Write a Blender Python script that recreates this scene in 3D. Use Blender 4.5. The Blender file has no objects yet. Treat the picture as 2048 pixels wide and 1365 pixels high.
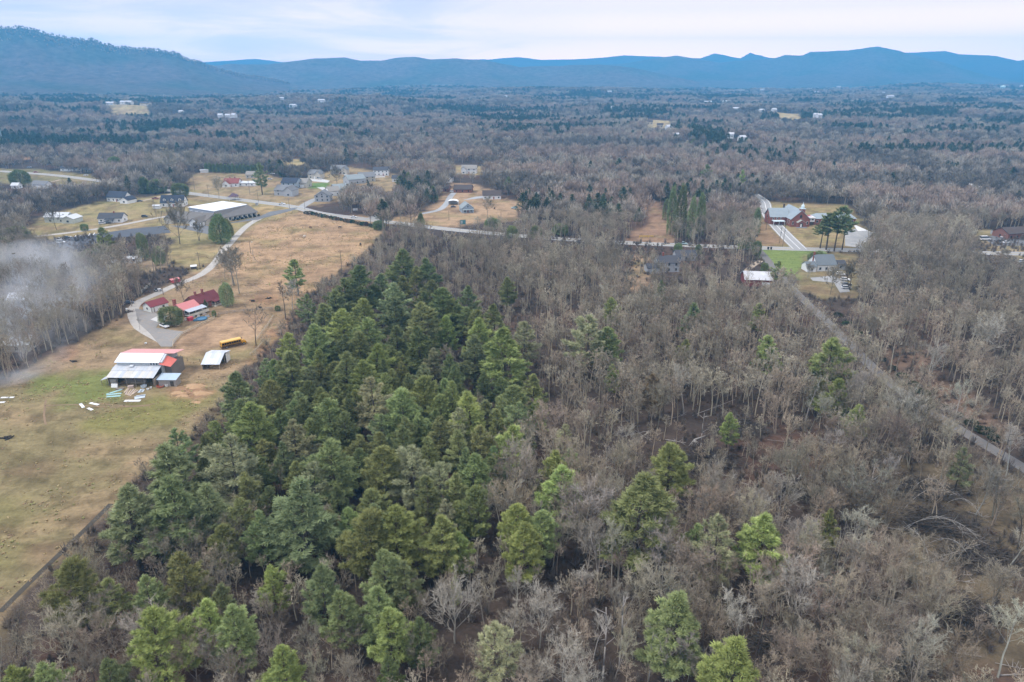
import bpy, bmesh, math, random
import numpy as np
from mathutils import Vector, Matrix

SC = bpy.context.scene
COL = SC.collection
rnd = random.Random(11)
RNG = np.random.RandomState(7)
R_ = math.radians

# ------------------------------------------------------------------ camera
CAM_H = 100.0
HORIZON = 145.0                      # row of the horizon in the 2048 px wide photograph
FPX = 24.0 / 36.0 * 2048.0
PITCH = math.atan((682.5 - HORIZON) / FPX)
cam_d = bpy.data.cameras.new('camera')
cam_d.lens = 24.0
cam_d.sensor_width = 36.0
cam_d.clip_start = 1.0
cam_d.clip_end = 40000.0
cam = bpy.data.objects.new('camera', cam_d)
COL.objects.link(cam)
cam.location = (0, 0, CAM_H)
cam.rotation_euler = (math.pi / 2 - PITCH, 0, 0)
SC.camera = cam

# ------------------------------------------------------------------ light
SUN_AZ, SUN_EL = -105.0, 54.0          # degrees clockwise from +Y, above the horizon
W = bpy.data.worlds.new('World')
SC.world = W
W.use_nodes = True
nt = W.node_tree
nt.nodes.clear()
def N(tree, kind, **kw):
    n = tree.nodes.new(kind)
    for k, v in kw.items():
        if k.startswith('_'):
            setattr(n, k[1:], v)
        else:
            n.inputs[k.replace('__', ' ')].default_value = v
    return n
def L(tree, a, b): tree.links.new(a, b)
def MATH(tree, op, a, b=None, c=None, clamp=False):
    n = tree.nodes.new('ShaderNodeMath'); n.operation = op; n.use_clamp = clamp
    for i, v in enumerate((a, b, c)):
        if v is None: continue
        if isinstance(v, (int, float)): n.inputs[i].default_value = v
        else: tree.links.new(v, n.inputs[i])
    return n.outputs[0]
def MIXC(tree, fac, a, b, mode='MIX'):
    n = tree.nodes.new('ShaderNodeMix'); n.data_type = 'RGBA'; n.blend_type = mode
    for s, v in ((n.inputs[0], fac), (n.inputs[6], a), (n.inputs[7], b)):
        if isinstance(v, (int, float)): s.default_value = v
        elif isinstance(v, tuple): s.default_value = (*v[:3], 1)
        else: tree.links.new(v, s)
    return n.outputs[2]
def RAMP(tree, fac, stops):
    n = tree.nodes.new('ShaderNodeValToRGB')
    e = n.color_ramp.elements
    while len(e) < len(stops): e.new(0.5)
    for el, (p, c) in zip(e, stops):
        el.position = p
        el.color = (c, c, c, 1) if isinstance(c, (int, float)) else (*c, 1)
    tree.links.new(fac, n.inputs[0])
    return n.outputs[0]

sky = N(nt, 'ShaderNodeTexSky', _sky_type='NISHITA', _sun_disc=False, _sun_elevation=R_(SUN_EL), _sun_rotation=R_(SUN_AZ))
tc = N(nt, 'ShaderNodeTexCoord')
sep = N(nt, 'ShaderNodeSeparateXYZ'); L(nt, tc.outputs['Generated'], sep.inputs[0])
den = MATH(nt, 'ADD', MATH(nt, 'MAXIMUM', sep.outputs[2], 0.0), 0.10)
cx = MATH(nt, 'DIVIDE', sep.outputs[0], den); cy = MATH(nt, 'DIVIDE', sep.outputs[1], den)
comb = N(nt, 'ShaderNodeCombineXYZ'); L(nt, cx, comb.inputs[0]); L(nt, cy, comb.inputs[1])
n1 = N(nt, 'ShaderNodeTexNoise', Scale=0.55, Detail=7.0, Roughness=0.58, Distortion=0.6); L(nt, comb.outputs[0], n1.inputs['Vector'])
cl = RAMP(nt, n1.outputs[0], [(0.36, 0.0), (0.62, 1.0)])
# thin broken cloud on the left, solid bright overcast towards the sun on the right
side = RAMP(nt, MATH(nt, 'MULTIPLY_ADD', sep.outputs[0], 0.9, 0.55), [(0.0, 0.15), (0.45, 0.52), (0.66, 1.0)])
cover = MATH(nt, 'ADD', MATH(nt, 'MULTIPLY', cl, 0.55), side, clamp=True)
cloud_col = RAMP(nt, cl, [(0.0, (5.2, 6.2, 9.0)), (1.0, (8.2, 8.3, 9.6))])
bright = MIXC(nt, side, cloud_col, (9.6, 9.2, 9.6))
skycol = MIXC(nt, MATH(nt, 'MULTIPLY', sky.outputs[0], 1.0), sky.outputs[0], sky.outputs[0])
thin = MIXC(nt, 0.72, sky.outputs[0], (5.4, 6.4, 9.4))
full = MIXC(nt, cover, thin, bright)
# towards the horizon the cloud deck is seen edge-on and brightens to a warm white (the haze in front of it takes the red out again)
hz = RAMP(nt, sep.outputs[2], [(0.0, (2.65, 1.75, 1.20)), (0.035, (2.25, 1.56, 1.12)), (0.075, (1.18, 0.95, 0.82)), (0.12, (0.76, 0.69, 0.66)), (0.22, (0.9, 0.9, 0.9)), (0.30, (1.0, 1.0, 1.0))])
full = MIXC(nt, 1.0, full, hz, 'MULTIPLY')
bg = N(nt, 'ShaderNodeBackground', Strength=0.15); L(nt, full, bg.inputs[0])
wo = N(nt, 'ShaderNodeOutputWorld'); L(nt, bg.outputs[0], wo.inputs[0])

sun_d = bpy.data.lights.new('sun', 'SUN')
sun_d.energy = 2.5
sun_d.angle = R_(14)
sun_d.color = (1.0, 0.95, 0.88)
sun = bpy.data.objects.new('sun', sun_d)
COL.objects.link(sun)
_sd = Vector((math.sin(R_(SUN_AZ)) * math.cos(R_(SUN_EL)), math.cos(R_(SUN_AZ)) * math.cos(R_(SUN_EL)), math.sin(R_(SUN_EL))))
sun.rotation_euler = _sd.to_track_quat('Z', 'Y').to_euler()
sun.location = (0, 0, 300)

SC.view_settings.view_transform = 'Standard'
SC.view_settings.look = 'None'
SC.view_settings.gamma = 1.0
SC.view_settings.use_curve_mapping = False
SC.view_settings.exposure = 0.12
SC.cycles.max_bounces = 4
SC.cycles.diffuse_bounces = 2
SC.cycles.glossy_bounces = 2
SC.cycles.transmission_bounces = 2
SC.cycles.transparent_max_bounces = 4
SC.cycles.volume_bounces = 1
SC.cycles.use_denoising = True
SC.cycles.denoiser = 'OPENIMAGEDENOISE'
SC.cycles.denoising_input_passes = 'RGB_ALBEDO_NORMAL'
SC.cycles.sample_clamp_indirect = 4.0
SC.cycles.volume_step_rate = 1.0
SC.cycles.volume_max_steps = 64

# ------------------------------------------------------------------ projecting between photograph and place
CP, SP = math.cos(PITCH), math.sin(PITCH)
def ray(px, py):
    x = (px - 1024.0) / FPX; y = (682.5 - py) / FPX
    return np.array((x, CP + y * SP, -SP + y * CP))
def project(P):
    P = np.asarray(P, float)
    x, y, z = P[..., 0], P[..., 1], P[..., 2] - CAM_H
    depth = y * CP - z * SP
    up = y * SP + z * CP
    depth = np.maximum(depth, 1e-3)
    return 1024 + FPX * x / depth, 682.5 - FPX * up / depth, depth
def ppm(P):
    return FPX / float(project(np.array(P))[2])
_perm = RNG.randint(0, 2 ** 31 - 1, 4096).astype(np.int64)
def _h(i, j, s):
    return ((_perm[(i * 73 + j * 1619 + s * 977) & 4095] ^ (i * 374761393 + j * 668265263 + s * 1274126177)) & 0xffff) / 65535.0
def vnoise(x, y, s=0):
    x = np.asarray(x, float); y = np.asarray(y, float)
    xi = np.floor(x).astype(np.int64); yi = np.floor(y).astype(np.int64)
    fx = x - xi; fy = y - yi
    fx = fx * fx * (3 - 2 * fx); fy = fy * fy * (3 - 2 * fy)
    a = _h(xi, yi, s); b = _h(xi + 1, yi, s); c = _h(xi, yi + 1, s); d = _h(xi + 1, yi + 1, s)
    return (a * (1 - fx) + b * fx) * (1 - fy) + (c * (1 - fx) + d * fx) * fy
def fbm(x, y, s=0, o=4):
    t = 0; a = 0.5; n = 0
    for k in range(o):
        t = t + a * vnoise(x * 2 ** k, y * 2 ** k, s + k); n += a; a *= 0.5
    return t / n
def sstep(a, b, x):
    t = np.clip((x - a) / (b - a), 0, 1)
    return t * t * (3 - 2 * t)

KNOLLS = []                         # small rises that carry far houses: (x, y, height, radius)
def zf(x, y):
    x = np.asarray(x, float); y = np.asarray(y, float)
    r = np.hypot(x, y)
    amp = 26 * sstep(850, 2400, r) + 8 * sstep(2500, 5500, r)
    z = amp * np.clip(fbm(x / 520.0, y / 520.0, 31, 3) * 2.2 - 0.55, 0, 2)
    for kx, ky, kh, kr in KNOLLS:
        z = z + kh * np.exp(-((x - kx) ** 2 + (y - ky) ** 2) / kr ** 2)
    return z
def G(px, py, z=None):
    d = ray(px, py)
    if z is not None:
        t = (z - CAM_H) / d[2]
        return np.array((t * d[0], t * d[1], z))
    zz = 0.0
    for _ in range(12):
        t = (zz - CAM_H) / d[2]
        zz = 0.5 * zz + 0.5 * float(zf(t * d[0], t * d[1]))
    t = (zz - CAM_H) / d[2]
    return np.array((t * d[0], t * d[1], float(zf(t * d[0], t * d[1]))))
def inpoly(px, py, poly):
    inside = np.zeros(np.shape(px), bool)
    n = len(poly)
    for i in range(n):
        x0, y0 = poly[i]; x1, y1 = poly[(i + 1) % n]
        c = ((y0 > py) != (y1 > py)) & (px < (x1 - x0) * (py - y0) / (y1 - y0 + 1e-9) + x0)
        inside ^= c
    return inside
def polydist(x, y, poly, closed=True):
    d = np.full(np.shape(x), 1e9)
    n = len(poly)
    for i in range(n if closed else n - 1):
        x0, y0 = poly[i][:2]; x1, y1 = poly[(i + 1) % n][:2]
        dx, dy = x1 - x0, y1 - y0
        t = np.clip(((x - x0) * dx + (y - y0) * dy) / (dx * dx + dy * dy + 1e-9), 0, 1)
        d = np.minimum(d, np.hypot(x - x0 - t * dx, y - y0 - t * dy))
    return d
def gpoly(pts): return [tuple(G(a, b, 0)[:2]) for a, b in pts]

# ------------------------------------------------------------------ object helpers
def put(name, mesh, parent=None, loc=None, rot=None):
    o = bpy.data.objects.new(name, mesh)
    COL.objects.link(o)
    if parent is not None: o.parent = parent
    if loc is not None: o.location = [float(v) for v in loc]
    if rot is not None: o.rotation_euler = rot
    return o
def tag(o, label=None, cat=None, group=None, kind=None):
    if label: o['label'] = label
    if cat: o['category'] = cat
    if group: o['group'] = group
    if kind: o['kind'] = kind
    return o
def root(name, loc, yaw=0.0, label=None, cat=None, group=None):
    o = bpy.data.objects.new(name, None)
    o.empty_display_size = 0.5
    COL.objects.link(o)
    o.location = [float(v) for v in loc]
    o.rotation_euler = (0, 0, yaw)
    return tag(o, label, cat, group)
def mesh_from(verts, faces, mat=None, smooth=False):
    me = bpy.data.meshes.new('m')
    me.from_pydata([tuple(map(float, v)) for v in verts], [], [tuple(int(i) for i in f) for f in faces])
    if mat: me.materials.append(mat)
    if smooth: me.polygons.foreach_set('use_smooth', [True] * len(me.polygons))
    me.update()
    return me
def mesh_np(V, F, mat=None, smooth=False, attrs=None, colors=None):
    """V (n,3), F (m,k) with k = 3 or 4"""
    V = np.asarray(V, np.float32); F = np.asarray(F, np.int32)
    me = bpy.data.meshes.new('m')
    m, k = F.shape
    me.vertices.add(len(V)); me.vertices.foreach_set('co', V.ravel())
    me.loops.add(m * k); me.loops.foreach_set('vertex_index', F.ravel())
    me.polygons.add(m)
    me.polygons.foreach_set('loop_start', np.arange(0, m * k, k, dtype=np.int32))
    me.polygons.foreach_set('loop_total', np.full(m, k, np.int32))
    if smooth: me.polygons.foreach_set('use_smooth', np.ones(m, bool))
    if mat: me.materials.append(mat)
    me.update(calc_edges=True)
    for nm, a in (attrs or {}).items():
        at = me.attributes.new(nm, 'FLOAT', 'POINT'); at.data.foreach_set('value', np.asarray(a, np.float32).ravel())
    for nm, a in (colors or {}).items():
        at = me.attributes.new(nm, 'FLOAT_COLOR', 'POINT'); at.data.foreach_set('color', np.asarray(a, np.float32).ravel())
    return me

class MB:
    """collects simple solids into one mesh"""
    def __init__(s): s.v = []; s.f = []
    def add(s, v, f):
        b = len(s.v); s.v += [tuple(p) for p in v]; s.f += [tuple(i + b for i in q) for q in f]
        return s
    def box(s, x0, x1, y0, y1, z0, z1):
        return s.add([(x0, y0, z0), (x1, y0, z0), (x1, y1, z0), (x0, y1, z0), (x0, y0, z1), (x1, y0, z1), (x1, y1, z1), (x0, y1, z1)],
                     [(0, 3, 2, 1), (4, 5, 6, 7), (0, 1, 5, 4), (1, 2, 6, 5), (2, 3, 7, 6), (3, 0, 4, 7)])
    def hexa(s, low, high):
        return s.add(list(low) + list(high), [(0, 3, 2, 1), (4, 5, 6, 7), (0, 1, 5, 4), (1, 2, 6, 5), (2, 3, 7, 6), (3, 0, 4, 7)])
    def slab(s, quad, t):
        """a sheet with thickness t below the given quad"""
        q = [Vector(p) for p in quad]
        n = (q[1] - q[0]).cross(q[3] - q[0]).normalized()
        if n.z < 0: n = -n
        return s.hexa([tuple(p - n * t) for p in q], [tuple(p) for p in q])
    def prism(s, prof, a, b, axis='y'):
        """profile of (u, z) points extruded from a to b along axis"""
        n = len(prof)
        mk = (lambda u, z, t: (u, t, z)) if axis == 'y' else (lambda u, z, t: (t, u, z))
        v = [mk(u, z, a) for u, z in prof] + [mk(u, z, b) for u, z in prof]
        f = [tuple(range(n)), tuple(range(2 * n - 1, n - 1, -1))] + [(i, i + n, (i + 1) % n + n, (i + 1) % n) for i in range(n)]
        return s.add(v, f)
    def tube(s, p0, p1, r0, r1=None, n=6, cap=True):
        r1 = r0 if r1 is None else r1
        a = Vector(p0); b = Vector(p1); d = (b - a)
        if d.length < 1e-6: return s
        d.normalize()
        u = d.orthogonal().normalized(); w = d.cross(u)
        v = []
        for c, r in ((a, r0), (b, r1)):
            for i in range(n):
                t = 2 * math.pi * i / n
                v.append(tuple(c + (u * math.cos(t) + w * math.sin(t)) * r))
        f = [(i, (i + 1) % n, (i + 1) % n + n, i + n) for i in range(n)]
        if cap: f += [tuple(range(n - 1, -1, -1)), tuple(range(n, 2 * n))]
        return s.add(v, f)
    def lathe(s, prof, n=12, c=(0, 0, 0)):
        v = []; k = len(prof)
        for i in range(n):
            t = 2 * math.pi * i / n
            for r, z in prof: v.append((c[0] + r * math.cos(t), c[1] + r * math.sin(t), c[2] + z))
        f = []
        for i in range(n):
            j = (i + 1) % n
            for q in range(k - 1): f.append((i * k + q, j * k + q, j * k + q + 1, i * k + q + 1))
        return s.add(v, f)
    def mesh(s, mat, smooth=False):
        me = mesh_from(s.v, s.f, mat, smooth)
        bm = bmesh.new(); bm.from_mesh(me); bmesh.ops.recalc_face_normals(bm, faces=bm.faces); bm.to_mesh(me); bm.free()
        return me
    def build(s, name, mat, parent=None, smooth=False, loc=None, rot=None):
        return put(name, s.mesh(mat, smooth), parent, loc, rot)

# ------------------------------------------------------------------ materials
_mats = {}
def mat(name, col, rough=0.7, var=0.18, scale=3.0, metal=0.0, bump=0.0, spec=0.3, stretch=None, stain=None, wave=None):
    """procedural paint / wood / metal: base colour broken up by two noises, optional streaks of stain colour"""
    if name in _mats: return _mats[name]
    m = bpy.data.materials.new(name); m.use_nodes = True
    t = m.node_tree; b = t.nodes['Principled BSDF']
    b.inputs['Roughness'].default_value = rough; b.inputs['Metallic'].default_value = metal
    b.inputs['Specular IOR Level'].default_value = spec
    c = N(t, 'ShaderNodeTexCoord')
    mp = N(t, 'ShaderNodeMapping'); L(t, c.outputs['Object'], mp.inputs[0])
    if stretch: mp.inputs['Scale'].default_value = stretch
    n = N(t, 'ShaderNodeTexNoise', Scale=scale, Detail=6.0, Roughness=0.65); L(t, mp.outputs[0], n.inputs['Vector'])
    n2 = N(t, 'ShaderNodeTexNoise', Scale=scale * 0.17, Detail=3.0); L(t, mp.outputs[0], n2.inputs['Vector'])
    f = MATH(t, 'ADD', MATH(t, 'MULTIPLY', n.outputs[0], 0.6), MATH(t, 'MULTIPLY', n2.outputs[0], 0.4))
    v = MATH(t, 'MULTIPLY_ADD', MATH(t, 'SUBTRACT', f, 0.5), 4 * var, 1.0)
    cc = MIXC(t, 1.0, tuple(col), v, 'MULTIPLY')
    if stain:
        sc, amt, th = stain
        n3 = N(t, 'ShaderNodeTexNoise', Scale=scale * 0.6, Detail=8.0, Roughness=0.7); L(t, mp.outputs[0], n3.inputs['Vector'])
        cc = MIXC(t, MATH(t, 'MULTIPLY', RAMP(t, n3.outputs[0], [(th, 0.0), (th + 0.16, 1.0)]), amt), cc, tuple(sc))
    if wave:
        w = N(t, 'ShaderNodeTexWave', _bands_direction=wave[0], Scale=wave[1]); L(t, c.outputs['Object'], w.inputs['Vector'])
        bp = N(t, 'ShaderNodeBump', Strength=wave[2], Distance=0.03); L(t, w.outputs[1], bp.inputs['Height']); L(t, bp.outputs[0], b.inputs['Normal'])
    elif bump:
        bp = N(t, 'ShaderNodeBump', Strength=bump, Distance=0.05); L(t, n.outputs[0], bp.inputs['Height']); L(t, bp.outputs[0], b.inputs['Normal'])
    L(t, cc, b.inputs['Base Color'])
    _mats[name] = m
    return m

# ------------------------------------------------------------------ where things lie on the ground (outlines read off the photograph)
PASTURE = [(-260, 860), (0, 778), (100, 712), (200, 660), (262, 628), (268, 600), (300, 586), (350, 562), (400, 540), (430, 520), (462, 485), (500, 448),
           (560, 430), (600, 421), (640, 432), (770, 456), (735, 505), (700, 530), (640, 570), (600, 608), (565, 650), (515, 712), (480, 750), (440, 800),
           (400, 850), (300, 930), (222, 1030), (110, 1130), (0, 1250), (-260, 1500)]
LOWER_FIELD = [(-300, 830), (120, 760), (215, 740), (300, 770), (440, 770), (440, 800), (400, 850), (300, 930), (222, 1030), (110, 1130), (0, 1250), (-260, 1500)]
GREEN_PATCH = [(60, 760), (215, 745), (230, 800), (150, 815), (100, 800)]
GREEN_STRIP = [(150, 850), (300, 800), (400, 775), (430, 790), (350, 850), (250, 870)]
CORRAL = [(352, 690), (375, 665), (430, 640), (470, 628), (540, 625), (528, 650), (505, 690), (480, 705), (440, 710), (380, 715)]
UPPER_PASTURE = [(470, 480), (510, 448), (600, 424), (765, 458), (700, 528), (640, 565), (600, 600), (540, 610), (480, 560), (440, 520)]
RED_DIRT = [[(510, 590), (545, 588), (555, 600), (530, 606), (500, 602)], [(340, 775), (400, 768), (425, 785), (395, 805), (350, 800)],
            [(100, 700), (150, 690), (165, 712), (130, 722)], [(560, 655), (600, 610), (590, 640), (520, 715), (500, 725)], [(505, 700), (545, 655), (560, 660), (512, 730)]]
CLEARINGS = {
    'pasture': PASTURE,
    'gym': [(40, 470), (75, 440), (140, 418), (210, 402), (320, 392), (395, 372), (500, 402), (595, 412), (590, 430), (520, 442), (490, 462), (462, 492), (425, 522), (395, 540), (330, 520), (345, 480), (300, 460), (200, 468), (110, 482)],
    'lot_left': [(250, 520), (330, 515), (345, 530), (300, 545), (255, 545)],
    'roadside_left': [(-40, 338), (60, 338), (200, 352), (215, 368), (60, 372), (-40, 362)],
    'mid_field': [(380, 352), (410, 344), (530, 348), (590, 366), (640, 352), (690, 333), (760, 344), (806, 352), (806, 374), (775, 384), (745, 372), (690, 374), (676, 402), (640, 411), (580, 412), (520, 402), (380, 385)],
    'far_lawn': [(550, 320), (600, 318), (620, 328), (570, 335)],
    'mid_lawn': [(640, 436), (700, 430), (770, 440), (835, 426), (870, 410), (884, 390), (905, 366), (962, 372), (1004, 396), (1046, 408), (1044, 440), (960, 446), (900, 456), (830, 448), (760, 452)],
    'white_house': [(905, 330), (970, 334), (970, 350), (910, 350)],
    'slope': [(1288, 408), (1312, 400), (1346, 440), (1352, 486), (1256, 486), (1266, 462), (1302, 446)],
    'church': [(1508, 404), (1700, 410), (1728, 452), (1745, 470), (1735, 488), (1700, 505), (1500, 505), (1520, 460)],
    'lot': [(95, 474), (200, 456), (335, 438), (340, 464), (250, 472), (150, 494), (92, 496)],
    'lawn_right': [(1508, 496), (1645, 498), (1650, 530), (1608, 565), (1560, 545), (1518, 518)],
    'parking_right': [(1950, 462), (2070, 458), (2070, 520), (1980, 505), (1946, 486)],
    'yard_right': [(1610, 510), (1712, 505), (1716, 596), (1640, 600), (1590, 580)],
    'red_shed': [(1480, 536), (1548, 530), (1560, 580), (1476, 580)],
    'house_mid': [(1300, 500), (1400, 500), (1400, 556), (1290, 560)],
    'glimpse': [(1262, 512), (1300, 512), (1300, 585), (1255, 580)],
    'brushland': [(1730, 975), (1900, 900), (2000, 930), (2110, 960), (2110, 1365), (1900, 1365), (1780, 1120)],
    'bare_slope': [(1770, 690), (1830, 700), (1930, 790), (2010, 880), (1900, 820), (1800, 745)],
    'far_field_a': [(1478, 165), (1530, 166), (1590, 173), (1590, 178), (1500, 172)],
    'far_field_b': [(1548, 226), (1606, 228), (1600, 240), (1560, 238)],
    'far_field_c': [(172, 182), (215, 184), (215, 192), (175, 190)],
    'far_field_d': [(215, 215), (300, 216), (300, 230), (225, 230)],
    'far_red': [(290, 155), (330, 156), (330, 162), (285, 162)],
    'far_lots': [(1290, 240), (1345, 242), (1340, 258), (1295, 256)],
}
BRUSH = CLEARINGS['brushland']
TAN, STRAW, OLIVE = (0.40, 0.265, 0.15), (0.37, 0.29, 0.145), (0.20, 0.175, 0.072)
GREEN, RUST, LITTER = (0.15, 0.19, 0.06), (0.31, 0.19, 0.11), (0.075, 0.057, 0.045)
OCHRE, DARK = (0.140, 0.110, 0.070), (0.10, 0.08, 0.06)
GROUND_PAINT = [  # outline, colour, edge softness in m
    (PASTURE, (0.30, 0.215, 0.125), 3), (UPPER_PASTURE, TAN, 6), (LOWER_FIELD, (0.225, 0.182, 0.092), 10), (CORRAL, (0.41, 0.275, 0.165), 2.0),
    (GREEN_PATCH, (0.17, 0.185, 0.06), 5), (GREEN_STRIP, (0.20, 0.18, 0.065), 5),
    (CLEARINGS['gym'], (0.31, 0.25, 0.12), 6), (CLEARINGS['lot_left'], (0.33, 0.25, 0.16), 3), (CLEARINGS['roadside_left'], (0.22, 0.19, 0.09), 6),
    (CLEARINGS['mid_field'], (0.32, 0.24, 0.13), 6), (CLEARINGS['far_lawn'], STRAW, 6), (CLEARINGS['mid_lawn'], (0.38, 0.26, 0.155), 6), (CLEARINGS['white_house'], STRAW, 6),
    (CLEARINGS['slope'], (0.27, 0.17, 0.11), 5), (CLEARINGS['church'], (0.27, 0.22, 0.10), 5), (CLEARINGS['lawn_right'], (0.17, 0.215, 0.065), 4),
    (CLEARINGS['parking_right'], (0.33, 0.27, 0.15), 5), (CLEARINGS['yard_right'], (0.23, 0.19, 0.10), 4), (CLEARINGS['glimpse'], (0.31, 0.22, 0.14), 5),
    (CLEARINGS['brushland'], OCHRE, 9), (CLEARINGS['bare_slope'], (0.18, 0.122, 0.085), 6),
    ([(1528, 440), (1575, 492), (1500, 492), (1505, 460)], (0.30, 0.20, 0.11), 3),
    ([(680, 345), (780, 345), (776, 352), (700, 358)], (0.32, 0.22, 0.13), 4), ([(618, 366), (660, 366), (655, 378), (620, 378)], (0.13, 0.2, 0.06), 3),
    ([(505, 415), (580, 415), (575, 430), (520, 432)], (0.40, 0.29, 0.14), 3),
    ([(0, 300), (60, 305), (75, 318), (0, 322)], RUST, 6)]
for p in RED_DIRT: GROUND_PAINT.append((p, RUST, 3))
for k in ('far_field_a', 'far_field_b', 'far_field_c', 'far_field_d', 'far_lots'): GROUND_PAINT.append((CLEARINGS[k], (0.42, 0.33, 0.17), 12))
GROUND_PAINT.append((CLEARINGS['far_red'], (0.30, 0.15, 0.12), 12))

# ------------------------------------------------------------------ ground: one sheet to the horizon
def build_ground():
    az = np.concatenate([np.arange(-180, -47, 5.0), np.arange(-46.5, 46.51, 0.2), np.arange(48, 180, 5.0)])
    az = np.radians(az)
    r = 24.0 * 1.0125 ** np.arange(0, 466)
    r = np.concatenate([[0.5], r])
    A, Rr = np.meshgrid(az, r, indexing='ij')
    X = Rr * np.sin(A); Y = Rr * np.cos(A)
    Z = zf(X, Y)
    na, nr = A.shape
    V = np.stack([X, Y, Z], -1).reshape(-1, 3)
    idx = np.arange(na * nr).reshape(na, nr)
    i2 = np.roll(idx, -1, axis=0)
    F = np.stack([idx[:, :-1], idx[:, 1:], i2[:, 1:], i2[:, :-1]], -1).reshape(-1, 4)
    x, y = V[:, 0], V[:, 1]
    px, py, dep = project(V)
    c = np.zeros((len(V), 3)); c[:] = LITTER
    n = fbm(x / 23.0, y / 23.0, 3)[:, None]
    c = c * (0.75 + 0.5 * n) + np.array((0.035, 0.012, 0.005)) * sstep(0.5, 0.75, fbm(x / 40.0, y / 40.0, 5))[:, None]
    near = (y > 20) & (np.abs(A.ravel()) < R_(60))
    for poly, colr, soft in GROUND_PAINT:
        gp = [tuple(G(a, b)[:2]) for a, b in poly]
        xs = [p[0] for p in gp]; ys = [p[1] for p in gp]
        q = near & (x > min(xs) - 60) & (x < max(xs) + 60) & (y > min(ys) - 60) & (y < max(ys) + 60)
        ii = np.where(q)[0]
        wob = (fbm(x[ii] / 9.0, y[ii] / 9.0, 17, 3) - 0.5) * soft * 2.4
        d = polydist(x[ii], y[ii], gp)
        sd = np.where(inpoly(x[ii], y[ii], gp), d, -d) + wob
        w = sstep(-soft * 0.7, soft * 0.7, sd)[:, None]
        c[ii] = c[ii] * (1 - w) + np.array(colr) * w
    # tussocks, bleached and green patches in the open grass
    grass = sstep(0.16, 0.24, c[:, 0])
    gp = sstep(0.52, 0.72, fbm(x / 17.0, y / 11.0, 41))
    c = c * (1 - 0.45 * (grass * gp)[:, None]) + np.array((0.17, 0.165, 0.055)) * (0.45 * grass * gp)[:, None]
    bp = sstep(0.50, 0.70, fbm(x / 30.0 + 5, y / 12.0, 47))
    c = c * (1 - 0.4 * (grass * bp)[:, None]) + np.array((0.36, 0.24, 0.145)) * (0.4 * grass * bp)[:, None]
    dk = sstep(0.50, 0.72, fbm(x / 7.0, y / 3.6, 53))
    c *= (1 - 0.38 * grass * dk)[:, None]
    br = sstep(0.52, 0.70, fbm(x / 21.0 + 3, y / 9.0, 59))
    c = c * (1 - 0.45 * (grass * br)[:, None]) + np.array((0.20, 0.13, 0.08)) * (0.45 * grass * br)[:, None]
    far = sstep(700, 1600, Rr.ravel())[:, None]
    m = bpy.data.materials.new('ground'); m.use_nodes = True
    t = m.node_tree; b = t.nodes['Principled BSDF']; b.inputs['Roughness'].default_value = 0.95; b.inputs['Specular IOR Level'].default_value = 0.05
    at = N(t, 'ShaderNodeVertexColor'); at.layer_name = 'soil'
    co = N(t, 'ShaderNodeTexCoord')
    na_ = N(t, 'ShaderNodeTexNoise', Scale=0.9, Detail=5.0, Roughness=0.7); L(t, co.outputs['Object'], na_.inputs['Vector'])
    mp = N(t, 'ShaderNodeMapping'); mp.inputs['Scale'].default_value = (0.16, 0.3, 0.3); L(t, co.outputs['Object'], mp.inputs[0])
    nb = N(t, 'ShaderNodeTexNoise', Scale=1.0, Detail=7.0, Roughness=0.66, Distortion=0.8); L(t, mp.outputs[0], nb.inputs['Vector'])
    v = MATH(t, 'ADD', MATH(t, 'MULTIPLY', na_.outputs[0], 0.7), MATH(t, 'MULTIPLY', nb.outputs[0], 0.9))
    v = MATH(t, 'MULTIPLY_ADD', MATH(t, 'SUBTRACT', v, 0.8), 1.5, 1.0)
    v = MATH(t, 'MAXIMUM', v, 0.35)
    cc = MIXC(t, 1.0, at.outputs[0], v, 'MULTIPLY')
    L(t, cc, b.inputs['Base Color'])
    bp_ = N(t, 'ShaderNodeBump', Strength=0.7, Distance=0.5); L(t, na_.outputs[0], bp_.inputs['Height']); L(t, bp_.outputs[0], b.inputs['Normal'])
    me = mesh_np(V, F, m, smooth=True, colors={'soil': np.concatenate([c, np.ones((len(c), 1))], 1)})
    o = put('ground', me)
    tag(o, 'rolling ground with brown leaf litter and tan winter pasture', kind='structure')

# ------------------------------------------------------------------ mountains
M_LEFT = [(-700, 40), (-300, 44), (0, 58), (45, 56), (70, 61), (100, 71), (140, 77), (165, 81), (185, 81), (215, 91), (240, 96), (280, 99), (320, 103), (355, 109), (375, 121), (400, 126), (430, 137), (480, 151), (540, 160), (580, 168)]
M_MID = [(330, 160), (380, 136), (460, 128), (540, 129), (580, 123), (630, 117), (690, 115), (720, 121), (760, 122), (790, 116), (830, 113), (860, 119), (915, 117), (975, 122), (1040, 134), (1100, 132), (1200, 129), (1265, 135), (1330, 150), (1400, 165)]
M_RIGHT = [(960, 165), (1060, 140), (1130, 134), (1200, 131), (1260, 126), (1300, 118), (1350, 111), (1385, 117), (1440, 125), (1490, 121), (1550, 117), (1570, 110), (1605, 111), (1620, 104), (1695, 101), (1755, 93), (1800, 102), (1840, 113), (1890, 126), (1950, 145), (2000, 158), (2060, 168)]
M_FAR = [(-500, 108), (0, 120), (300, 124), (400, 125), (450, 122), (510, 118), (560, 124), (640, 128), (800, 124), (860, 119), (980, 119), (1035, 114), (1080, 120), (1140, 119), (1200, 116), (1250, 111), (1330, 114), (1400, 117), (1430, 107), (1480, 117), (1500, 106), (1540, 116), (1600, 116), (1700, 112), (1810, 106), (1890, 102), (1920, 109), (1990, 112), (2035, 122), (2060, 119), (2200, 108), (2500, 100)]
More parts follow.
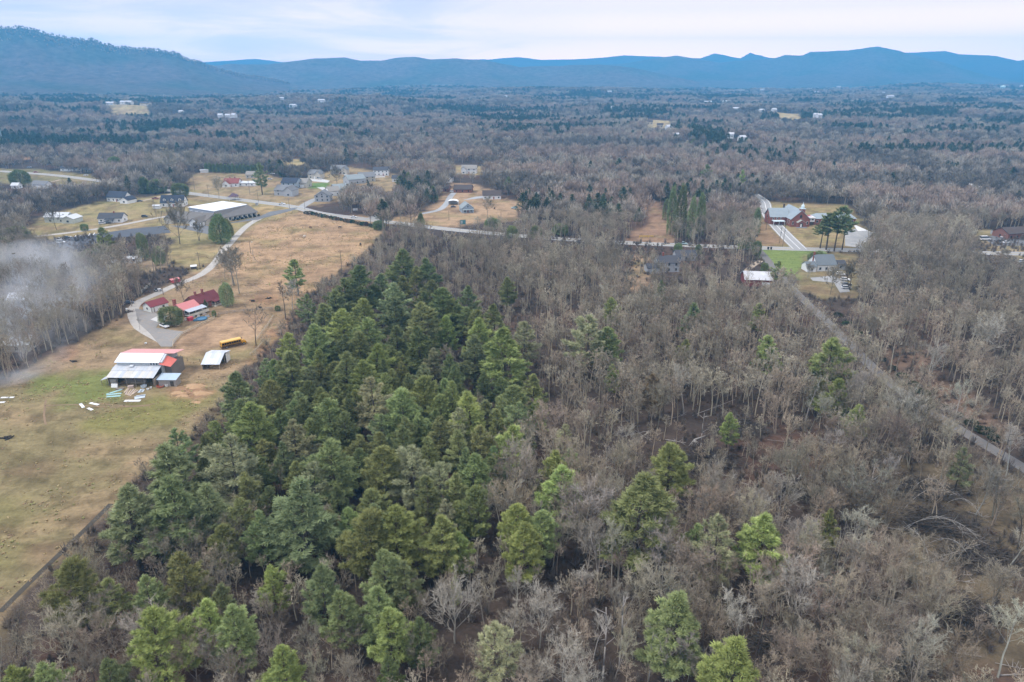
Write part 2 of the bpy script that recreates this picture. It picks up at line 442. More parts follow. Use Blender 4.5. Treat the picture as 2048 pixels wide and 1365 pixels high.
def ridge_fn(prof):
    az, tn = [], []
    for px, py in prof:
        d = ray(px, py)
        az.append(math.atan2(d[0], d[1])); tn.append(d[2] / math.hypot(d[0], d[1]))
    az = np.array(az); tn = np.array(tn)
    return lambda a: np.interp(a, az, tn), az.min(), az.max()
def mountain_z(fn, D, Wf, Wb, seed, a, r):
    top = 100 + fn(a) * D
    s = (r - D)
    f = np.where(s < 0, np.clip(1 + s / Wf, 0, 1), np.clip(1 - s / Wb, 0, 1))
    f = f ** 1.25
    x = a * D / 420.0
    spur = fbm(x + 0.0011 * s, s / 900.0, seed, 4)
    mid = np.clip(4 * f * (1 - f), 0, 1)
    return np.maximum(top, 0) * f * (1 - 0.55 * mid * spur) + 6 * (fbm(a * D / 60.0, r / 60.0, seed + 9, 2) - 0.5) * np.minimum(1, f * 3) - 1.0
MOUNTAINS = {}
def mountain(name, prof, D, Wf, Wb, seed, colr, label):
    fn, a0, a1 = ridge_fn(prof)
    a = np.arange(a0, a1, 0.0011)
    s = np.concatenate([-Wf * np.linspace(1, 0, 46) ** 1.15, np.linspace(0, Wb, 14)[1:]])
    A, S = np.meshgrid(a, s, indexing='ij')
    Rr = D + S
    Z = mountain_z(fn, D, Wf, Wb, seed, A, Rr)
    V = np.stack([Rr * np.sin(A), Rr * np.cos(A), Z], -1).reshape(-1, 3)
    n0, n1 = A.shape
    idx = np.arange(n0 * n1).reshape(n0, n1)
    F = np.stack([idx[:-1, :-1], idx[:-1, 1:], idx[1:, 1:], idx[1:, :-1]], -1).reshape(-1, 4)
    m = bpy.data.materials.new(name); m.use_nodes = True
    t = m.node_tree; b = t.nodes['Principled BSDF']; b.inputs['Roughness'].default_value = 1.0; b.inputs['Specular IOR Level'].default_value = 0.0
    co = N(t, 'ShaderNodeTexCoord')
    n_ = N(t, 'ShaderNodeTexNoise', Scale=0.03, Detail=8.0, Roughness=0.75); L(t, co.outputs['Object'], n_.inputs['Vector'])
    n2 = N(t, 'ShaderNodeTexNoise', Scale=0.0025, Detail=4.0); L(t, co.outputs['Object'], n2.inputs['Vector'])
    v = MATH(t, 'MULTIPLY_ADD', n_.outputs[0], 3.0, -0.5)
    c = MIXC(t, RAMP(t, n2.outputs[0], [(0.45, 0.0), (0.65, 1.0)]), tuple(colr), (colr[0] * 0.6, colr[1] * 0.85, colr[2] * 0.75))
    L(t, MIXC(t, 1.0, c, v, 'MULTIPLY'), b.inputs['Base Color'])
    bp = N(t, 'ShaderNodeBump', Strength=1.0, Distance=8.0); L(t, n_.outputs[0], bp.inputs['Height']); L(t, bp.outputs[0], b.inputs['Normal'])
    o = put(name, mesh_np(V, F, m, smooth=True))
    tag(o, label, kind='structure')
    MOUNTAINS[name] = (fn, a0, a1, D, Wf, Wb, seed)
mountain('mountain', M_LEFT, 3800, 1250, 600, 61, (0.115, 0.094, 0.088), 'nearest wooded mountain sloping down from the left edge')
mountain('mountain', M_MID, 4600, 1000, 600, 71, (0.12, 0.105, 0.10), 'long low wooded ridge in the middle distance')
mountain('mountain', M_RIGHT, 5900, 1300, 600, 83, (0.10, 0.095, 0.09), 'broad blue mountain with the highest summit on the right')
mountain('mountain', M_FAR, 7350, 1200, 400, 91, (0.06, 0.06, 0.06), 'farthest saturated blue mountain chain along the horizon')
LM = (ridge_fn(M_LEFT)[0], 3800, 1250, 600, 61)
LM_A1 = ridge_fn(M_LEFT)[2]
def ztop(x, y):
    """ground height with the nearest mountain's flank included"""
    z = zf(x, y)
    a = np.arctan2(x, y); r = np.hypot(x, y)
    zm = mountain_z(*LM, a, r)
    return np.where(a < LM_A1, np.maximum(z, zm), z)

# ------------------------------------------------------------------ haze
def build_haze():
    m = bpy.data.materials.new('haze'); m.use_nodes = True
    t = m.node_tree; t.nodes.clear()
    v = N(t, 'ShaderNodeVolumePrincipled', Density=HAZE_DENSITY)
    v.inputs['Color'].default_value = (*HAZE_COLOR, 1); v.inputs['Anisotropy'].default_value = 0.15
    o = N(t, 'ShaderNodeOutputMaterial'); L(t, v.outputs[0], o.inputs['Volume'])
    b = MB().box(-7900, 7900, -7900, 7900, -4, 440)
    h = b.build('haze', m)
    tag(h, 'thin blue winter haze filling the valley', kind='stuff')
HAZE_DENSITY = 1.9e-4
HAZE_COLOR = (0.15, 0.57, 1.0)
# ================================================================== roads and the farm
def catmull(pts, step=6.0):
    P = [np.array(p, float) for p in pts]
    out = []
    for i in range(len(P) - 1):
        p0 = P[max(i - 1, 0)]; p1 = P[i]; p2 = P[i + 1]; p3 = P[min(i + 2, len(P) - 1)]
        n = max(2, int(np.linalg.norm(p2 - p1) / step))
        for k in range(n):
            t = k / n
            out.append(0.5 * ((2 * p1) + (-p0 + p2) * t + (2 * p0 - 5 * p1 + 4 * p2 - p3) * t * t + (-p0 + 3 * p1 - 3 * p2 + p3) * t ** 3))
    out.append(P[-1])
    return out
def ribbon_mesh(line, w, z, m, off=0.0, th=0.05):
    V, F = [], []
    n = len(line)
    for i, p in enumerate(line):
        a = line[max(i - 1, 0)]; b = line[min(i + 1, n - 1)]
        d = (b - a)[:2]; d = d / max(np.linalg.norm(d), 1e-6); s = np.array((d[1], -d[0]))
        zz = float(zf(p[0], p[1])) + z
        for q in (-w / 2, w / 2):
            c = p[:2] + s * (off + q); V.append((c[0], c[1], zz))
    for i in range(n - 1): F.append((2 * i, 2 * i + 1, 2 * i + 3, 2 * i + 2))
    return mesh_np(V, F, m)
def way(name, px_pts, w, z, m, label, marks=()):
    line = catmull([G(*p) for p in px_pts])
    o = tag(put(name, ribbon_mesh(line, w, z, m)), label, kind='structure')
    for off, mw, mm in marks:
        put('lane_marking', ribbon_mesh(line, mw, z + 0.02, mm, off), o)
    return line
def patch(name, px_pts, z, m, label):
    p = [G(*q) for q in px_pts]
    me = mesh_from([(a[0], a[1], float(zf(a[0], a[1])) + z) for a in p], [tuple(range(len(p)))], m)
    bm = bmesh.new(); bm.from_mesh(me); bmesh.ops.recalc_face_normals(bm, faces=bm.faces)
    for f in bm.faces:
        if f.normal.z < 0: f.normal_flip()
    bmesh.ops.triangulate(bm, faces=bm.faces); bm.to_mesh(me); bm.free()
    return tag(put(name, me), label, kind='structure')
def yaw2(p, q, z=0): a = G(*p, z); b = G(*q, z); return math.atan2(b[1] - a[1], b[0] - a[0])
def part(mb, name, m, parent, smooth=False, label=None):
    o = mb.build(name, m, parent, smooth)
    if label: o['label'] = label
    return o
_share = {}
def shared(key, fn):
    if key not in _share: _share[key] = fn()
    return _share[key]
def GLASS(): return mat('window_glass', (0.035, 0.042, 0.05), 0.25, 0.1, 1.0, spec=0.6)
WHITE = lambda: mat('white_paint', (0.78, 0.78, 0.76), 0.6, 0.05, 1.0)
def window(parent, pos, yaw, w=1.1, h=1.3, framed=False, m=None):
    """box window; yaw turns its face away from -y"""
    if framed:
        f = put('window', shared(('wf', w, h), lambda: MB().box(-w / 2 - .12, w / 2 + .12, -0.05, 0.04, -h / 2 - .12, h / 2 + .12).mesh(WHITE())), parent, pos, (0, 0, yaw))
        put('pane', shared(('wp', w, h), lambda: MB().box(-w / 2, w / 2, -0.08, -0.052, -h / 2, h / 2).mesh(GLASS())), f)
        return f
    return put('window', shared(('w', w, h, m and m.name), lambda: MB().box(-w / 2, w / 2, -0.06, 0.04, -h / 2, h / 2).mesh(m or GLASS())), parent, pos, (0, 0, yaw))
def door(parent, pos, yaw, w=1.0, h=2.1, m=None):
    m = m or mat('door_paint', (0.30, 0.10, 0.08), 0.5, 0.08)
    return put('door', shared(('d', w, h, m.name), lambda: MB().box(-w / 2, w / 2, -0.07, 0.04, 0, h).mesh(m)), parent, pos, (0, 0, yaw))
def gable_roof(x0, x1, y0, y1, h, rise, e=0.45, axis='x', t=0.2, lift=0.22):
    m = MB()
    if axis == 'x':
        c = (y0 + y1) / 2; s = rise / (c - y0)
        m.slab([(x0 - e, y0 - e, h - e * s + lift), (x1 + e, y0 - e, h - e * s + lift), (x1 + e, c, h + rise + lift), (x0 - e, c, h + rise + lift)], t)
        m.slab([(x0 - e, y1 + e, h - e * s + lift), (x0 - e, c + 0.004, h + rise + lift), (x1 + e, c + 0.004, h + rise + lift), (x1 + e, y1 + e, h - e * s + lift)], t)
    else:
        c = (x0 + x1) / 2; s = rise / (c - x0)
        m.slab([(x0 - e, y0 - e, h - e * s + lift), (c, y0 - e, h + rise + lift), (c, y1 + e, h + rise + lift), (x0 - e, y1 + e, h - e * s + lift)], t)
        m.slab([(x1 + e, y0 - e, h - e * s + lift), (x1 + e, y1 + e, h - e * s + lift), (c + 0.004, y1 + e, h + rise + lift), (c + 0.004, y0 - e, h + rise + lift)], t)
    return m
def hip_roof(x0, x1, y0, y1, h, rise, run, e=0.5, axis='x'):
    x0 -= e; x1 += e; y0 -= e; y1 += e
    if axis == 'x': r = [(x0 + run, (y0 + y1) / 2, h + rise), (x1 - run, (y0 + y1) / 2, h + rise)]
    else: r = [((x0 + x1) / 2, y0 + run, h + rise), ((x0 + x1) / 2, y1 - run, h + rise)]
    b = [(x0, y0, h + 0.03), (x1, y0, h + 0.03), (x1, y1, h + 0.03), (x0, y1, h + 0.03)]
    f = [(3, 2, 1, 0), (0, 1, 5, 4), (1, 2, 5), (2, 3, 4, 5), (3, 0, 4)] if axis == 'x' else [(3, 2, 1, 0), (0, 1, 4), (1, 2, 5, 4), (2, 3, 5), (3, 0, 4, 5)]
    return MB().add(b + r, f)
def gable_walls(x0, x1, y0, y1, h, rise, axis='x'):
    if axis == 'x': return MB().prism([(y0, 0), (y1, 0), (y1, h), ((y0 + y1) / 2, h + rise), (y0, h)], x0, x1, 'x')
    return MB().prism([(x0, 0), (x1, 0), (x1, h), ((x0 + x1) / 2, h + rise), (x0, h)], y0, y1, 'y')
def chimney(parent, x, y, z0, z1, w=0.8, m=None):
    return part(MB().box(x - w / 2, x + w / 2, y - w / 2, y + w / 2, z0, z1).box(x - w / 2 - .08, x + w / 2 + .08, y - w / 2 - .08, y + w / 2 + .08, z1, z1 + .15), 'chimney', m or mat('chimney_brick', (0.27, 0.10, 0.075), 0.9, 0.2, 3), parent)
def roof_col(name, c): return mat('roof_' + name, c, 0.85, 0.16, 1.3, stretch=(1, 1, 2.5))

def house(px, py, wpx, d, h, rise, yaw, wall, roof, label, cat='house', axis='x', hip=0, dormers=0, chim=(), win=3, dr=None, porch=None, framed=False, name='house', group=None, side=1, garage=None, annex=None):
    """gabled or hipped house; px, py is the middle of its front foot"""
    p = G(px, py); w = wpx / ppm(p)
    r = root(name, p, R_(yaw), label, cat, group)
    x0, x1 = -w / 2, w / 2
    if hip:
        part(MB().box(x0, x1, 0, d, 0, h), 'wall', wall, r)
        rf = part(hip_roof(x0, x1, 0, d, h, rise, hip, axis=axis), 'roof', roof, r)
    else:
        part(gable_walls(x0, x1, 0, d, h, rise, axis), 'wall', wall, r)
        rf = part(gable_roof(x0, x1, 0, d, h, rise, axis=axis), 'roof', roof, r)
    floors = [1.5] if h < 4.6 else [1.5, 4.3]
    for z in floors:
        for k in range(win):
            x = x0 + w * (k + 0.5) / win
            if dr is not None and abs(x - dr * w / 2) < 1.0 and z < 2: continue
            if garage is not None and abs(x - garage * w / 2) < 2.2 and z < 2: continue
            window(r, (x, -0.02, z), 0, framed=framed)
        for k in range(side):
            y = d * (k + 0.5) / side
            window(r, (x0 - 0.02, y, z), -math.pi / 2, framed=framed); window(r, (x1 + 0.02, y, z), math.pi / 2, framed=framed)
    if axis == 'y' and not hip and rise > 2: window(r, (0, -0.02, h + rise * 0.35), 0, 0.8, 0.9, framed=framed)
    if dr is not None: door(r, (dr * w / 2, -0.02, 0.05), 0)
    if garage is not None: part(MB().box(garage * w / 2 - 2.0, garage * w / 2 + 2.0, -0.08, 0.02, 0.05, 2.4), 'garage_door', WHITE(), r)
    for k in range(dormers):
        x = x0 + w * (k + 0.5) / dormers
        z = h + rise * 0.22; yf = d / 2 * 0.22
        dm = part(gable_walls(x - 0.9, x + 0.9, yf, d / 2 * 0.9, 1.5, 0.9, 'y'), 'dormer', wall, r); dm.location = (0, 0, z)
        rr = put('dormer_roof', gable_roof(x - 0.9, x + 0.9, yf, d / 2 * 0.95, 1.5, 0.9, 0.15, 'y').mesh(roof), dm)
        window(dm, (x, yf - 0.03, 0.85), 0, 0.8, 1.0)
    for cx_, cy_, cz in chim: chimney(rf, cx_ * w / 2, cy_ * d, h * 0.7, h + cz)
    if porch:
        pw, pd = porch[0] * w, porch[1]
        pr = part(MB().slab([(-pw / 2, -pd, 2.45), (pw / 2, -pd, 2.45), (pw / 2, -0.02, 3.0), (-pw / 2, -0.02, 3.0)], 0.15), 'porch_roof', roof, r)
        for k in range(4):
            x = -pw / 2 + 0.2 + (pw - 0.4) * k / 3
            part(MB().box(x - 0.1, x + 0.1, -pd + 0.15, -pd + 0.35, 0.2, 2.3), 'porch_post', WHITE(), r)
        part(MB().box(-pw / 2, pw / 2, -pd, -0.02, 0.0, 0.2), 'porch_floor', mat('decking', (0.3, 0.27, 0.23), 0.9, 0.15), r)
    if annex:
        ax0, ax1, ad0, ad1, ah, ar, aaxis = annex
        part(gable_walls(ax0, ax1, ad0, ad1, ah, ar, aaxis), 'wing_wall', wall, r)
        part(gable_roof(ax0, ax1, ad0, ad1, ah, ar, 0.35, aaxis), 'wing_roof', roof, r)
        if aaxis == 'y': window(r, ((ax0 + ax1) / 2, ad0 - 0.03, 1.5), 0, 1.6, 1.3)
        else: window(r, ((ax0 + ax1) / 2, ad0 - 0.03, 1.4), 0, 1.2, 1.1)
    return r, w

def build_roads():
    asph = mat('asphalt', (0.175, 0.175, 0.175), 0.9, 0.12, 0.5, spec=0.1)
    pale = mat('worn_asphalt', (0.34, 0.335, 0.32), 0.9, 0.12, 0.5, spec=0.1)
    dark = mat('new_asphalt', (0.10, 0.105, 0.115), 0.85, 0.15, 0.4, spec=0.15)
    gravel = mat('gravel', (0.43, 0.40, 0.355), 0.95, 0.2, 1.2, stain=((0.3, 0.25, 0.19), 0.6, 0.5))
    lane = mat('lane_gravel', (0.165, 0.157, 0.146), 0.95, 0.22, 0.8, stain=((0.19, 0.15, 0.12), 0.6, 0.5))
    conc = mat('concrete', (0.52, 0.51, 0.48), 0.9, 0.1, 0.6)
    wl = mat('white_line', (0.75, 0.75, 0.73), 0.8, 0.1); yl = mat('yellow_line', (0.6, 0.42, 0.08), 0.8, 0.1)
    way('road', [(-120, 336), (0, 343), (100, 350), (190, 361), (290, 375), (385, 388), (480, 400), (580, 413), (640, 427), (740, 440), (870, 456), (960, 465), (1100, 477), (1250, 486), (1340, 490), (1510, 496), (1620, 499), (1760, 502), (1900, 505), (2048, 508), (2200, 512)], 9.0, 0.06, pale,
        'worn two lane highway running across the valley', [(-4.0, 0.2, wl), (4.0, 0.2, wl), (0.0, 0.35, yl)])
    way('road', [(1600, 499), (1580, 480), (1556, 455), (1540, 436), (1532, 418), (1526, 402), (1500, 385)], 9.5, 0.09, pale, 'side road climbing past the brick church', [(-3.9, 0.35, wl), (3.9, 0.35, wl), (0.1, 0.4, wl)])
    way('farm_lane', [(592, 418), (560, 425), (528, 434), (500, 448), (480, 465), (462, 485), (446, 503), (430, 526), (400, 551), (350, 571), (312, 589), (282, 602), (268, 615), (267, 632), (280, 655), (308, 672), (330, 684)], 4.6, 0.05, gravel, 'pale gravel farm lane curving down from the highway')
    way('gravel_lane', [(1515, 498), (1528, 512), (1540, 527)] + GRAVEL_LANE, 4.4, 0.05, lane, 'grey gravel lane running down through bare woods on the right')
    patch('gravel_yard', [(270, 618), (300, 622), (338, 632), (320, 644), (312, 656), (340, 660), (368, 664), (352, 682), (344, 694), (322, 694), (300, 668), (276, 646)], 0.075, mat('yard_gravel', (0.26, 0.245, 0.225), 0.95, 0.18, 0.8, stain=((0.36, 0.28, 0.2), 0.6, 0.5)), 'grey gravel yard between farmhouse and barn')
    patch('concrete_apron', [(301, 640), (322, 629), (334, 634), (326, 648)], 0.10, conc, 'pale concrete apron beside the garage')
    patch('parking_lot', [(95, 488), (130, 476), (210, 466), (262, 458), (330, 452), (342, 466), (300, 470), (215, 478), (205, 486), (140, 500)], 0.08, dark, 'dark parking lot with white bay lines')
    l = patch('parking_lot', [(340, 452), (420, 470), (424, 452), (516, 440), (560, 428), (590, 420), (596, 415), (540, 424), (518, 434), (430, 452)], 0.08, asph, 'asphalt strip in front of the low grey-roofed hall')
    bay = mat('bay_line', (0.7, 0.7, 0.7), 0.8, 0.08)
    for k in range(9):
        a = G(142 + k * 9.5, 473 - k * 1.4); b = G(139 + k * 9.5, 477.5 - k * 1.4)
        put('bay_line', ribbon_mesh([a, b], 0.5, 0.10, bay), bpy.data.objects['parking_lot'])
    way('road', [(40, 482), (70, 474), (130, 467), (190, 459), (250, 449), (310, 437), (345, 432)], 5.0, 0.07, gravel, 'narrow pale road along the parking lot')
    patch('parking_lot', [(1690, 462), (1720, 456), (1745, 466), (1768, 488), (1740, 500), (1690, 492)], 0.07, mat('lot_gravel', (0.30, 0.295, 0.28), 0.95, 0.25, 0.25, stain=((0.42, 0.41, 0.38), 0.7, 0.48)), 'pale church parking lot behind the pines')
    patch('path', [(1708, 452), (1712, 451), (1736, 462), (1716, 463)], 0.09, mat('kerb_white', (0.7, 0.69, 0.66), 0.9, 0.06), 'white concrete walk at the end of the church wing')
    patch('parking_lot', [(1960, 474), (2070, 466), (2070, 492), (1990, 492)], 0.07, asph, 'asphalt lot at the right edge')
    patch('driveway', [(1620, 556), (1665, 552), (1690, 562), (1700, 584), (1680, 586), (1668, 566), (1625, 562)], 0.07, pale, 'grey driveway of the house by the green lawn')
    way('driveway', [(1522, 522), (1505, 532), (1492, 544)], 3.2, 0.055, mat('dirt_track', (0.40, 0.32, 0.23), 0.95, 0.15), 'dirt track from the lane down to the red shed')
    way('road', [(600, 416), (622, 403), (640, 396), (660, 391)], 7, 0.065, pale, 'subdivision entrance road')
    way('road', [(640, 375), (662, 382), (690, 372), (706, 362), (730, 356), (770, 354)], 6, 0.065, conc, 'pale subdivision street between new houses')
    patch('driveway', [(612, 357), (624, 354), (660, 362), (655, 366), (616, 362)], 0.07, conc, 'white concrete driveway of the tan-roofed new house')
    patch('driveway', [(685, 348), (712, 352), (708, 356), (690, 352)], 0.07, conc, 'white concrete drive of the farthest new house')
    way('driveway', [(842, 428), (876, 421), (892, 409), (900, 395), (908, 386)], 5, 0.06, mat('blue_gravel', (0.36, 0.37, 0.37), 0.95, 0.12, 0.6), 'blue-grey gravel drive up to the small gabled house')
    patch('driveway', [(925, 401), (975, 396), (985, 391), (950, 394)], 0.065, mat('blue_gravel', (0.36, 0.37, 0.37)), 'blue-grey gravel patch beside the brown-roofed house')
    patch('driveway', [(735, 435), (752, 431), (772, 442), (750, 441)], 0.085, pale, 'small paved turnout beside the highway')
    way('dirt_track', [(62, 372), (95, 366), (120, 360)], 3.0, 0.055, mat('dirt_track', (0.4, 0.32, 0.23)), 'short dirt drive off the upper left road')
    way('dirt_track', [(285, 402), (312, 396), (345, 388), (372, 385)], 3.4, 0.055, mat('dirt_track', (0.4, 0.32, 0.23)), 'dirt drive to the long white house')
    way('road', [(1805, 325), (1850, 338), (1890, 352), (1925, 364), (1960, 374)], 6, 0.08, conc, 'pale street showing between bare trunks, upper right')
    way('road', [(1782, 440), (1800, 428), (1816, 418)], 5, 0.08, pale, 'bit of lane behind the bare trees right of the church')
    # worn ruts in the pastures
    rut = mat('bare_soil', (0.24, 0.165, 0.10), 0.95, 0.2, 0.8)
    for k, pts in enumerate([[(505, 500), (510, 520), (540, 535), (560, 548)], [(495, 565), (515, 575), (545, 590)], [(90, 812), (150, 810), (220, 815), (300, 812)], [(92, 800), (88, 830), (92, 850)], [(180, 806), (260, 813), (310, 808)], [(0, 1225), (60, 1165), (120, 1108), (180, 1050), (222, 1008)]]):
        way('cattle_path', pts, 0.55 if k < 5 else 1.3, 0.035, rut if k < 5 else mat('ditch_soil', (0.07, 0.06, 0.045), 0.95, 0.25, 1.0), ['worn track curving over the upper pasture', 'double rut across the tan field', 'thin cattle path across the green pasture', 'short cattle path at the pasture left', 'second thin cattle path below the barn', 'dark ditch along the wood edge, bottom left'][k])

def wheel(parent, pos, rr=0.34, w=0.24):
    t = put('wheel', shared(('tyre', rr, w), lambda: MB().tube((0, -w / 2, 0), (0, w / 2, 0), rr, rr, 12).mesh(mat('tyre', (0.02, 0.02, 0.02), 0.9, 0.1))), parent, pos)
    put('rim', shared(('rim', rr, w), lambda: MB().tube((0, -w / 2 - 0.012, 0), (0, w / 2 + 0.012, 0), rr * 0.58, rr * 0.58, 10).mesh(mat('rim', (0.45, 0.45, 0.46), 0.4, 0.05, metal=0.6))), t)
def paint(name, c): return mat('paint_' + name, c, 0.35, 0.05, 0.6, spec=0.5)
def vehicle(kind, px, py, yaw, colour, label, cat='car', scale=1.0, group=None):
    nm = {'sedan': 'parked_car', 'suv': 'parked_car', 'pickup': 'pickup_truck', 'van': 'parked_van'}[kind]
    r = root(nm, G(px, py) + np.array((0, 0, 0.09)), yaw, label, cat, group)
    r.scale = (scale,) * 3
    P = {'sedan': ([(-2.25, .38), (2.2, .38), (2.28, .62), (2.1, .80), (1.0, .95), (-1.75, 1.0), (-2.25, .88)], [(-1.75, .99), (1.0, .94), (0.25, 1.40), (-1.05, 1.42)]),
         'suv': ([(-2.2, .42), (2.15, .42), (2.25, .70), (2.1, 1.0), (1.1, 1.1), (-2.15, 1.12), (-2.25, .9)], [(-2.1, 1.11), (1.1, 1.09), (0.45, 1.68), (-1.95, 1.70)]),
         'van': ([(-2.6, .42), (2.3, .42), (2.45, .7), (2.3, 1.0), (1.6, 1.2), (-2.6, 1.25)], [(-2.6, 1.24), (1.6, 1.19), (1.0, 2.0), (-2.5, 2.05)]),
         'pickup': ([(-2.7, .5), (2.6, .5), (2.7, .8), (2.5, 1.05), (1.2, 1.15), (-2.7, 1.12)], [(-0.75, 1.11), (1.2, 1.14), (0.65, 1.78), (-0.6, 1.80)])}[kind]
    W_ = 0.88
    pm = paint(*colour)
    def body():
        m = MB(); pr = P[0]; n = len(pr)
        lo = [(x, z) for x, z in pr]
        v = [(x, -W_ + (0.05 if z > 0.9 else 0), z) for x, z in lo] + [(x, W_ - (0.05 if z > 0.9 else 0), z) for x, z in lo]
        m.add(v, [tuple(range(n)), tuple(range(2 * n - 1, n - 1, -1))] + [(i, i + n, (i + 1) % n + n, (i + 1) % n) for i in range(n)])
        x0, x1, z = P[1][3][0], P[1][2][0], P[1][2][1]
        m.box(x0 + 0.02, x1 - 0.02, -0.66, 0.66, z - 0.01, z + 0.05)
        return m
    b = put('body', shared(('vb', kind, colour[0]), lambda: body().mesh(pm)), r)
    def cabin():
        pr = P[1]; v = [(x, -W_ + 0.06 + (0.14 if i > 1 else 0), z) for i, (x, z) in enumerate(pr)] + [(x, W_ - 0.06 - (0.14 if i > 1 else 0), z) for i, (x, z) in enumerate(pr)]
        return MB().add(v, [(0, 1, 2, 3), (7, 6, 5, 4)] + [(i, i + 4, (i + 1) % 4 + 4, (i + 1) % 4) for i in range(4)])
    put('window', shared(('vc', kind), lambda: cabin().mesh(GLASS())), r)
    if kind == 'pickup':
        put('cargo_bed', shared('bed', lambda: MB().box(-2.6, -0.85, -0.72, 0.72, 1.115, 1.14).mesh(mat('bed_liner', (0.03, 0.03, 0.03), 0.8, 0.1))), r)
    xs = {'sedan': (-1.4, 1.35), 'suv': (-1.4, 1.35), 'van': (-1.7, 1.5), 'pickup': (-1.75, 1.7)}[kind]
    for x in xs:
        for s in (-1, 1): wheel(r, (x, s * 0.80, 0.34))
    for s in (-1, 1):
        put('headlight', shared('hl', lambda: MB().box(-0.04, 0.04, -0.2, 0.2, -0.08, 0.08).mesh(mat('lamp_glass', (0.7, 0.7, 0.68), 0.2, 0.02))), r, (P[0][2][0] - 0.02, s * 0.6, 0.68))
    return r

def build_barn():
    p0 = G(214.4, 755, 3.5); p1 = G(306, 756, 3.5)
    yaw = math.atan2(p1[1] - p0[1], p1[0] - p0[0]); Wd = float(np.hypot(*(p1 - p0)[:2]))
    r = root('barn', (p0[0], p0[1], 0), yaw, 'big ramshackle barn with white and pink tin roofs and an open front', 'barn')
    tin = [mat('tin_sheet_%d' % k, c, 0.5, 0.10, 1.1, stretch=(1, 0.25, 1), stain=((0.42, 0.36, 0.26), 0.5, 0.56), metal=0.0, wave=('X', 3.0, 0.5)) for k, c in enumerate([(0.55, 0.56, 0.57), (0.60, 0.58, 0.52), (0.50, 0.53, 0.56), (0.62, 0.62, 0.60)])]
    white = mat('white_tin', (0.74, 0.77, 0.82), 0.45, 0.05, 0.6, wave=('X', 3.0, 0.4)); pink = mat('faded_red_tin', (0.66, 0.33, 0.30), 0.55, 0.09, 0.8, wave=('X', 3.0, 0.4)); red = mat('red_tin', (0.62, 0.16, 0.12), 0.55, 0.1, 0.8, wave=('X', 3.0, 0.4))
    bluet = mat('blue_grey_tin', (0.42, 0.52, 0.60), 0.5, 0.08, 0.8, wave=('X', 3.0, 0.4)); teal = mat('teal_tin', (0.20, 0.36, 0.38), 0.55, 0.1)
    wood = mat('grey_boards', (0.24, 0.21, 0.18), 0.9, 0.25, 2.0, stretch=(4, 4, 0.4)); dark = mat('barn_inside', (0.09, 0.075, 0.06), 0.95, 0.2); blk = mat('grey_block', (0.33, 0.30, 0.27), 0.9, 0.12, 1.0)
    W_ = Wd
    # lean-to: sheets laid one by one
    n = 12
    for k in range(n):
        a, b = -0.3 + (W_ + 0.6) * k / n, -0.3 + (W_ + 0.6) * (k + 1) / n - 0.02
        dz = 0.03 * (k % 2)
        part(MB().slab([(a, -0.4, 3.55 + dz), (b, -0.4, 3.55 + dz), (b, 3.2, 4.58 + dz), (a, 3.2, 4.58 + dz)], 0.06), 'roof_sheet', tin[(k * 3 + 1) % 4 if k % 5 else 1], r)
        part(MB().slab([(a, 3.1, 4.64 + dz), (b, 3.1, 4.64 + dz), (b, 6.2, 5.5 + dz), (a, 6.2, 5.5 + dz)], 0.06), 'roof_sheet', tin[2 if k % 3 else 0], r)
    part(MB().box(5.4, 6.6, 4.6, 5.8, 5.3, 5.75), 'roof_patch', white, r)
    part(MB().box(-0.1, 0.05, 0.2, 6.2, 0, 3.5), 'side_wall', wood, r)
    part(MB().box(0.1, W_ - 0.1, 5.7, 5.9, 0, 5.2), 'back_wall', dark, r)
    for x in (0.1, 3.2, 6.3, 9.4, 12.5, W_ - 0.2): part(MB().tube((x, 0, 0), (x, 0, 3.5), 0.11, 0.1, 7), 'post', wood, r)
    part(MB().box(0, W_, -0.08, 0.08, 3.2, 3.42), 'beam', wood, r)
    part(MB().box(0.3, 2.6, 0.4, 0.5, 0, 2.6), 'front_wall', blk, r)
    part(MB().hexa([(1.0, -0.75, 0), (3.2, -0.75, 0), (3.2, -0.65, 0), (1.0, -0.65, 0)], [(1.0, -0.3, 1.25), (3.2, -0.3, 1.25), (3.2, -0.2, 1.25), (1.0, -0.2, 1.25)]), 'leaning_panel', WHITE(), r)
    part(MB().box(4.0, 11.5, 2.8, 3.0, 0, 1.5), 'feed_bunk', wood, r)
    part(MB().box(7.0, 12.0, 0.9, 1.3, 0.9, 1.05), 'plank_shelf', mat('old_plank', (0.36, 0.30, 0.22), 0.9, 0.15), r)
    for k in range(7):
        part(MB().box(W_ - 0.12, W_ + 0.02, 0.2 + k * 0.62, 0.2 + k * 0.62 + 0.56, 0.1, 2.9), 'wall_board', mat('pale_boards', (0.44, 0.38, 0.30), 0.9, 0.2, 2.0, stretch=(3, 3, 0.5)), r)
    # upper block
    X0, X1, Y0, YR, Y1 = 0.4, W_ + 0.6, 6.0, 10.0, 16.6
    part(MB().prism([(Y0, 0), (Y1, 0), (Y1, 6.9), (YR, 8.15), (Y0, 6.7)], X0, X1, 'x'), 'upper_wall', mat('pale_blue_boards', (0.52, 0.56, 0.58), 0.85, 0.12, 1.5, stain=((0.3, 0.28, 0.26), 0.7, 0.5)), r)
    part(MB().slab([(X0 - 0.5, Y0 - 0.6, 6.65), (X1 - 0.8, Y0 - 0.6, 6.65), (X1 - 0.8, YR, 8.35), (X0 - 0.5, YR, 8.35)], 0.08), 'front_roof', white, r)
    part(MB().slab([(X0 - 0.5, YR + 0.01, 8.35), (X1 + 2.6, YR + 0.01, 8.35), (X1 + 2.6, Y1 + 0.6, 7.0), (X0 - 0.5, Y1 + 0.6, 7.0)], 0.08), 'back_roof', pink, r)
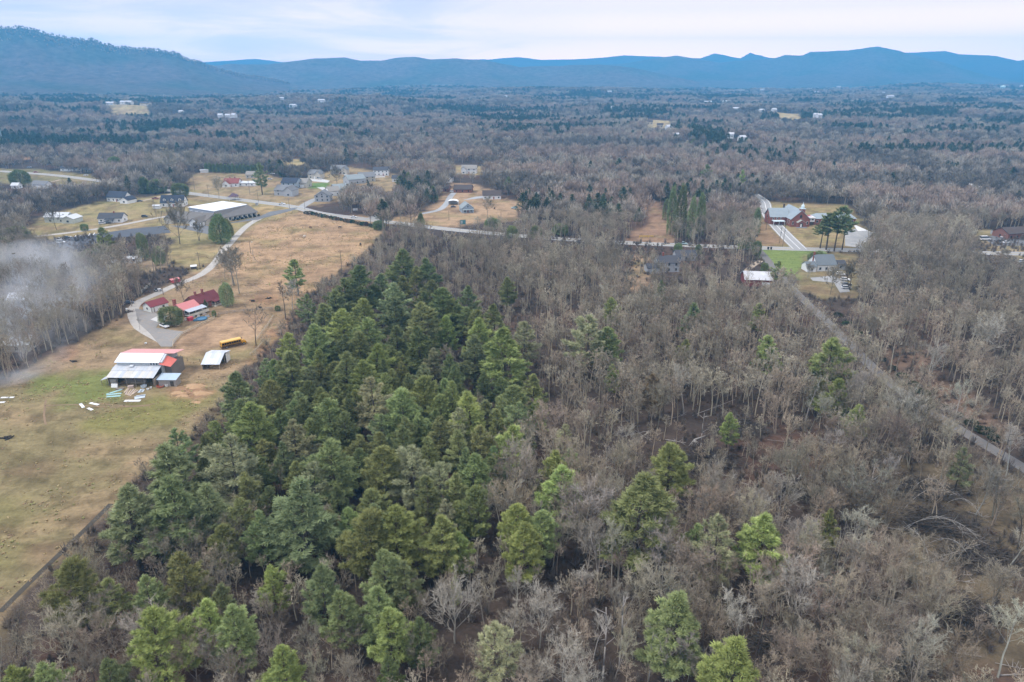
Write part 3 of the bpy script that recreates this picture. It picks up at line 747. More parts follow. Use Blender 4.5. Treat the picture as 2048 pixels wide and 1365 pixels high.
    for k in range(3): part(MB().box(W_ - 3.6 + k * 1.0, W_ - 3.1 + k * 1.0, Y0 - 0.05, Y0 + 0.02, 5.65, 6.3), 'window', GLASS(), r)
    part(MB().box(X1 + 0.02, X1 + 2.4, YR - 3.0, YR + 5.5, 0, 4.9), 'side_shed_wall', mat('grey_boards_dark', (0.20, 0.175, 0.15), 0.9, 0.2, 2.0), r)
    part(MB().slab([(X1 - 0.75, Y0 - 0.8, 6.2), (X1 + 3.0, Y0 - 0.5, 5.2), (X1 + 3.4, YR - 0.2, 6.2), (X1 - 0.75, YR - 0.1, 7.9)], 0.08), 'side_shed_roof', red, r)
    part(MB().box(X0 - 1.8, X0 - 0.1, Y0 + 0.5, Y0 + 5, 0, 4.2), 'left_shed_wall', wood, r)
    part(MB().slab([(X0 - 2.1, Y0, 4.3), (X0, Y0, 5.0), (X0, Y0 + 5.4, 5.0), (X0 - 2.1, Y0 + 5.4, 4.3)], 0.07), 'left_shed_roof', teal, r)
    part(MB().slab([(-3.1, 0.6, 2.0), (-0.15, 0.6, 2.9), (-0.15, 3.8, 2.9), (-3.1, 3.8, 2.0)], 0.07), 'left_lean_to_roof', tin[2], r)
    for y in (0.8, 3.6): part(MB().tube((-2.9, y, 0), (-2.9, y, 1.95), 0.08, 0.08, 6), 'post', wood, r)
    # low shed with two blue-grey sheets
    part(MB().box(W_ + 1.2, W_ + 7.2, 0.6, 3.8, 0, 2.45), 'low_shed_wall', blk, r)
    for a, b in ((W_ + 0.7, W_ + 3.95), (W_ + 4.0, W_ + 7.6)):
        part(MB().slab([(a, 0.2, 2.62), (b, 0.2, 2.62), (b, 4.4, 3.35), (a, 4.4, 3.35)], 0.07), 'low_shed_roof', bluet, r)
    part(MB().box(W_ + 5.2, W_ + 6.4, 0.53, 0.58, 0.1, 2.0), 'door', dark, r)
    return p0, yaw

def build_tin_shed():
    p = G(404.8, 740.5); q = G(439.3, 740.5)
    w = float(np.hypot(*(q - p)[:2])); a = math.atan2(q[1] - p[1], q[0] - p[0])
    r = root('tin_shed', (p[0], p[1], 0), a, 'open sided shed with a grey tin roof beside the big barn', 'shed')
    gal = [mat('galvanised_%d' % k, c, 0.4, 0.08, 0.9, stretch=(1, 0.3, 1), wave=('X', 3.0, 0.5)) for k, c in enumerate([(0.60, 0.63, 0.67), (0.66, 0.68, 0.70), (0.55, 0.58, 0.62)])]
    sky_ = mat('fibreglass', (0.80, 0.81, 0.80), 0.4, 0.04); wood = mat('grey_boards', (0.24, 0.21, 0.18)); pale = mat('pale_post', (0.46, 0.38, 0.27), 0.9, 0.15)
    n = 6
    for k in range(n):
        x0, x1 = -0.3 + (w + 0.6) * k / n, -0.3 + (w + 0.6) * (k + 1) / n - 0.015
        part(MB().slab([(x0, 0, 2.15), (x1, 0, 2.15), (x1 + 0.02, 5.6, 4.5), (x0 + 0.02, 5.6, 4.5)], 0.06), 'roof_sheet', gal[k % 3], r)
        if k in (2, 3): part(MB().slab([(x0 + 0.1, 0.3, 2.36), (x1 - 0.1, 0.3, 2.36), (x1 - 0.1, 2.6, 3.33), (x0 + 0.1, 2.6, 3.33)], 0.03), 'skylight', sky_, r)
    for k in range(n):
        x0, x1 = -0.2 + (w + 0.9) * k / n, -0.2 + (w + 0.9) * (k + 1) / n - 0.015
        part(MB().slab([(x0, 5.62, 4.55), (x1, 5.62, 4.55), (x1 + 0.3, 9.4, 3.9), (x0 + 0.3, 9.4, 3.9)], 0.06), 'roof_sheet', gal[(k + 1) % 3], r)
    for x in (0.1, w - 0.1):
        for y, z in ((0.3, 2.1), (5.4, 4.3), (9.0, 3.85)): part(MB().tube((x, y, 0), (x, y, z), 0.1, 0.1, 6), 'post', pale if x > 1 else wood, r)
    part(MB().box(0, w, 9.0, 9.15, 0, 3.7), 'back_wall', wood, r); part(MB().box(-0.05, 0.1, 0.4, 9.0, 0, 2.2), 'side_wall', wood, r)
    part(MB().box(w + 0.25, w + 0.4, 6.0, 9.3, 0.3, 3.9), 'white_panel', WHITE(), r)
    part(MB().box(0, w, 0.1, 0.22, 1.9, 2.1), 'fascia', mat('barn_inside', (0.09, 0.075, 0.06)), r)

def build_farmhouse():
    a = G(393.5, 610, 2.8); b = G(442, 595, 2.8)
    yaw = math.atan2(b[1] - a[1], b[0] - a[0]); L_ = float(np.hypot(*(b - a)[:2]))
    r = root('farmhouse', (a[0], a[1], 0), yaw, 'brick farmhouse with maroon and pink roofs and three chimneys', 'house')
    brick = mat('farm_brick', (0.27, 0.17, 0.12), 0.9, 0.15, 3.0); mar = roof_col('maroon', (0.155, 0.040, 0.045)); pink = mat('pink_tin', (0.60, 0.22, 0.21), 0.5, 0.07, 0.8, wave=('X', 3.0, 0.4))
    grey = mat('grey_porch_tin', (0.46, 0.49, 0.53), 0.5, 0.1, 0.8, wave=('X', 3.0, 0.4)); cream = mat('cream_trim', (0.62, 0.57, 0.47), 0.7, 0.08); dk = mat('dark_wood', (0.10, 0.08, 0.07), 0.9, 0.15)
    D = 9.0
    part(gable_walls(0.3, L_ - 0.3, 0.4, D, 2.8, 2.9), 'wall', brick, r)
    rf = part(gable_roof(0.3, L_ - 0.3, 0.4, D, 2.8, 2.9, 0.5), 'roof', mar, r)
    chimney(rf, 3.2, D / 2 + 0.2, 4.8, 7.2); chimney(rf, 6.6, D / 2 - 0.2, 4.8, 7.6)
    for x in (2.2, 5.0, 8.6, 11.2):
        if x < L_ - 1.5: window(r, (x, 0.37, 1.5), 0, 1.1, 1.3, True)
    window(r, (L_ - 0.28, 3.0, 1.5), math.pi / 2, 1.2, 1.3, True); window(r, (L_ - 0.28, 6.3, 1.5), math.pi / 2, 1.2, 1.3, True)
    door(r, (7.0, 0.37, 0.1), 0)
    for x in (8.2, 11.6): part(MB().box(x - 0.1, x + 0.1, -1.9, -1.7, 0, 2.4), 'porch_post', cream, r)
    part(MB().slab([(7.6, -2.2, 2.45), (12.2, -2.2, 2.45), (12.2, 0.34, 2.85), (7.6, 0.34, 2.85)], 0.12), 'porch_roof', mar, r)
    part(MB().box(7.6, 12.2, -2.0, 0.38, 0, 0.25), 'porch_floor', cream, r)
    # pink-roofed wing to the left and in front
    x0, x1, y0, y1 = -8.6, -0.4, -2.2, 5.0
    part(gable_walls(x0, x1, y0, y1, 3.0, 2.0), 'wing_wall', brick, r)
    wr = part(gable_roof(x0, x1, y0, y1, 3.0, 2.0, 0.4), 'wing_roof', pink, r)
    chimney(wr, -8.2, 3.4, 3.0, 6.9, 1.15)
    part(MB().slab([(x0 + 0.6, y0 - 3.4, 2.55), (x1 + 1.6, y0 - 3.4, 2.55), (x1 + 1.6, y0 - 0.1, 3.1), (x0 + 0.6, y0 - 0.1, 3.1)], 0.1), 'carport_roof', grey, r)
    for x in (x0 + 0.8, -4.6, -1.4, x1 + 1.4): part(MB().box(x - 0.08, x + 0.08, y0 - 3.3, y0 - 3.14, 0.9, 2.45), 'carport_post', cream, r)
    part(MB().box(x0 + 0.4, x1 + 1.9, y0 - 3.9, y0 - 0.05, 0.55, 0.8), 'deck', mat('grey_deck', (0.36, 0.34, 0.31), 0.9, 0.14), r)
    part(MB().box(x0 + 0.4, x1 + 1.9, y0 - 4.0, y0 - 3.92, 0.55, 1.6), 'deck_rail', cream, r)
    for x in (-7.2, -4.4, -2.2): window(r, (x, y0 - 0.04, 1.9), 0, 1.1, 1.3, True)
    window(r, (x0 - 0.03, 1.4, 1.7), -math.pi / 2, 1.1, 1.3, True)
    o = np.array((a[0], a[1], 0.0)); ex = np.array((math.cos(yaw), math.sin(yaw), 0)); ey = np.array((-ex[1], ex[0], 0))
    F = lambda x, y, z=0: o + ex * x + ey * y + np.array((0, 0, z))
    # garage
    g0 = G(291, 612, 2.6); g1 = G(327, 599, 2.6)
    gp = G(305, 626); gy = yaw
    gr = root('garage', gp, gy, 'small white garage with a maroon roof beside the farm lane', 'garage')
    wht = mat('white_siding', (0.70, 0.72, 0.68), 0.7, 0.06, 1.2)
    part(gable_walls(-0.2, 8.0, 0, 6.2, 2.7, 1.7), 'wall', wht, gr)
    part(gable_roof(-0.2, 8.0, 0, 6.2, 2.7, 1.7, 0.45), 'roof', roof_col('maroon_garage', (0.20, 0.045, 0.05)), gr)
    for x in (2.1, 3.5): part(MB().box(x - 0.65, x + 0.65, -0.07, -0.01, 0.05, 2.1), 'door', WHITE(), gr)
    window(gr, (5.6, -0.02, 1.5), 0, 1.0, 1.0, True); window(gr, (-0.22, 3.1, 1.5), -math.pi / 2, 1.0, 1.0, True)
    for x in (-0.2, 1.1): part(MB().box(x - 0.09, x + 0.09, -0.12, 0.02, 0, 2.6), 'corner_post', mat('brown_trim', (0.17, 0.10, 0.07), 0.8, 0.1), gr)
    return F, yaw

def build_bus():
    yaw = yaw2((446, 697), (488, 687.5))
    r = root('school_bus', (G(446, 697) + G(488, 687.5)) / 2 + np.array((0, 0, 0.03)), yaw, 'yellow school bus parked below the gnarled dead tree', 'bus')
    yel = mat('bus_yellow', (0.72, 0.36, 0.025), 0.4, 0.06, 0.6, spec=0.5); top = mat('bus_roof', (0.78, 0.50, 0.14), 0.45, 0.06, 0.6); blk = mat('bus_black', (0.02, 0.02, 0.02), 0.6, 0.05)
    W_ = 1.2
    prof = [(-W_, .65), (W_, .65), (W_, 2.35), (W_ * 0.93, 2.62), (-W_ * 0.93, 2.62), (-W_, 2.35)]
    part(MB().prism(prof, -4.7, 3.0, 'x'), 'body', yel, r)
    part(MB().prism([(-W_ * 0.92, 2.625), (W_ * 0.92, 2.625), (W_ * 0.7, 2.84), (0, 2.92), (-W_ * 0.7, 2.84)], -4.7, 2.95, 'x'), 'roof', top, r)
    part(MB().prism([(3.01, .6), (4.7, .6), (4.78, 1.0), (4.6, 1.55), (3.01, 1.8)], -0.98, 0.98, 'y'), 'hood', yel, r)
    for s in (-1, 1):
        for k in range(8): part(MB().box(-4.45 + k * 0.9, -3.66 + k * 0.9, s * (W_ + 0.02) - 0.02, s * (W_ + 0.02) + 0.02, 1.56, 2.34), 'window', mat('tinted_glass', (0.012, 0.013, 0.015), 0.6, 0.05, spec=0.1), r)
        part(MB().box(-4.69, 2.98, s * (W_ + 0.008) - 0.008, s * (W_ + 0.008) + 0.008, 0.66, 1.02), 'lower_shade_strip', mat('bus_lower_shade', (0.10, 0.06, 0.02), 0.7, 0.15), r)  # dark strip that paints the shade along the lower side of the body
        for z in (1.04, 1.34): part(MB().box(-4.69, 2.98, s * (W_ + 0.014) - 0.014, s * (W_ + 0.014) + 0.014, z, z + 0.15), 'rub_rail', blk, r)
        part(MB().box(4.70, 4.80, s * 0.72 - 0.14, s * 0.72 + 0.14, 0.98, 1.22), 'headlight', mat('lamp_glass', (0.7, 0.7, 0.68)), r)
        part(MB().tube((3.2, s * 1.0, 1.8), (3.9, s * 1.38, 2.05), 0.025, 0.025, 5).box(3.8, 3.95, s * 1.38 - 0.1, s * 1.38 + 0.1, 1.85, 2.25), 'mirror', blk, r)
    part(MB().box(2.99, 3.03, -1.0, 1.0, 1.82, 2.5), 'windshield', GLASS(), r)
    part(MB().box(-4.73, -4.70, -0.45, 0.45, 0.8, 2.4), 'rear_door', yel, r); part(MB().box(-4.75, -4.735, -0.36, 0.36, 1.6, 2.25), 'rear_window', GLASS(), r)
    part(MB().box(4.78, 4.9, -1.1, 1.1, 0.5, 0.78), 'front_bumper', blk, r); part(MB().box(-4.85, -4.72, -1.15, 1.15, 0.5, 0.78), 'rear_bumper', blk, r)
    for x in (-2.8, 3.7):
        for s in (-1, 1): wheel(r, (x, s * 1.02, 0.48), 0.48, 0.3)

def flat_thing(name, p, size, yaw, m, label, cat, group=None, tiltx=0.0):
    w, d, h = size
    o = MB().box(-w / 2, w / 2, -d / 2, d / 2, 0, h).build(name, m, None, False, p, (tiltx, 0, yaw))
    return tag(o, label, cat, group)
def build_farm_clutter(F, fyaw, bp, byaw):
    ex = np.array((math.cos(byaw), math.sin(byaw), 0)); ey = np.array((-ex[1], ex[0], 0))
    teal = mat('teal_panel', (0.35, 0.55, 0.55), 0.6, 0.1); plank = mat('fresh_plank', (0.52, 0.42, 0.30), 0.85, 0.15); sheet = mat('white_sheet', (0.74, 0.75, 0.74), 0.6, 0.06); gy = mat('grey_sheet', (0.52, 0.58, 0.62), 0.5, 0.08); pinkp = mat('weathered_plank', (0.50, 0.40, 0.34), 0.9, 0.15)
    def line(name, a, b, wd, m, lab, cat, grp, z=0.04, th=0.07):
        p, q = G(*a), G(*b); L_ = float(np.hypot(*(q - p)[:2]))
        o = MB().box(-L_ / 2, L_ / 2, -wd / 2, wd / 2, 0, th).build(name, m, None, False, (p + q) / 2 + np.array((0, 0, z)), (0, 0, math.atan2(q[1] - p[1], q[0] - p[0])))
        tag(o, lab, cat, grp)
    for a, b, lab in [((213, 789.5), (244, 779.5), 'teal board lying slantwise in front of the barn'), ((213, 790.5), (243, 787.5), 'middle of three teal boards in front of the barn'), ((213, 794.5), (241, 792.5), 'lowest of three teal boards in front of the barn')]: line('board', a, b, 0.9, teal, lab, 'board', 'teal boards in front of the barn')
    for k, (a, b) in enumerate([((251, 790), (259, 776)), ((254, 791), (262, 780)), ((257, 792), (268, 779)), ((260, 793), (272, 779)), ((264, 790), (276, 781)), ((248, 787), (256, 778))]):
        line('plank', a, b, 0.45, plank if k % 2 else pinkp, 'weathered plank in the loose pile before the barn', 'plank', 'planks strewn before the barn', 0.05 + 0.03 * (k % 3))
    for a, b, lab in [((278, 786), (284, 779), 'grey metal sheet end-on beside the plank pile'), ((283, 785), (287, 780), 'narrow grey metal sheet right of the plank pile')]: line('metal_sheet', a, b, 1.0, gy, lab, 'metal sheet', 'sheets strewn before the barn')
    for a, b, wd, m, lab in [((269, 797), (290, 793), 2.2, gy, 'wide blue-grey sheet on the grass before the barn'), ((272, 793.5), (291, 790.5), 1.0, gy, 'upper narrow blue-grey sheet on the grass'), ((249, 802.5), (281, 802), 1.3, sheet, 'long white sheet lowest of the pile before the barn'), ((324, 766.5), (349, 768), 1.5, gy, 'grey sheet leaning along the low shed')]: line('metal_sheet', a, b, wd, m, lab, 'metal sheet', 'sheets strewn before the barn')
    for a, b, lab in [((180, 806.5), (197, 810.5), 'white board in the pasture, topmost of three near the barn'), ((161, 808), (167, 816), 'white board lying end-on in the pasture'), ((176, 817), (185, 821), 'short white board, lowest of three in the pasture'), ((2, 796), (28, 795.5), 'long white board at the left edge of the pasture'), ((-6, 806), (10, 805), 'pale board cut by the left edge of the photo')]: line('board', a, b, 0.9, sheet, lab, 'board', 'white boards left in the pasture')
    def tub(name, px, py, rr, h, m, lab, cat):
        o = MB().lathe([(0, 0.02), (rr * 0.85, 0.02), (rr, h), (rr * 0.86, h), (rr * 0.74, 0.12), (0, 0.12)], 12).build(name, m, None, False, G(px, py)); tag(o, lab, cat)
    tub('water_tub', 321, 774.5, 1.3, 0.6, mat('red_tub', (0.42, 0.13, 0.07), 0.6, 0.1), 'rust red tub on the grass before the low shed', 'tub')
    tub('bucket', 334, 773, 0.6, 0.9, sheet, 'white bucket standing right of the red tub', 'bucket'); tub('bucket', 302, 777, 0.35, 0.5, sheet, 'small white bucket right of the plank pile', 'bucket'); tub('bucket', 296, 780, 0.45, 0.5, sheet, 'white pail nearest the plank pile', 'bucket'); tub('bucket', 292, 688, 0.45, 0.5, sheet, 'white pail alone on the grass by the gravel yard', 'bucket')
    tub('cart_top', 288, 775, 1.0, 0.7, gy, 'grey rounded metal lid before the barn', 'metal lid')
    flat_thing('scrap_pile', G(262, 776), (1.8, 1.2, 0.8), 0.3, pinkp, 'brown crate of scrap at the barn front', 'crate'); flat_thing('feed_trough', G(240, 779), (2.6, 0.9, 0.4), 0.1, mat('grey_boards', (0.24, 0.21, 0.18)), 'low grey trough at the barn front', 'trough')
    # heaps of sandy earth
    for k, (px, py, w, d, h, lab) in enumerate([(388, 773, 7, 4, 0.9, 'widest heap of orange sand right of the barn'), (403, 787, 6.5, 3, 0.7, 'heap of orange sand farthest right'), (357, 786, 5, 2.5, 0.5, 'low heap of orange sand nearest the barn'), (365, 792, 4, 2.2, 0.5, 'small heap of orange sand below the others'), (392, 805, 3.5, 2, 0.4, 'small pale sand heap nearest the pine edge')]):
        m = MB(); n = 18; v = [(0, 0, h)]
        for ring, (f, z) in enumerate(((0.3, 0.86), (0.62, 0.45), (1.0, -0.02))):
            for i in range(n):
                t = 2 * math.pi * i / n; rr = f * (1 + 0.18 * math.sin(3 * t + k) + 0.1 * math.sin(7 * t + 2 * k)); v.append((w / 2 * rr * math.cos(t), d / 2 * rr * math.sin(t), h * z))
        f = [(0, 1 + i, 1 + (i + 1) % n) for i in range(n)]
        for q in range(2): f += [(1 + q * n + i, 1 + q * n + n + i, 1 + q * n + n + (i + 1) % n, 1 + q * n + (i + 1) % n) for i in range(n)]
        o = m.add(v, f).build('sand_heap', mat('orange_sand', (0.42, 0.27, 0.15), 0.95, 0.2, 1.0), None, True, G(px, py)); tag(o, lab, 'sand heap', 'sand heaps beside the barn')
    # dark burn piles
    for px, py, w, lab in [(10, 878, 26, 'charred heap at the left edge of the pasture'), (148, 724, 10, 'dark round lump on the pasture slope'), (537, 598, 12, 'dark log heap on red dirt beyond the corral'), (507, 603, 14, 'low dark log heap left of the red dirt'), (521, 616, 6, 'small dark stump heap beyond the corral fence')]:
        p = G(px, py); Wd = w / ppm(p); t = TreeMesh(); rs = np.random.RandomState(int(px)); n = 60
        rr = root('burn_pile', p, 0, lab, 'heap', 'dark heaps in the pastures')
        for i in range(10):
            c = np.array((rs.normal() * Wd * 0.22, rs.normal() * Wd * 0.1, rs.uniform(0.1, 0.4))); d = rs.normal(size=3) * np.array((0.45, 0.3, 0.08)) * Wd * 0.45
            part(MB().tube(c - d, c + d, 0.22, 0.16, 6), 'charred_log', mat('charred', (0.035, 0.03, 0.027), 0.95, 0.25, 2.0), rr)
    # fences
    def fence(pts, h, label, rails, col, step=3.0, rail_t=0.09):
        g = [G(*p) for p in pts]
        r = root('fence', g[0], 0, label, 'fence', 'farm fences')
        wood = mat('fence_' + col, {'pale': (0.50, 0.42, 0.31), 'grey': (0.30, 0.27, 0.24), 'dark': (0.13, 0.11, 0.09)}[col], 0.9, 0.15, 2.0)
        for a, b in zip(g[:-1], g[1:]):
            a = a - g[0]; b = b - g[0]; L_ = float(np.hypot(*(b - a)[:2])); n = max(1, int(L_ / step))
            for k in range(n):
                p = a + (b - a) * k / n
                put('post', shared(('post', h, col), lambda: MB().tube((0, 0, 0), (0, 0, h), 0.09, 0.08, 6).mesh(wood)), r, p)
            for z in rails:
                o = MB().box(0, L_, -rail_t / 2, rail_t / 2, z - rail_t, z + rail_t).build('rail', wood, r, False, a, (0, 0, math.atan2(b[1] - a[1], b[0] - a[0])))
        put('post', shared(('post', h, col), lambda: None), r, g[-1] - g[0])
    fence([(346, 697), (347, 688), (353, 681), (362, 672), (378, 664), (402, 652), (430, 638)], 1.3, 'pale rail fence along the near side of the corral', (0.55, 1.1), 'pale', 2.6, 0.12)
    fence([(438, 631), (470, 626), (505, 623), (545, 620)], 1.3, 'grey rail fence along the far side of the corral', (0.6, 1.15), 'grey')
    fence([(547, 634), (536, 652), (524, 668), (512, 684)], 1.2, 'pale rail fence down the corral bank', (0.6, 1.1), 'pale')
    fence([(527, 686), (515, 700), (500, 712)], 1.1, 'low pale fence below the dead tree', (0.6, 1.0), 'pale')
    fence([(350, 712), (375, 722), (400, 724), (425, 716), (445, 702)], 1.2, 'dark wire fence between barn and tin shed', (0.9,), 'dark', 4.0, 0.03)
    fence([(508, 446), (540, 434), (570, 426), (600, 424), (640, 436)], 1.2, 'post fence along the bend where lane and highway meet', (1.0,), 'grey', 5.0, 0.05)
    fence([(640, 436), (700, 446), (770, 458), (755, 480), (733, 506), (702, 530)], 1.2, 'post fence around the far corner of the tan field', (0.9,), 'dark', 6.0, 0.04)
    # derelict plank fence left of the lane
    g = [G(283, 587), (G(301, 571))]; L_ = float(np.hypot(*(g[1] - g[0])[:2]))
    r = root('plank_fence', g[0], math.atan2(g[1][1] - g[0][1], g[1][0] - g[0][0]), 'derelict grey plank fence leaning by the bare trees left of the lane', 'fence')
    for k in range(14): part(MB().box(L_ * k / 14, L_ * k / 14 + L_ / 14 * 0.85, -0.05, 0.05, 0, 1.5 + 0.25 * math.sin(k * 1.9)), 'plank', mat('silver_planks', (0.42, 0.39, 0.33), 0.9, 0.15), r)
    # clutter by the house
    blue = mat('blue_plastic', (0.07, 0.17, 0.27), 0.4, 0.06); redp = mat('red_plastic', (0.52, 0.07, 0.09), 0.5, 0.08)
    px = [(391, 642, 0.9, 'small blue paddling pool in the house yard'), (403, 639, 2.4, 'round blue pool tub beside the farmhouse deck')]
    for x, y, rr, lab in px:
        o = MB().lathe([(0, 0.03), (rr, 0.03), (rr, 0.55), (rr * 0.92, 0.58), (rr * 0.88, 0.3), (0, 0.3)], 18).build('pool', blue, None, False, G(x, y)); tag(o, lab, 'pool')
    o = flat_thing('plastic_playhouse', G(381, 641), (2.2, 1.6, 1.5), fyaw, redp, 'bright red plastic play box under the deck edge', 'toy box')
    for k, (x, y, lab, m) in enumerate([(386, 634, 'grey crate on the yard before the deck', gy), (397, 633, 'pale table heaped with things before the deck', sheet), (409, 630, 'brown chest at the yard end', pinkp), (415, 634, 'grey bin at the yard end', gy), (373, 640, 'white slab by the round evergreen', sheet), (402, 627, 'pale cabinet near the porch', plank)]):
        rr = root('yard_box', G(x, y), fyaw + k, lab, 'box', 'boxes cluttering the house yard')
        part(MB().box(-0.7, 0.7, -0.5, 0.5, 0, 0.7), 'body', m, rr); part(MB().box(-0.75, 0.75, -0.55, 0.55, 0.7, 0.78), 'lid', mat('grey_boards', (0.24, 0.21, 0.18)), rr)
    flat_thing('timber_kerb', G(348, 651), (5.5, 0.3, 0.3), -0.35, plank, 'timber kerb under the round evergreen', 'kerb')
    # red trailer
    p = G(352, 567); r = root('livestock_trailer', p, yaw2((346, 568), (363, 564)), 'red trailer with a pink tin top beside the lane', 'trailer')
    part(MB().box(-2.0, 2.0, -1.0, 1.0, 0.6, 2.2), 'body', redp, r); part(MB().slab([(-2.6, -1.2, 2.3), (2.2, -1.2, 2.3), (2.2, 1.2, 2.6), (-2.6, 1.2, 2.6)], 0.08), 'roof', mat('pink_tin', (0.60, 0.22, 0.21)), r)
    for x in (-0.5, 0.5):
        for s in (-1, 1): wheel(r, (x, s * 1.1, 0.36))
    # old tractor / junk by the lane
    p = G(317, 583); r = root('old_tractor', p, 0.5, 'old pale tractor with junk beside the lane bend', 'tractor')
    part(MB().box(-1.6, 1.2, -0.5, 0.5, 0.6, 1.3), 'body', sheet, r); part(MB().box(-1.4, -0.4, -0.6, 0.6, 1.3, 2.2), 'cab', mat('dark_wood', (0.10, 0.08, 0.07)), r)
    for x, rr in ((-1.0, 0.75), (1.0, 0.45)):
        for s in (-1, 1): wheel(r, (x, s * 0.75, rr), rr, 0.35)
    p = G(255, 624); r = root('garden_tractor', p, 2.0, 'small cream garden tractor on the slope left of the lane', 'tractor')
    part(MB().box(-1.1, 1.1, -0.5, 0.5, 0.4, 1.1), 'body', mat('cream_paint', (0.62, 0.58, 0.48), 0.5, 0.06), r); part(MB().box(-0.9, -0.2, -0.4, 0.4, 1.1, 1.8), 'seat', sheet, r)
    for x, rr in ((-0.7, 0.5), (0.8, 0.35)):
        for s in (-1, 1): wheel(r, (x, s * 0.6, rr), rr, 0.3)
    vehicle('sedan', 258, 608, 0.3, ('navy', (0.05, 0.06, 0.09)), 'dark blue car at the wood edge left of the garage')
    vehicle('pickup', 329, 655, yaw2((322, 651), (337, 657)), ('white', (0.80, 0.80, 0.79)), 'white pickup beside the huge round evergreen', 'pickup')
    p = G(388, 538); r = root('beehive_shelter', p, 0.3, 'small dark shelter with a pale tin roof by the lane', 'shelter')
    part(MB().box(-1.3, 1.3, -0.9, 0.9, 0, 1.4), 'wall', mat('dark_wood', (0.10, 0.08, 0.07)), r); part(MB().slab([(-1.6, -1.1, 1.5), (1.6, -1.1, 1.5), (1.6, 1.1, 2.0), (-1.6, 1.1, 2.0)], 0.08), 'roof', sheet, r)

def build_cows():
    dark = mat('black_hide', (0.03, 0.027, 0.025), 0.9, 0.2); brown = mat('brown_hide', (0.12, 0.06, 0.035), 0.9, 0.2); pale = mat('white_hide', (0.65, 0.6, 0.52), 0.9, 0.12)
    def cow(px, py, yaw, m, lab):
        me = bpy.data.meshes.new('cow')
        J = [((-.75, 0, 1.2), .36), ((0, 0, 1.15), .42), ((.6, 0, 1.18), .36), ((1.0, 0, 1.25), .2), ((1.35, 0, 0.8), .17), ((1.55, 0, 0.5), .1)]
        E = [(0, 1), (1, 2), (2, 3), (3, 4), (4, 5)]
        def leg(base, xo, s, front):
            k = len(J); J.extend([((xo, s * .24, .85), .15), ((xo + (0.03 if front else -0.08), s * .24, .45), .085), ((xo + 0.02, s * .24, .0), .07)])
            E.extend([(base, k), (k, k + 1), (k + 1, k + 2)])
        for s in (-1, 1): leg(0, -.75, s, False); leg(2, .6, s, True)
        k = len(J); J.extend([((-1.1, 0, 1.3), .05), ((-1.18, 0, .7), .04)]); E.extend([(0, k), (k, k + 1)])
        for s in (-1, 1): k = len(J); J.append(((1.3, s * .25, 0.95), .05)); E.append((4, k))
        me.from_pydata([j[0] for j in J], E, []); me.materials.append(m)
        o = put('cow', me, None, G(px, py), (0, 0, yaw))
        sk = o.modifiers.new('skin', 'SKIN')
        for i, (_, rr) in enumerate(J): me.skin_vertices[0].data[i].radius = (rr, rr)
        me.skin_vertices[0].data[1].use_root = True
        o.modifiers.new('smooth', 'SUBSURF').levels = 1
        tag(o, lab, 'cow', 'cattle grazing the tan field')
    cow(680, 457.5, 0.2, dark, 'black cow grazing, rightmost in the upper field'); cow(621.5, 457.5, 2.6, brown, 'brown cow grazing left of the black one'); cow(609, 475.5, 1.0, pale, 'white cow lying lower in the tan field')
    cow(721, 491, 1.6, dark, 'dark cow by the field corner pole'); cow(989, 419, 1.2, dark, 'dark animal standing on the lawn right of the small gabled house')

POLES = [(684, 542, 500, 'pole at the field corner beside the pines'), (502, 508, 482, 'pole in the tan field with a pale lamp'), (400, 535, 505, 'short pole beside the lane above the tin shelter'), (327, 590, 560, 'pole beside the lane at the garage'), (517, 405, 380, 'pole on the highway behind the hall'), (579, 417, 398, 'pole at the subdivision entrance'), (610, 420, 402, 'pole right of the subdivision entrance'),
         (312, 428, 395, 'left of two poles beside the small white shed'), (309, 424, 402, 'right hidden pole beside the small white shed'), (390, 383, 358, 'pole on the road left of the bungalow'), (418, 394, 370, 'pole beside the rounded street tree'), (500, 390, 362, 'pole before the long low white house'), (867, 409, 388, 'pole before the dark conical evergreen'),
         (898, 440, 422, 'pole in the mid lawn left of the gabled house'), (801, 437, 416, 'slim pole at the mid lawn road'), (1002, 434, 424, 'short pole on the lawn right of the gabled house'), (1565, 494, 446, 'taller pole at the church road junction'), (1559, 487, 455, 'shorter pole at the church road junction'), (1532, 460, 425, 'pole beside the church lane'), (2001, 500, 468, 'pole before the right edge parking lot'), (2034, 492, 476, 'shorter pole at the right edge'), (1895, 520, 486, 'pale street pole above the bare trees'),
         (1515, 520, 492, 'pale post at the green lawn corner'), (1700, 830, 790, 'slim pole along the gravel lane'), (465, 612, 604, 'white post beside the tall soft evergreen')]
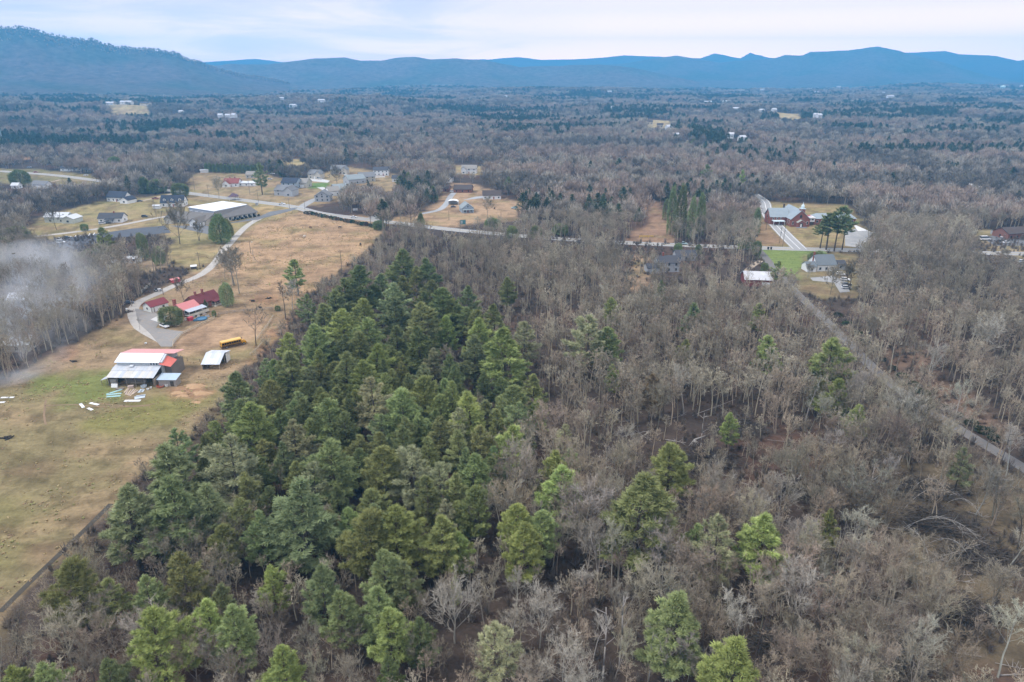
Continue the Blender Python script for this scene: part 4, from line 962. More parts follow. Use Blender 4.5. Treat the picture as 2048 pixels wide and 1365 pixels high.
def build_poles():
    wood = mat('pole_wood', (0.20, 0.165, 0.135), 0.9, 0.15, 2.0); iron = mat('pole_iron', (0.30, 0.30, 0.30), 0.6, 0.08)
    for px, pb, pt, lab in POLES:
        p = G(px, pb); H = max(3.0, (pb - pt) / ppm(p) * 1.02)
        r = root('utility_pole', p, 0.4, 'wooden ' + lab if 'white' not in lab and 'pale post' not in lab else lab, 'utility pole' if H > 4 else 'post', 'utility poles')
        part(MB().tube((0, 0, 0), (0, 0, H), 0.17, 0.11, 7), 'mast', wood, r)
        if H > 7:
            part(MB().box(-1.1, 1.1, -0.06, 0.06, H - 0.75, H - 0.6), 'crossarm', wood, r)
            for x in (-1.0, 0, 1.0): part(MB().tube((x, 0, H - 0.6 if x else H), (x, 0, (H - 0.6 if x else H) + 0.22), 0.05, 0.04, 6), 'insulator', iron, r)
            if 'lamp' in lab: part(MB().tube((0, 0, H - 1.5), (1.3, 0, H - 0.9), 0.04, 0.04, 5).box(1.1, 1.7, -0.15, 0.15, H - 1.0, H - 0.75), 'lamp_arm', mat('white_paint', (0.78, 0.78, 0.76)), r)
            if 'junction' in lab: part(MB().tube((0.3, 0, H * 0.62), (0.3, 0, H * 0.62 + 0.9), 0.24, 0.24, 9), 'transformer', iron, r)
# ================================================================== hall, church, village and far buildings
def SID(n, c): return mat('siding_' + n, c, 0.75, 0.06, 1.2)
def build_hall():
    a = G(425, 449); b = G(516, 433)
    yaw = math.atan2(b[1] - a[1], b[0] - a[0]); L_ = float(np.hypot(*(b - a)[:2]))
    r = root('hall', a, yaw, 'low hall with a white flat roof and broad grey skirt roofs', 'hall')
    cream = SID('cream', (0.50, 0.47, 0.41)); grey = roof_col('grey_shingle', (0.155, 0.145, 0.135)); wall2 = SID('blue_grey', (0.34, 0.36, 0.40)); wr = mat('white_membrane', (0.80, 0.83, 0.86), 0.6, 0.04, 0.25, stain=((0.62, 0.68, 0.74), 0.5, 0.52))
    c = [G(375.6, 414.6, 8), G(427.7, 422.8, 8), G(494.5, 409.3, 8), G(445.3, 402.9, 8)]
    R2 = np.array(((math.cos(yaw), math.sin(yaw)), (-math.sin(yaw), math.cos(yaw))))
    q = [tuple(R2 @ (p - a)[:2]) for p in c]
    top = MB().add([(x, y, 7.7) for x, y in q] + [(x, y, 8.1) for x, y in q], [(3, 2, 1, 0), (4, 5, 6, 7), (0, 1, 5, 4), (1, 2, 6, 5), (2, 3, 7, 6), (3, 0, 4, 7)])
    part(top, 'flat_roof', wr, r)
    D = max(q[3][1], q[0][1])
    part(MB().box(0.4, L_ - 0.4, 0.8, 3.0, 0, 3.3), 'front_wall', cream, r)
    # skirt roof along the front
    part(MB().slab([(-0.6, -0.6, 3.2), (L_ + 0.6, -0.6, 3.2), (q[2][0] + 0.4, q[2][1] - 0.25, 7.7), (q[1][0] - 0.2, q[1][1] - 0.25, 7.7)], 0.25), 'skirt_roof', grey, r)
    part(MB().slab([(L_ + 0.6, -0.55, 3.15), (L_ + 2.2, q[3][1] - 6, 3.15), (q[3][0] + 0.3, q[3][1], 7.68), (q[2][0] + 0.42, q[2][1] - 0.2, 7.68)], 0.25), 'skirt_roof', grey, r)
    ins = lambda s, k: tuple(np.array(q[k]) + (np.mean(np.array(q), 0) - np.array(q[k])) * s)
    w4 = [ins(0.03, k) for k in range(4)]
    part(MB().add([(x, y, 0) for x, y in w4] + [(x, y, 7.68) for x, y in w4], [(3, 2, 1, 0), (4, 5, 6, 7), (0, 1, 5, 4), (1, 2, 6, 5), (2, 3, 7, 6), (3, 0, 4, 7)]), 'core_wall', wall2, r)
    for k in range(10):
        x = 1.0 + (L_ - 2) * k / 9
        part(MB().box(x - 0.14, x + 0.14, -0.3, 0.0, 0, 3.0), 'column', WHITE(), r)
        if k < 9: window(r, (x + (L_ - 2) / 18, 0.78, 1.6), 0, 1.6, 1.7)
    # left inner wall carries vents, lower wing roofs to the left
    v0, v1 = np.array(q[0]), np.array(q[1]); nrm = np.array((v1[1] - v0[1], -(v1[0] - v0[0]))); nrm = nrm / np.linalg.norm(nrm)
    for k in range(4):
        c0 = v0 + (v1 - v0) * (0.2 + 0.2 * k) + nrm * 1.6
        part(MB().box(c0[0] - 0.9, c0[0] + 0.9, c0[1] - 0.7, c0[1] + 0.7, 5.0, 6.3), 'rooftop_unit', mat('unit_metal', (0.42, 0.43, 0.45), 0.5, 0.08), r)
    g1 = G(327, 446); g2 = G(409, 452)
    r2 = root('hall_wing', g1, math.atan2(g2[1] - g1[1], g2[0] - g1[0]), 'grey-brown shingled wing at the left end of the low hall', 'hall')
    W2 = float(np.hypot(*(g2 - g1)[:2])); sh = roof_col('brown_grey', (0.165, 0.15, 0.132))
    part(gable_walls(0, W2, 2, 20, 3.2, 3.4), 'wall', cream, r2); part(gable_roof(0, W2, 2, 20, 3.2, 3.4, 0.7), 'roof', sh, r2)
    part(gable_walls(W2 - 8, W2 - 1, -5, 8, 3.0, 2.8, 'y'), 'gable_wall', WHITE(), r2); part(gable_roof(W2 - 8, W2 - 1, -5, 8, 3.0, 2.8, 0.5, 'y'), 'gable_roof', sh, r2)
    window(r2, (W2 - 4.5, -5.03, 1.6), 0, 1.6, 1.4)
    part(gable_walls(3, 9, -2, 8, 3.0, 2.4, 'y'), 'gable_wall', cream, r2); part(gable_roof(3, 9, -2, 8, 3.0, 2.4, 0.5, 'y'), 'gable_roof', sh, r2)
    for x in (11.5, 15.0): window(r2, (x, 1.97, 1.5), 0)
    for k in range(7):
        p = G(468 + k * 8.3, 441.5 - k * 1.45)
        rr = root('foundation_shrub', p, k, 'small dark clipped shrub along the front of the hall', 'shrub', 'shrubs before the hall')
        m = shared('fshrub', lambda: bush_proto(231, 1.5, 0.9, n=260, bw=0.2, bl=0.25)[1]); c_ = put('crown', m, rr); c_.color = (0.05, 0.06, 0.035, 1)
    # steeple-like dark pavilion behind
    p = G(468, 400); rr = root('pavilion', p, 0.2, 'dark purple-roofed pavilion behind the hall beside the highway', 'pavilion')
    for x in (-3, 3):
        for y in (-3, 3): part(MB().box(x - .15, x + .15, y - .15, y + .15, 0, 3), 'post', WHITE(), rr)
    part(hip_roof(-3.4, 3.4, -3.4, 3.4, 3.0, 2.6, 3.2), 'roof', roof_col('purple', (0.12, 0.075, 0.10)), rr)
    p = G(514, 411); rr = root('cabinet', p, 0.1, 'grey utility cabinet on the tan verge behind the hall', 'cabinet'); part(MB().box(-1, 1, -0.7, 0.7, 0, 2.0), 'body', mat('unit_metal', (0.42, 0.43, 0.45)), rr); part(MB().box(-1.1, 1.1, -0.8, 0.8, 2.0, 2.12), 'lid', wall2, rr)

def build_church():
    p = G(1580, 454); q = G(1618, 454); w = float(q[0] - p[0])
    r = root('church', p, 0.0, 'red brick church with pale green roofs and a white steeple', 'church')
    br = mat('church_brick', (0.27, 0.105, 0.075), 0.9, 0.13, 1.6, stain=((0.17, 0.07, 0.055), 0.5, 0.55)); rf = roof_col('church_green', (0.30, 0.345, 0.365)); cop = mat('copper_white', (0.62, 0.72, 0.74), 0.5, 0.05); lead = mat('porch_stone', (0.40, 0.42, 0.37), 0.8, 0.1)
    h, rise, L_ = 5.2, 6.0, 24.0
    part(gable_walls(0, w, 0, L_, h, rise, 'y'), 'wall', br, r); part(gable_roof(0, w, 0, L_, h, rise, 0.5, 'y', 0.25, 0.3), 'roof', rf, r)
    for x in (1.6, w - 1.6): window(r, (x, -0.02, 2.6), 0, 0.9, 2.2, True)
    part(MB().prism([(w / 2 - 0.85, 6.2), (w / 2 + 0.85, 6.2), (w / 2 + 0.85, 7.6), (w / 2, 8.4), (w / 2 - 0.85, 7.6)], -0.08, 0.02, 'y'), 'gable_window', GLASS(), r)
    # entrance porch with its arch
    part(gable_walls(w / 2 - 2.6, w / 2 + 2.6, -2.6, -0.03, 3.4, 1.6, 'y'), 'porch_wall', br, r); part(gable_roof(w / 2 - 2.6, w / 2 + 2.6, -2.6, -0.2, 3.4, 1.6, 0.35, 'y'), 'porch_roof', lead, r)
    part(MB().prism([(w / 2 - 1.2, 0.2), (w / 2 + 1.2, 0.2), (w / 2 + 1.2, 2.4), (w / 2 + 0.8, 3.0), (w / 2, 3.3), (w / 2 - 0.8, 3.0), (w / 2 - 1.2, 2.4)], -2.68, -2.58, 'y'), 'archway', mat('dark_wood', (0.10, 0.08, 0.07)), r)
    part(MB().box(w / 2 - 0.7, w / 2 + 0.2, -2.75, -2.69, 0.2, 2.4), 'door', WHITE(), r)
    part(MB().box(w / 2 - 3.6, w / 2 + 3.6, -4.4, -2.7, 0, 0.18).box(w / 2 - 3.0, w / 2 + 3.0, -3.8, -2.7, 0.18, 0.36), 'steps', mat('grey_steps', (0.25, 0.26, 0.28), 0.9, 0.1), r)
    # steeple on a brick stub tower
    tx, ty = w / 2 + 0.9, 1.6
    part(MB().box(tx - 1.5, tx + 1.5, ty - 1.5, ty + 1.5, 7.5, 12.2), 'tower', br, r)
    st = part(MB().box(tx - 1.7, tx + 1.7, ty - 1.7, ty + 1.7, 12.2, 12.6).lathe([(1.15, 12.6), (1.15, 13.8), (1.35, 13.9), (0.9, 14.6), (0.45, 15.3), (0.2, 15.8), (0.06, 16.9), (0, 17.0)], 8, (tx, ty, 0)), 'steeple', cop, r)
    # cross wing to the left
    x0, x1 = -11.5, 1.5
    part(gable_walls(x0, x1, 8, 19, 5.4, 5.0), 'wing_wall', br, r); part(gable_roof(x0, x1, 8, 19, 5.4, 5.0, 0.5, 'x', 0.25, 0.3), 'wing_roof', rf, r)
    for x in (-9.2, -6.6, -4.0): window(r, (x, 7.97, 4.2), 0, 0.8, 1.1, True)
    window(r, (x0 - 0.02, 13.5, 5.0), -math.pi / 2, 1.2, 2.4, True)
    part(MB().slab([(-10.4, 3.8, 3.0), (-2.2, 3.8, 3.0), (-2.2, 7.9, 3.2), (-10.4, 7.9, 3.2)], 0.25), 'canopy', cop, r)
    for x in (-10.1, -6.3, -2.5): part(MB().box(x - 0.12, x + 0.12, 3.95, 4.2, 0, 2.8), 'canopy_post', WHITE(), r)
    chimney(r, 1.5, 19.5, 9.0, 12.2, 1.0, mat('dark_wood', (0.10, 0.08, 0.07)))
    for y in (3.0, 6.0): window(r, (-0.02, y, 2.8), -math.pi / 2, 0.9, 2.2, True)
    # linking porch and education wing on the right
    lk = root('church_link', p + np.array((w + 0.3, 4.5, 0)), 0.0, 'white linking porch with a dark red roof patch beside the church', 'porch')
    part(MB().box(0.2, 5.2, 0.5, 9, 2.4, 5.2), 'wall', WHITE(), lk); part(MB().box(-0.1, 5.5, 0, 9.4, 5.2, 5.5), 'roof', mat('pale_roof', (0.66, 0.64, 0.64), 0.7, 0.05), lk)
    part(MB().box(0.8, 4.6, 4.6, 8.8, 5.5, 5.62), 'roof_patch', mat('dark_red_roof', (0.32, 0.06, 0.075), 0.7, 0.08), lk)
    for x in (1.6, 3.7): window(lk, (x, 0.47, 4.0), 0, 1.5, 0.9)
    part(MB().box(0.3, 5.1, 1.5, 8.8, 0, 2.38), 'undercroft', mat('dark_wood', (0.10, 0.08, 0.07)), lk)
    ew = root('church_hall', p + np.array((w + 6.2, 7.0, 0)), 0.0, 'long low brick church hall with a green-grey roof behind the pines', 'hall')
    Le = 29.0
    part(MB().box(0, Le, 0, 10, 0, 4.2), 'wall', br, ew); part(hip_roof(0, Le, 0, 10, 4.2, 3.0, 3.2, 0.6), 'roof', rf, ew)
    for k in range(8): window(ew, (2 + k * 3.5, -0.02, 2.2), 0, 1.4, 1.6, True)

def build_village():
    wh = SID('white', (0.76, 0.76, 0.74)); crm = SID('pale_green', (0.50, 0.52, 0.46)); tan = SID('tan', (0.48, 0.44, 0.37)); gry = SID('grey', (0.40, 0.41, 0.42)); bgr = SID('bluegrey', (0.34, 0.40, 0.46)); brk = mat('house_brick', (0.25, 0.12, 0.09), 0.9, 0.13, 2)
    navy = roof_col('navy', (0.045, 0.052, 0.072)); chr_ = roof_col('charcoal', (0.075, 0.075, 0.082)); grs = roof_col('grey', (0.19, 0.19, 0.19)); brn = roof_col('brown', (0.085, 0.066, 0.058)); tnr = roof_col('tan', (0.27, 0.25, 0.22)); red = roof_col('red', (0.24, 0.075, 0.06)); gsl = roof_col('slate', (0.26, 0.29, 0.29)); pale = roof_col('pale_metal', (0.58, 0.60, 0.61))
    H = house
    H(232, 404, 42, 9, 3.6, 4.2, -14, wh, navy, 'long white house with a dark blue roof and gabled garage wing', annex=(9.5, 17.5, -6, 3.5, 2.8, 2.4, 'y'), win=4, dr=0.1)
    H(345, 414, 44, 10, 3.2, 5.2, 6, wh, navy, 'white cape house with three dormers on its dark roof', dormers=3, win=4, dr=0.1, side=2)
    H(313, 418, 13, 3.5, 2.3, 0.5, 4, wh, pale, 'small white flat shed beside the dormered house', 'shed', win=0, side=0, name='shed')
    H(221, 446, 46, 9, 3.2, 3.0, 4, wh, chr_, 'low white house with a dark roof beside the lot road', win=4, dr=-0.2, porch=(0.4, 2), chim=((0.2, 0.5, 4.0),))
    H(112, 446, 46, 9, 4.0, 2.6, -4, crm, pale, 'pale green gabled shed-like house left of the lot road', win=2, annex=(6, 15, -2, 8, 3.2, 2.0, 'y'))
    H(78, 377, 36, 8, 3.4, 2.8, -16, wh, grs, 'white house with a grey roof beside the dark evergreen, upper left', win=2)
    H(30, 378, 14, 6, 3, 2, 0, wh, pale, 'small white house at the far left edge of the fields', win=1)
    H(8, 460, 34, 9, 3, 3, 10, gry, grs, 'grey roofed house in the smoke haze at the left edge', win=2)
    H(138, 343, 34, 8, 3, 3, 0, wh, chr_, 'house with a dark roof at the upper left roadside', win=3)
    H(186, 345, 36, 8, 3, 2.6, 3, tan, tnr, 'tan roadside house under bare trees, upper left', win=3, porch=(0.5, 2))
    H(98, 323, 24, 7, 3, 2, 0, wh, pale, 'white trailer house left of the roadside houses', win=2)
    H(270, 340, 20, 7, 3, 2.2, 5, wh, grs, 'pale house behind the bare trees above the lawns', win=2)
    H(298, 347, 14, 6, 2.8, 1.8, 0, wh, pale, 'small white outbuilding among bare trees above the lawns', win=1)
    H(265, 405, 10, 4, 2, 1, 0, tan, tnr, 'tiny tan shed behind the long white house', 'shed', win=0, side=0, name='shed')
    H(409, 346, 15, 5, 2.6, 0.6, 22, wh, pale, 'small white trailer at the end of the evergreen row', 'trailer', win=0, side=0, name='white_trailer')
    H(462, 374, 30, 11, 3.2, 3.8, 2, wh, red, 'brick bungalow with a red roof and white front gable', chim=((-0.3, 0.6, 5.0), (0.4, 0.5, 5.2)), win=3, dr=0, annex=(-7, 0, -3, 6, 3.0, 3.0, 'y'))
    H(493, 373, 34, 8, 3, 1.2, 0, wh, pale, 'low white house with a pale flat roof right of the bungalow', win=3)
    H(500, 357, 17, 8, 3.6, 2.8, -4, tan, tnr, 'small cream house behind the bungalow', win=2)
    H(565, 392, 34, 16, 4.6, 3.4, -10, gry, grs, 'large grey-roofed new house nearest the highway, white front gable', annex=(3, 11, -3, 8, 5.0, 3.4, 'y'), win=2, garage=0.6)
    H(578, 378, 32, 13, 5.4, 3.6, -10, bgr, navy, 'new house with a navy roof behind the nearest grey one', win=3)
    H(602, 376, 24, 12, 4.4, 3.4, -10, tan, tnr, 'new house with a tan roof and open dark garage', win=2, garage=0.2)
    H(627, 358, 24, 12, 4.8, 3.4, -14, tan, grs, 'new house with a dark gable beside the white drive', annex=(3, 9, -2, 6, 5, 3, 'y'), win=2, garage=0.5)
    H(675, 349, 28, 12, 5.2, 3.4, -8, tan, grs, 'farthest new house with a broad grey-tan roof', annex=(5, 11, -2, 6, 5, 3, 'y'), win=2)
    H(735, 364, 32, 13, 4.8, 3.6, 18, tan, grs, 'grey-roofed new house right of the pale street', win=3)
    H(715, 368, 36, 14, 4.4, 3.6, 35, gry, gsl, 'slate-roofed new house with its long roof turned sideways', win=3)
    H(688, 388, 34, 14, 4.4, 3.4, 30, gry, gsl, 'slate-roofed house half hidden by bare trees', win=2)
    H(645, 404, 30, 12, 4.8, 3.6, 4, gry, grs, 'pale grey gabled house by the subdivision entrance', axis='y', win=3)
    H(670, 392, 22, 12, 4.0, 3.2, 30, wh, tnr, 'pale-roofed house behind the grey gabled one', win=2)
    H(762, 352, 30, 9, 5.6, 2.8, 3, wh, chr_, 'white two-storey house with a dark roof at the wood edge', win=4, dr=0.3)
    H(800, 364, 32, 9, 3.2, 2.4, 0, wh, chr_, 'low dark-roofed house beside the pines', win=3)
    H(881, 364, 38, 10, 4.6, 3.6, -3, wh, grs, 'white house with two gables behind bare trees', annex=(5, 12, -4, 6, 4.0, 3.4, 'y'), win=4)
    H(938, 348, 30, 10, 5.2, 3.2, -3, wh, tnr, 'white house with twin front gables on the far lawn', annex=(-8, -3, -2.5, 5, 5, 2.6, 'y'), win=3, dr=0)
    H(886, 384, 22, 9, 3, 2.4, -8, brk, brn, 'low brown-roofed brick house left of the white carport', win=2)
    H(925, 386, 36, 11, 3.0, 3.2, -5, brk, brn, 'long dark roof of a brick house under bare branches', win=3)
    H(984, 399, 36, 10, 3.2, 3.4, 3, wh, brn, 'white house with a dark brown roof at the end of the lawn', win=4, dr=0.2)
    H(936, 426, 24, 12, 3.4, 3.4, 14, bgr, gsl, 'small blue-grey gabled house with a dark front porch', axis='y', porch=(0.95, 2.2), win=2, dr=0)
    H(1337, 545, 44, 9, 5.2, 2.8, 4, gry, chr_, 'grey house showing through bare trunks right of centre', win=3, annex=(-12, -5, -2, 6, 3.0, 1.5, 'x'), chim=((-0.4, 0.5, 4.5),))
    H(1372, 522, 40, 8, 3.0, 2.2, 2, gry, chr_, 'long dark-roofed outbuilding behind the grey house', win=3)
    H(1516, 574, 52, 12, 3.6, 2.6, -8, mat('barn_red', (0.23, 0.065, 0.055), 0.85, 0.12, 1.5), mat('pale_shed_roof', (0.55, 0.55, 0.56), 0.7, 0.12, 0.5, stain=((0.72, 0.72, 0.72), 0.7, 0.5)), 'dark red shed with a pale mottled roof in the bare wood', 'shed', win=0, side=0, garage=0.55, name='shed')
    H(1652, 543, 38, 11, 3.6, 4.2, 3, wh, roof_col('dark_slate', (0.15, 0.17, 0.18)), 'white house with a grey roof beside the green lawn', chim=((-1.0, 0.5, 5.6),), win=3, annex=(-11, -6, -1, 6, 2.8, 2.0, 'x'), side=2)
    H(1680, 540, 22, 7, 2.8, 1.6, 3, gry, chr_, 'low grey garage behind the parked white cars', 'garage', win=1, name='garage')
    H(1160, 398, 40, 8, 3, 2.2, 2, wh, grs, 'white building glimpsed through bare trees, centre right', win=4)
    H(1182, 392, 24, 7, 3, 2.2, 8, wh, pale, 'second white building glimpsed through bare trees', win=2)
    H(1075, 394, 12, 5, 2.6, 1.2, 0, wh, pale, 'white shed glimpsed under bare trees', 'shed', win=0, side=0, name='shed')
    H(1685, 338, 20, 9, 4, 2.6, 0, wh, grs, 'pale house in the upper right woods', win=3)
    H(1715, 358, 26, 9, 3.6, 3.2, 10, gry, gsl, 'grey-roofed house in the upper right woods, nearer', win=3)
    H(1755, 366, 12, 6, 3, 2, 0, wh, pale, 'tiny white house right of the grey-roofed one in the woods', win=1)
    H(1880, 403, 22, 8, 3.2, 2.4, 0, wh, gsl, 'bluish house behind bare trunks at right', win=2)
    H(2040, 478, 60, 12, 3.6, 2.8, 12, brk, brn, 'dark-roofed brick building at the right edge lot', win=4)
    H(2010, 474, 24, 9, 3.0, 1.4, 0, gry, brn, 'low dark building behind the right edge lot', win=2)
    H(2020, 415, 40, 9, 3, 2.4, 0, wh, pale, 'pale buildings glimpsed at the right edge above the lot', win=3)
    # left wood, under the smoke
    H(40, 612, 42, 7, 3, 2.2, 8, tan, mat('white_tin', (0.74, 0.77, 0.82)), 'shed with a white tin roof in the smoke', 'shed', win=1, name='shed')
    H(48, 592, 26, 6, 2.8, 1.0, 8, gry, pale, 'second pale-roofed shed deeper in the smoke', 'shed', win=0, side=0, name='shed')
    H(35, 705, 46, 8, 3, 2.2, 10, tan, pale, 'pale roofed shed behind bare trees at the pasture left', 'shed', win=1, name='shed')
    H(222, 536, 16, 5, 2.6, 1.0, 3, wh, pale, 'white-roofed trailer under trees below the lot', 'trailer', win=0, side=0, name='white_trailer')
    H(262, 527, 26, 5, 2.6, 0.8, -2, wh, pale, 'long white trailer under the bare trees', 'trailer', win=2, side=0, name='white_trailer')
    H(204, 600, 24, 6, 2.6, 1.4, 12, gry, gsl, 'blue tarp-roofed shed at the wood edge behind the smoke', 'shed', win=0, side=0, name='shed')
    # cars and small things
    V = vehicle
    V('pickup', 564, 410, 0.05, ('white', (0.80, 0.80, 0.79)), 'white pickup driving on the highway past the subdivision entrance', 'pickup')
    V('sedan', 708, 436, -0.2, ('white', (0.80, 0.80, 0.79)), 'white car on the highway beside the pasture hedge'); V('pickup', 1366, 490, 0.02, ('pale_teal', (0.45, 0.60, 0.62)), 'pale teal pickup on the highway behind dark evergreens', 'pickup')
    V('sedan', 72, 346, 0.5, ('red', (0.40, 0.05, 0.04)), 'red car on the upper left road'); V('sedan', 59, 336, 0.3, ('silverblue', (0.45, 0.52, 0.6)), 'silver-blue car parked at the upper left junction'); V('sedan', 172, 352, 0.1, ('white', (0.8, 0.8, 0.79)), 'white car before the tan roadside house')
    V('sedan', 280, 404, 0.2, ('navy', (0.05, 0.06, 0.09)), 'dark car at the garage wing of the long white house'); V('pickup', 311, 399, 0.4, ('wine', (0.22, 0.03, 0.03)), 'wine red pickup on the dirt drive', 'pickup'); V('suv', 290, 435, 0.0, ('black', (0.02, 0.02, 0.022)), 'black car parked at the end of the low white house')
    V('sedan', 907, 415.5, 0.05, ('navy', (0.05, 0.06, 0.09)), 'dark car with pale trim beside the white carport'); V('suv', 905, 385, 0.0, ('white', (0.8, 0.8, 0.79)), 'white car at the top of the blue-gravel drive'); V('suv', 1028, 418, 2.7, ('pale_teal', (0.45, 0.6, 0.62)), 'pale teal car parked alone at the lawn end')
    V('suv', 1681, 551, -0.3, ('white', (0.8, 0.8, 0.79)), 'white car first in the row behind the grey-roofed house'); V('suv', 1690, 562, -0.2, ('white', (0.8, 0.8, 0.79)), 'white car second in the row behind the grey-roofed house'); V('sedan', 1693, 571, -0.1, ('charcoal', (0.07, 0.07, 0.075)), 'dark grey car third in the row behind the grey-roofed house'); V('suv', 1692, 578, 0.0, ('silver', (0.6, 0.6, 0.6)), 'silver car last in the row behind the grey-roofed house')
    V('van', 1969, 481, 0.1, ('white', (0.8, 0.8, 0.79)), 'white van at the left end of the right edge lot', 'van', 1.35); V('sedan', 2007, 476, 0.4, ('silver', (0.6, 0.6, 0.6)), 'silver car in the right edge lot, upper'); V('sedan', 2012, 487, 0.1, ('white', (0.8, 0.8, 0.79)), 'white car in the right edge lot, lower'); V('sedan', 1996, 484, 0.1, ('charcoal', (0.07, 0.07, 0.075)), 'dark car beside the white one in the right edge lot'); V('van', 2000, 468, 1.2, ('white', (0.8, 0.8, 0.79)), 'white van before the dark building at the right edge', 'van'); V('suv', 2042, 526, 0.3, ('silver', (0.6, 0.6, 0.6)), 'silver car at the right edge below the highway')
    V('van', 122, 487, 0.05, ('white', (0.8, 0.8, 0.79)), 'white van parked below the lot', 'van'); V('sedan', 120, 480, 0.05, ('silver', (0.6, 0.6, 0.6)), 'silver car parked above the white van in the lot'); V('sedan', 134, 477, 0.05, ('charcoal', (0.07, 0.07, 0.075)), 'dark car parked beside the silver one in the lot'); V('suv', 215, 448, 0.3, ('charcoal', (0.07, 0.07, 0.075)), 'dark car before the low white house'); V('suv', 205, 449, 0.2, ('silver', (0.6, 0.6, 0.6)), 'silver car before the low white house')
    V('sedan', 683, 349, 0.0, ('wine', (0.22, 0.03, 0.03)), 'dark red car before the farthest new house'); V('sedan', 545, 349, 0.1, ('white', (0.8, 0.8, 0.79)), 'white car behind the tall roadside pine, upper'); V('suv', 540, 360, 0.1, ('silver', (0.6, 0.6, 0.6)), 'silver car behind the tall roadside pine, lower'); V('suv', 640, 359, 0.1, ('silver', (0.6, 0.6, 0.6)), 'silver car on the white concrete driveway')
    # white arched carport
    p = G(906, 411); r = root('carport', p, 0.0, 'white arched metal carport by the blue-gravel drive', 'carport')
    prof = [(-4.2 * math.cos(t), 2.4 + 1.5 * math.sin(t)) for t in np.linspace(0, math.pi, 9)]
    m = MB()
    for a, b in zip(prof[:-1], prof[1:]): m.slab([(a[0], 0, a[1]), (b[0], 0, b[1]), (b[0], 7, b[1]), (a[0], 7, a[1])], 0.08)
    part(m, 'roof', WHITE(), r)
    for x in (-4.15, 4.15):
        for y in (0.2, 3.5, 6.8): part(MB().box(x - 0.08, x + 0.08, y - 0.08, y + 0.08, 0, 2.4), 'post', WHITE(), r)
    part(MB().box(-4.2, 4.2, 6.7, 6.8, 0, 2.5), 'back_wall', mat('unit_metal', (0.42, 0.43, 0.45)), r)
    # roadside signs
    p = G(926, 453); r = root('road_sign', p, 0.15, 'teal two-panel sign seen from behind at the lawn edge', 'sign')
    tl = mat('teal_sign', (0.09, 0.22, 0.22), 0.6, 0.08)
    for x in (-2.0, 1.9): part(MB().box(x - 0.15, x + 0.15, -0.12, 0.12, 0, 4.6), 'post', mat('sign_post', (0.25, 0.27, 0.27), 0.7, 0.1), r)
    part(MB().box(-1.8, 1.7, -0.1, 0.1, 1.4, 4.4), 'panel', tl, r); part(MB().box(-1.3, -0.2, -0.14, -0.105, 1.9, 3.9), 'panel', mat('pale_panel', (0.45, 0.52, 0.52), 0.6, 0.06), r)
    p = G(711, 424); r = root('billboard', p, 0.1, 'small white two-panel board beside the highway', 'sign')
    for x in (-1.6, 0, 1.6): part(MB().box(x - 0.08, x + 0.08, -0.08, 0.08, 0, 1.2), 'post', mat('sign_post', (0.25, 0.27, 0.27)), r)
    for x in (-0.95, 0.95): part(MB().box(x - 0.88, x + 0.88, -0.05, 0.05, 0.9, 2.6), 'panel', WHITE(), r)
    for px, lab in ((1536, 'left of two black bins on the highway verge'), (1542, 'right of two black bins on the highway verge')):
        r = root('wheelie_bin', G(px, 499.5) , 0, lab, 'bin', 'black bins by the highway')
        part(MB().hexa([(-.35, -.35, .05), (.35, -.35, .05), (.35, .35, .05), (-.35, .35, .05)], [(-.45, -.45, 1.5), (.45, -.45, 1.5), (.45, .45, 1.5), (-.45, .45, 1.5)]), 'body', mat('bin_black', (0.02, 0.02, 0.022), 0.6, 0.05), r); part(MB().box(-.5, .5, -.5, .5, 1.505, 1.6), 'lid', mat('bin_black', (0.02, 0.02, 0.022)), r)
    # yellow gate rail below the slope
    p = G(1278, 476); r = root('gate_rail', p, 0.05, 'yellow barrier rail at the foot of the bare slope', 'barrier')
    yl = mat('barrier_yellow', (0.62, 0.42, 0.05), 0.6, 0.08)
    for z in (0.7, 1.2): part(MB().box(0, 9.5, -0.08, 0.08, z, z + 0.2), 'rail', yl, r)
    for x in (0.2, 3.2, 6.3, 9.2): part(MB().box(x - .1, x + .1, -.1, .1, 0, 1.4), 'post', yl, r)
    # roadside hedge at the pasture corner
    hp = bush_proto(233, 2.2, 1.8, n=420, bw=0.22, bl=0.4)
    for k in range(22):
        t = k / 21; px = 612 + t * 150; py = 425 + t * 30 + 3
        r = root('hedge_shrub', G(px, py), k, 'scrubby brown-green shrub in the hedge between highway and tan field', 'shrub', 'roadside hedge shrubs')
        c = put('crown', hp[1], r); c.color = (0.10 + 0.05 * math.sin(k * 2.3), 0.10, 0.06, 1); r.scale = (1 + 0.4 * math.sin(k * 1.7),) * 2 + (0.8 + 0.5 * vnoise(k * 0.7, 3.0),)
    # evergreen ground-cover bank beside the gravel lane
    ev = bush_proto(235, 1.5, 2.0, n=520, bw=0.2, bl=0.35)
    for k in range(20):
        t = k / 19; i = t * 7; a = GRAVEL_LANE[3 + int(min(i, 6.99))]; b = GRAVEL_LANE[4 + int(min(i, 6.99))]; f = i - int(min(i, 6.99))
        px = a[0] + (b[0] - a[0]) * f + 26; py = a[1] + (b[1] - a[1]) * f - 8
        if vnoise(k * 0.8, 9.1) < 0.3: continue
        r = root('bank_shrub', G(px, py), k * 2.1, 'low dark evergreen shrub on the far bank of the gravel lane', 'shrub', 'shrubs along the gravel lane')
        c = put('crown', ev[1], r); c.color = (0.06, 0.075, 0.04, 1); r.scale = (0.9 + 0.4 * math.sin(k),) * 2 + (0.9,)

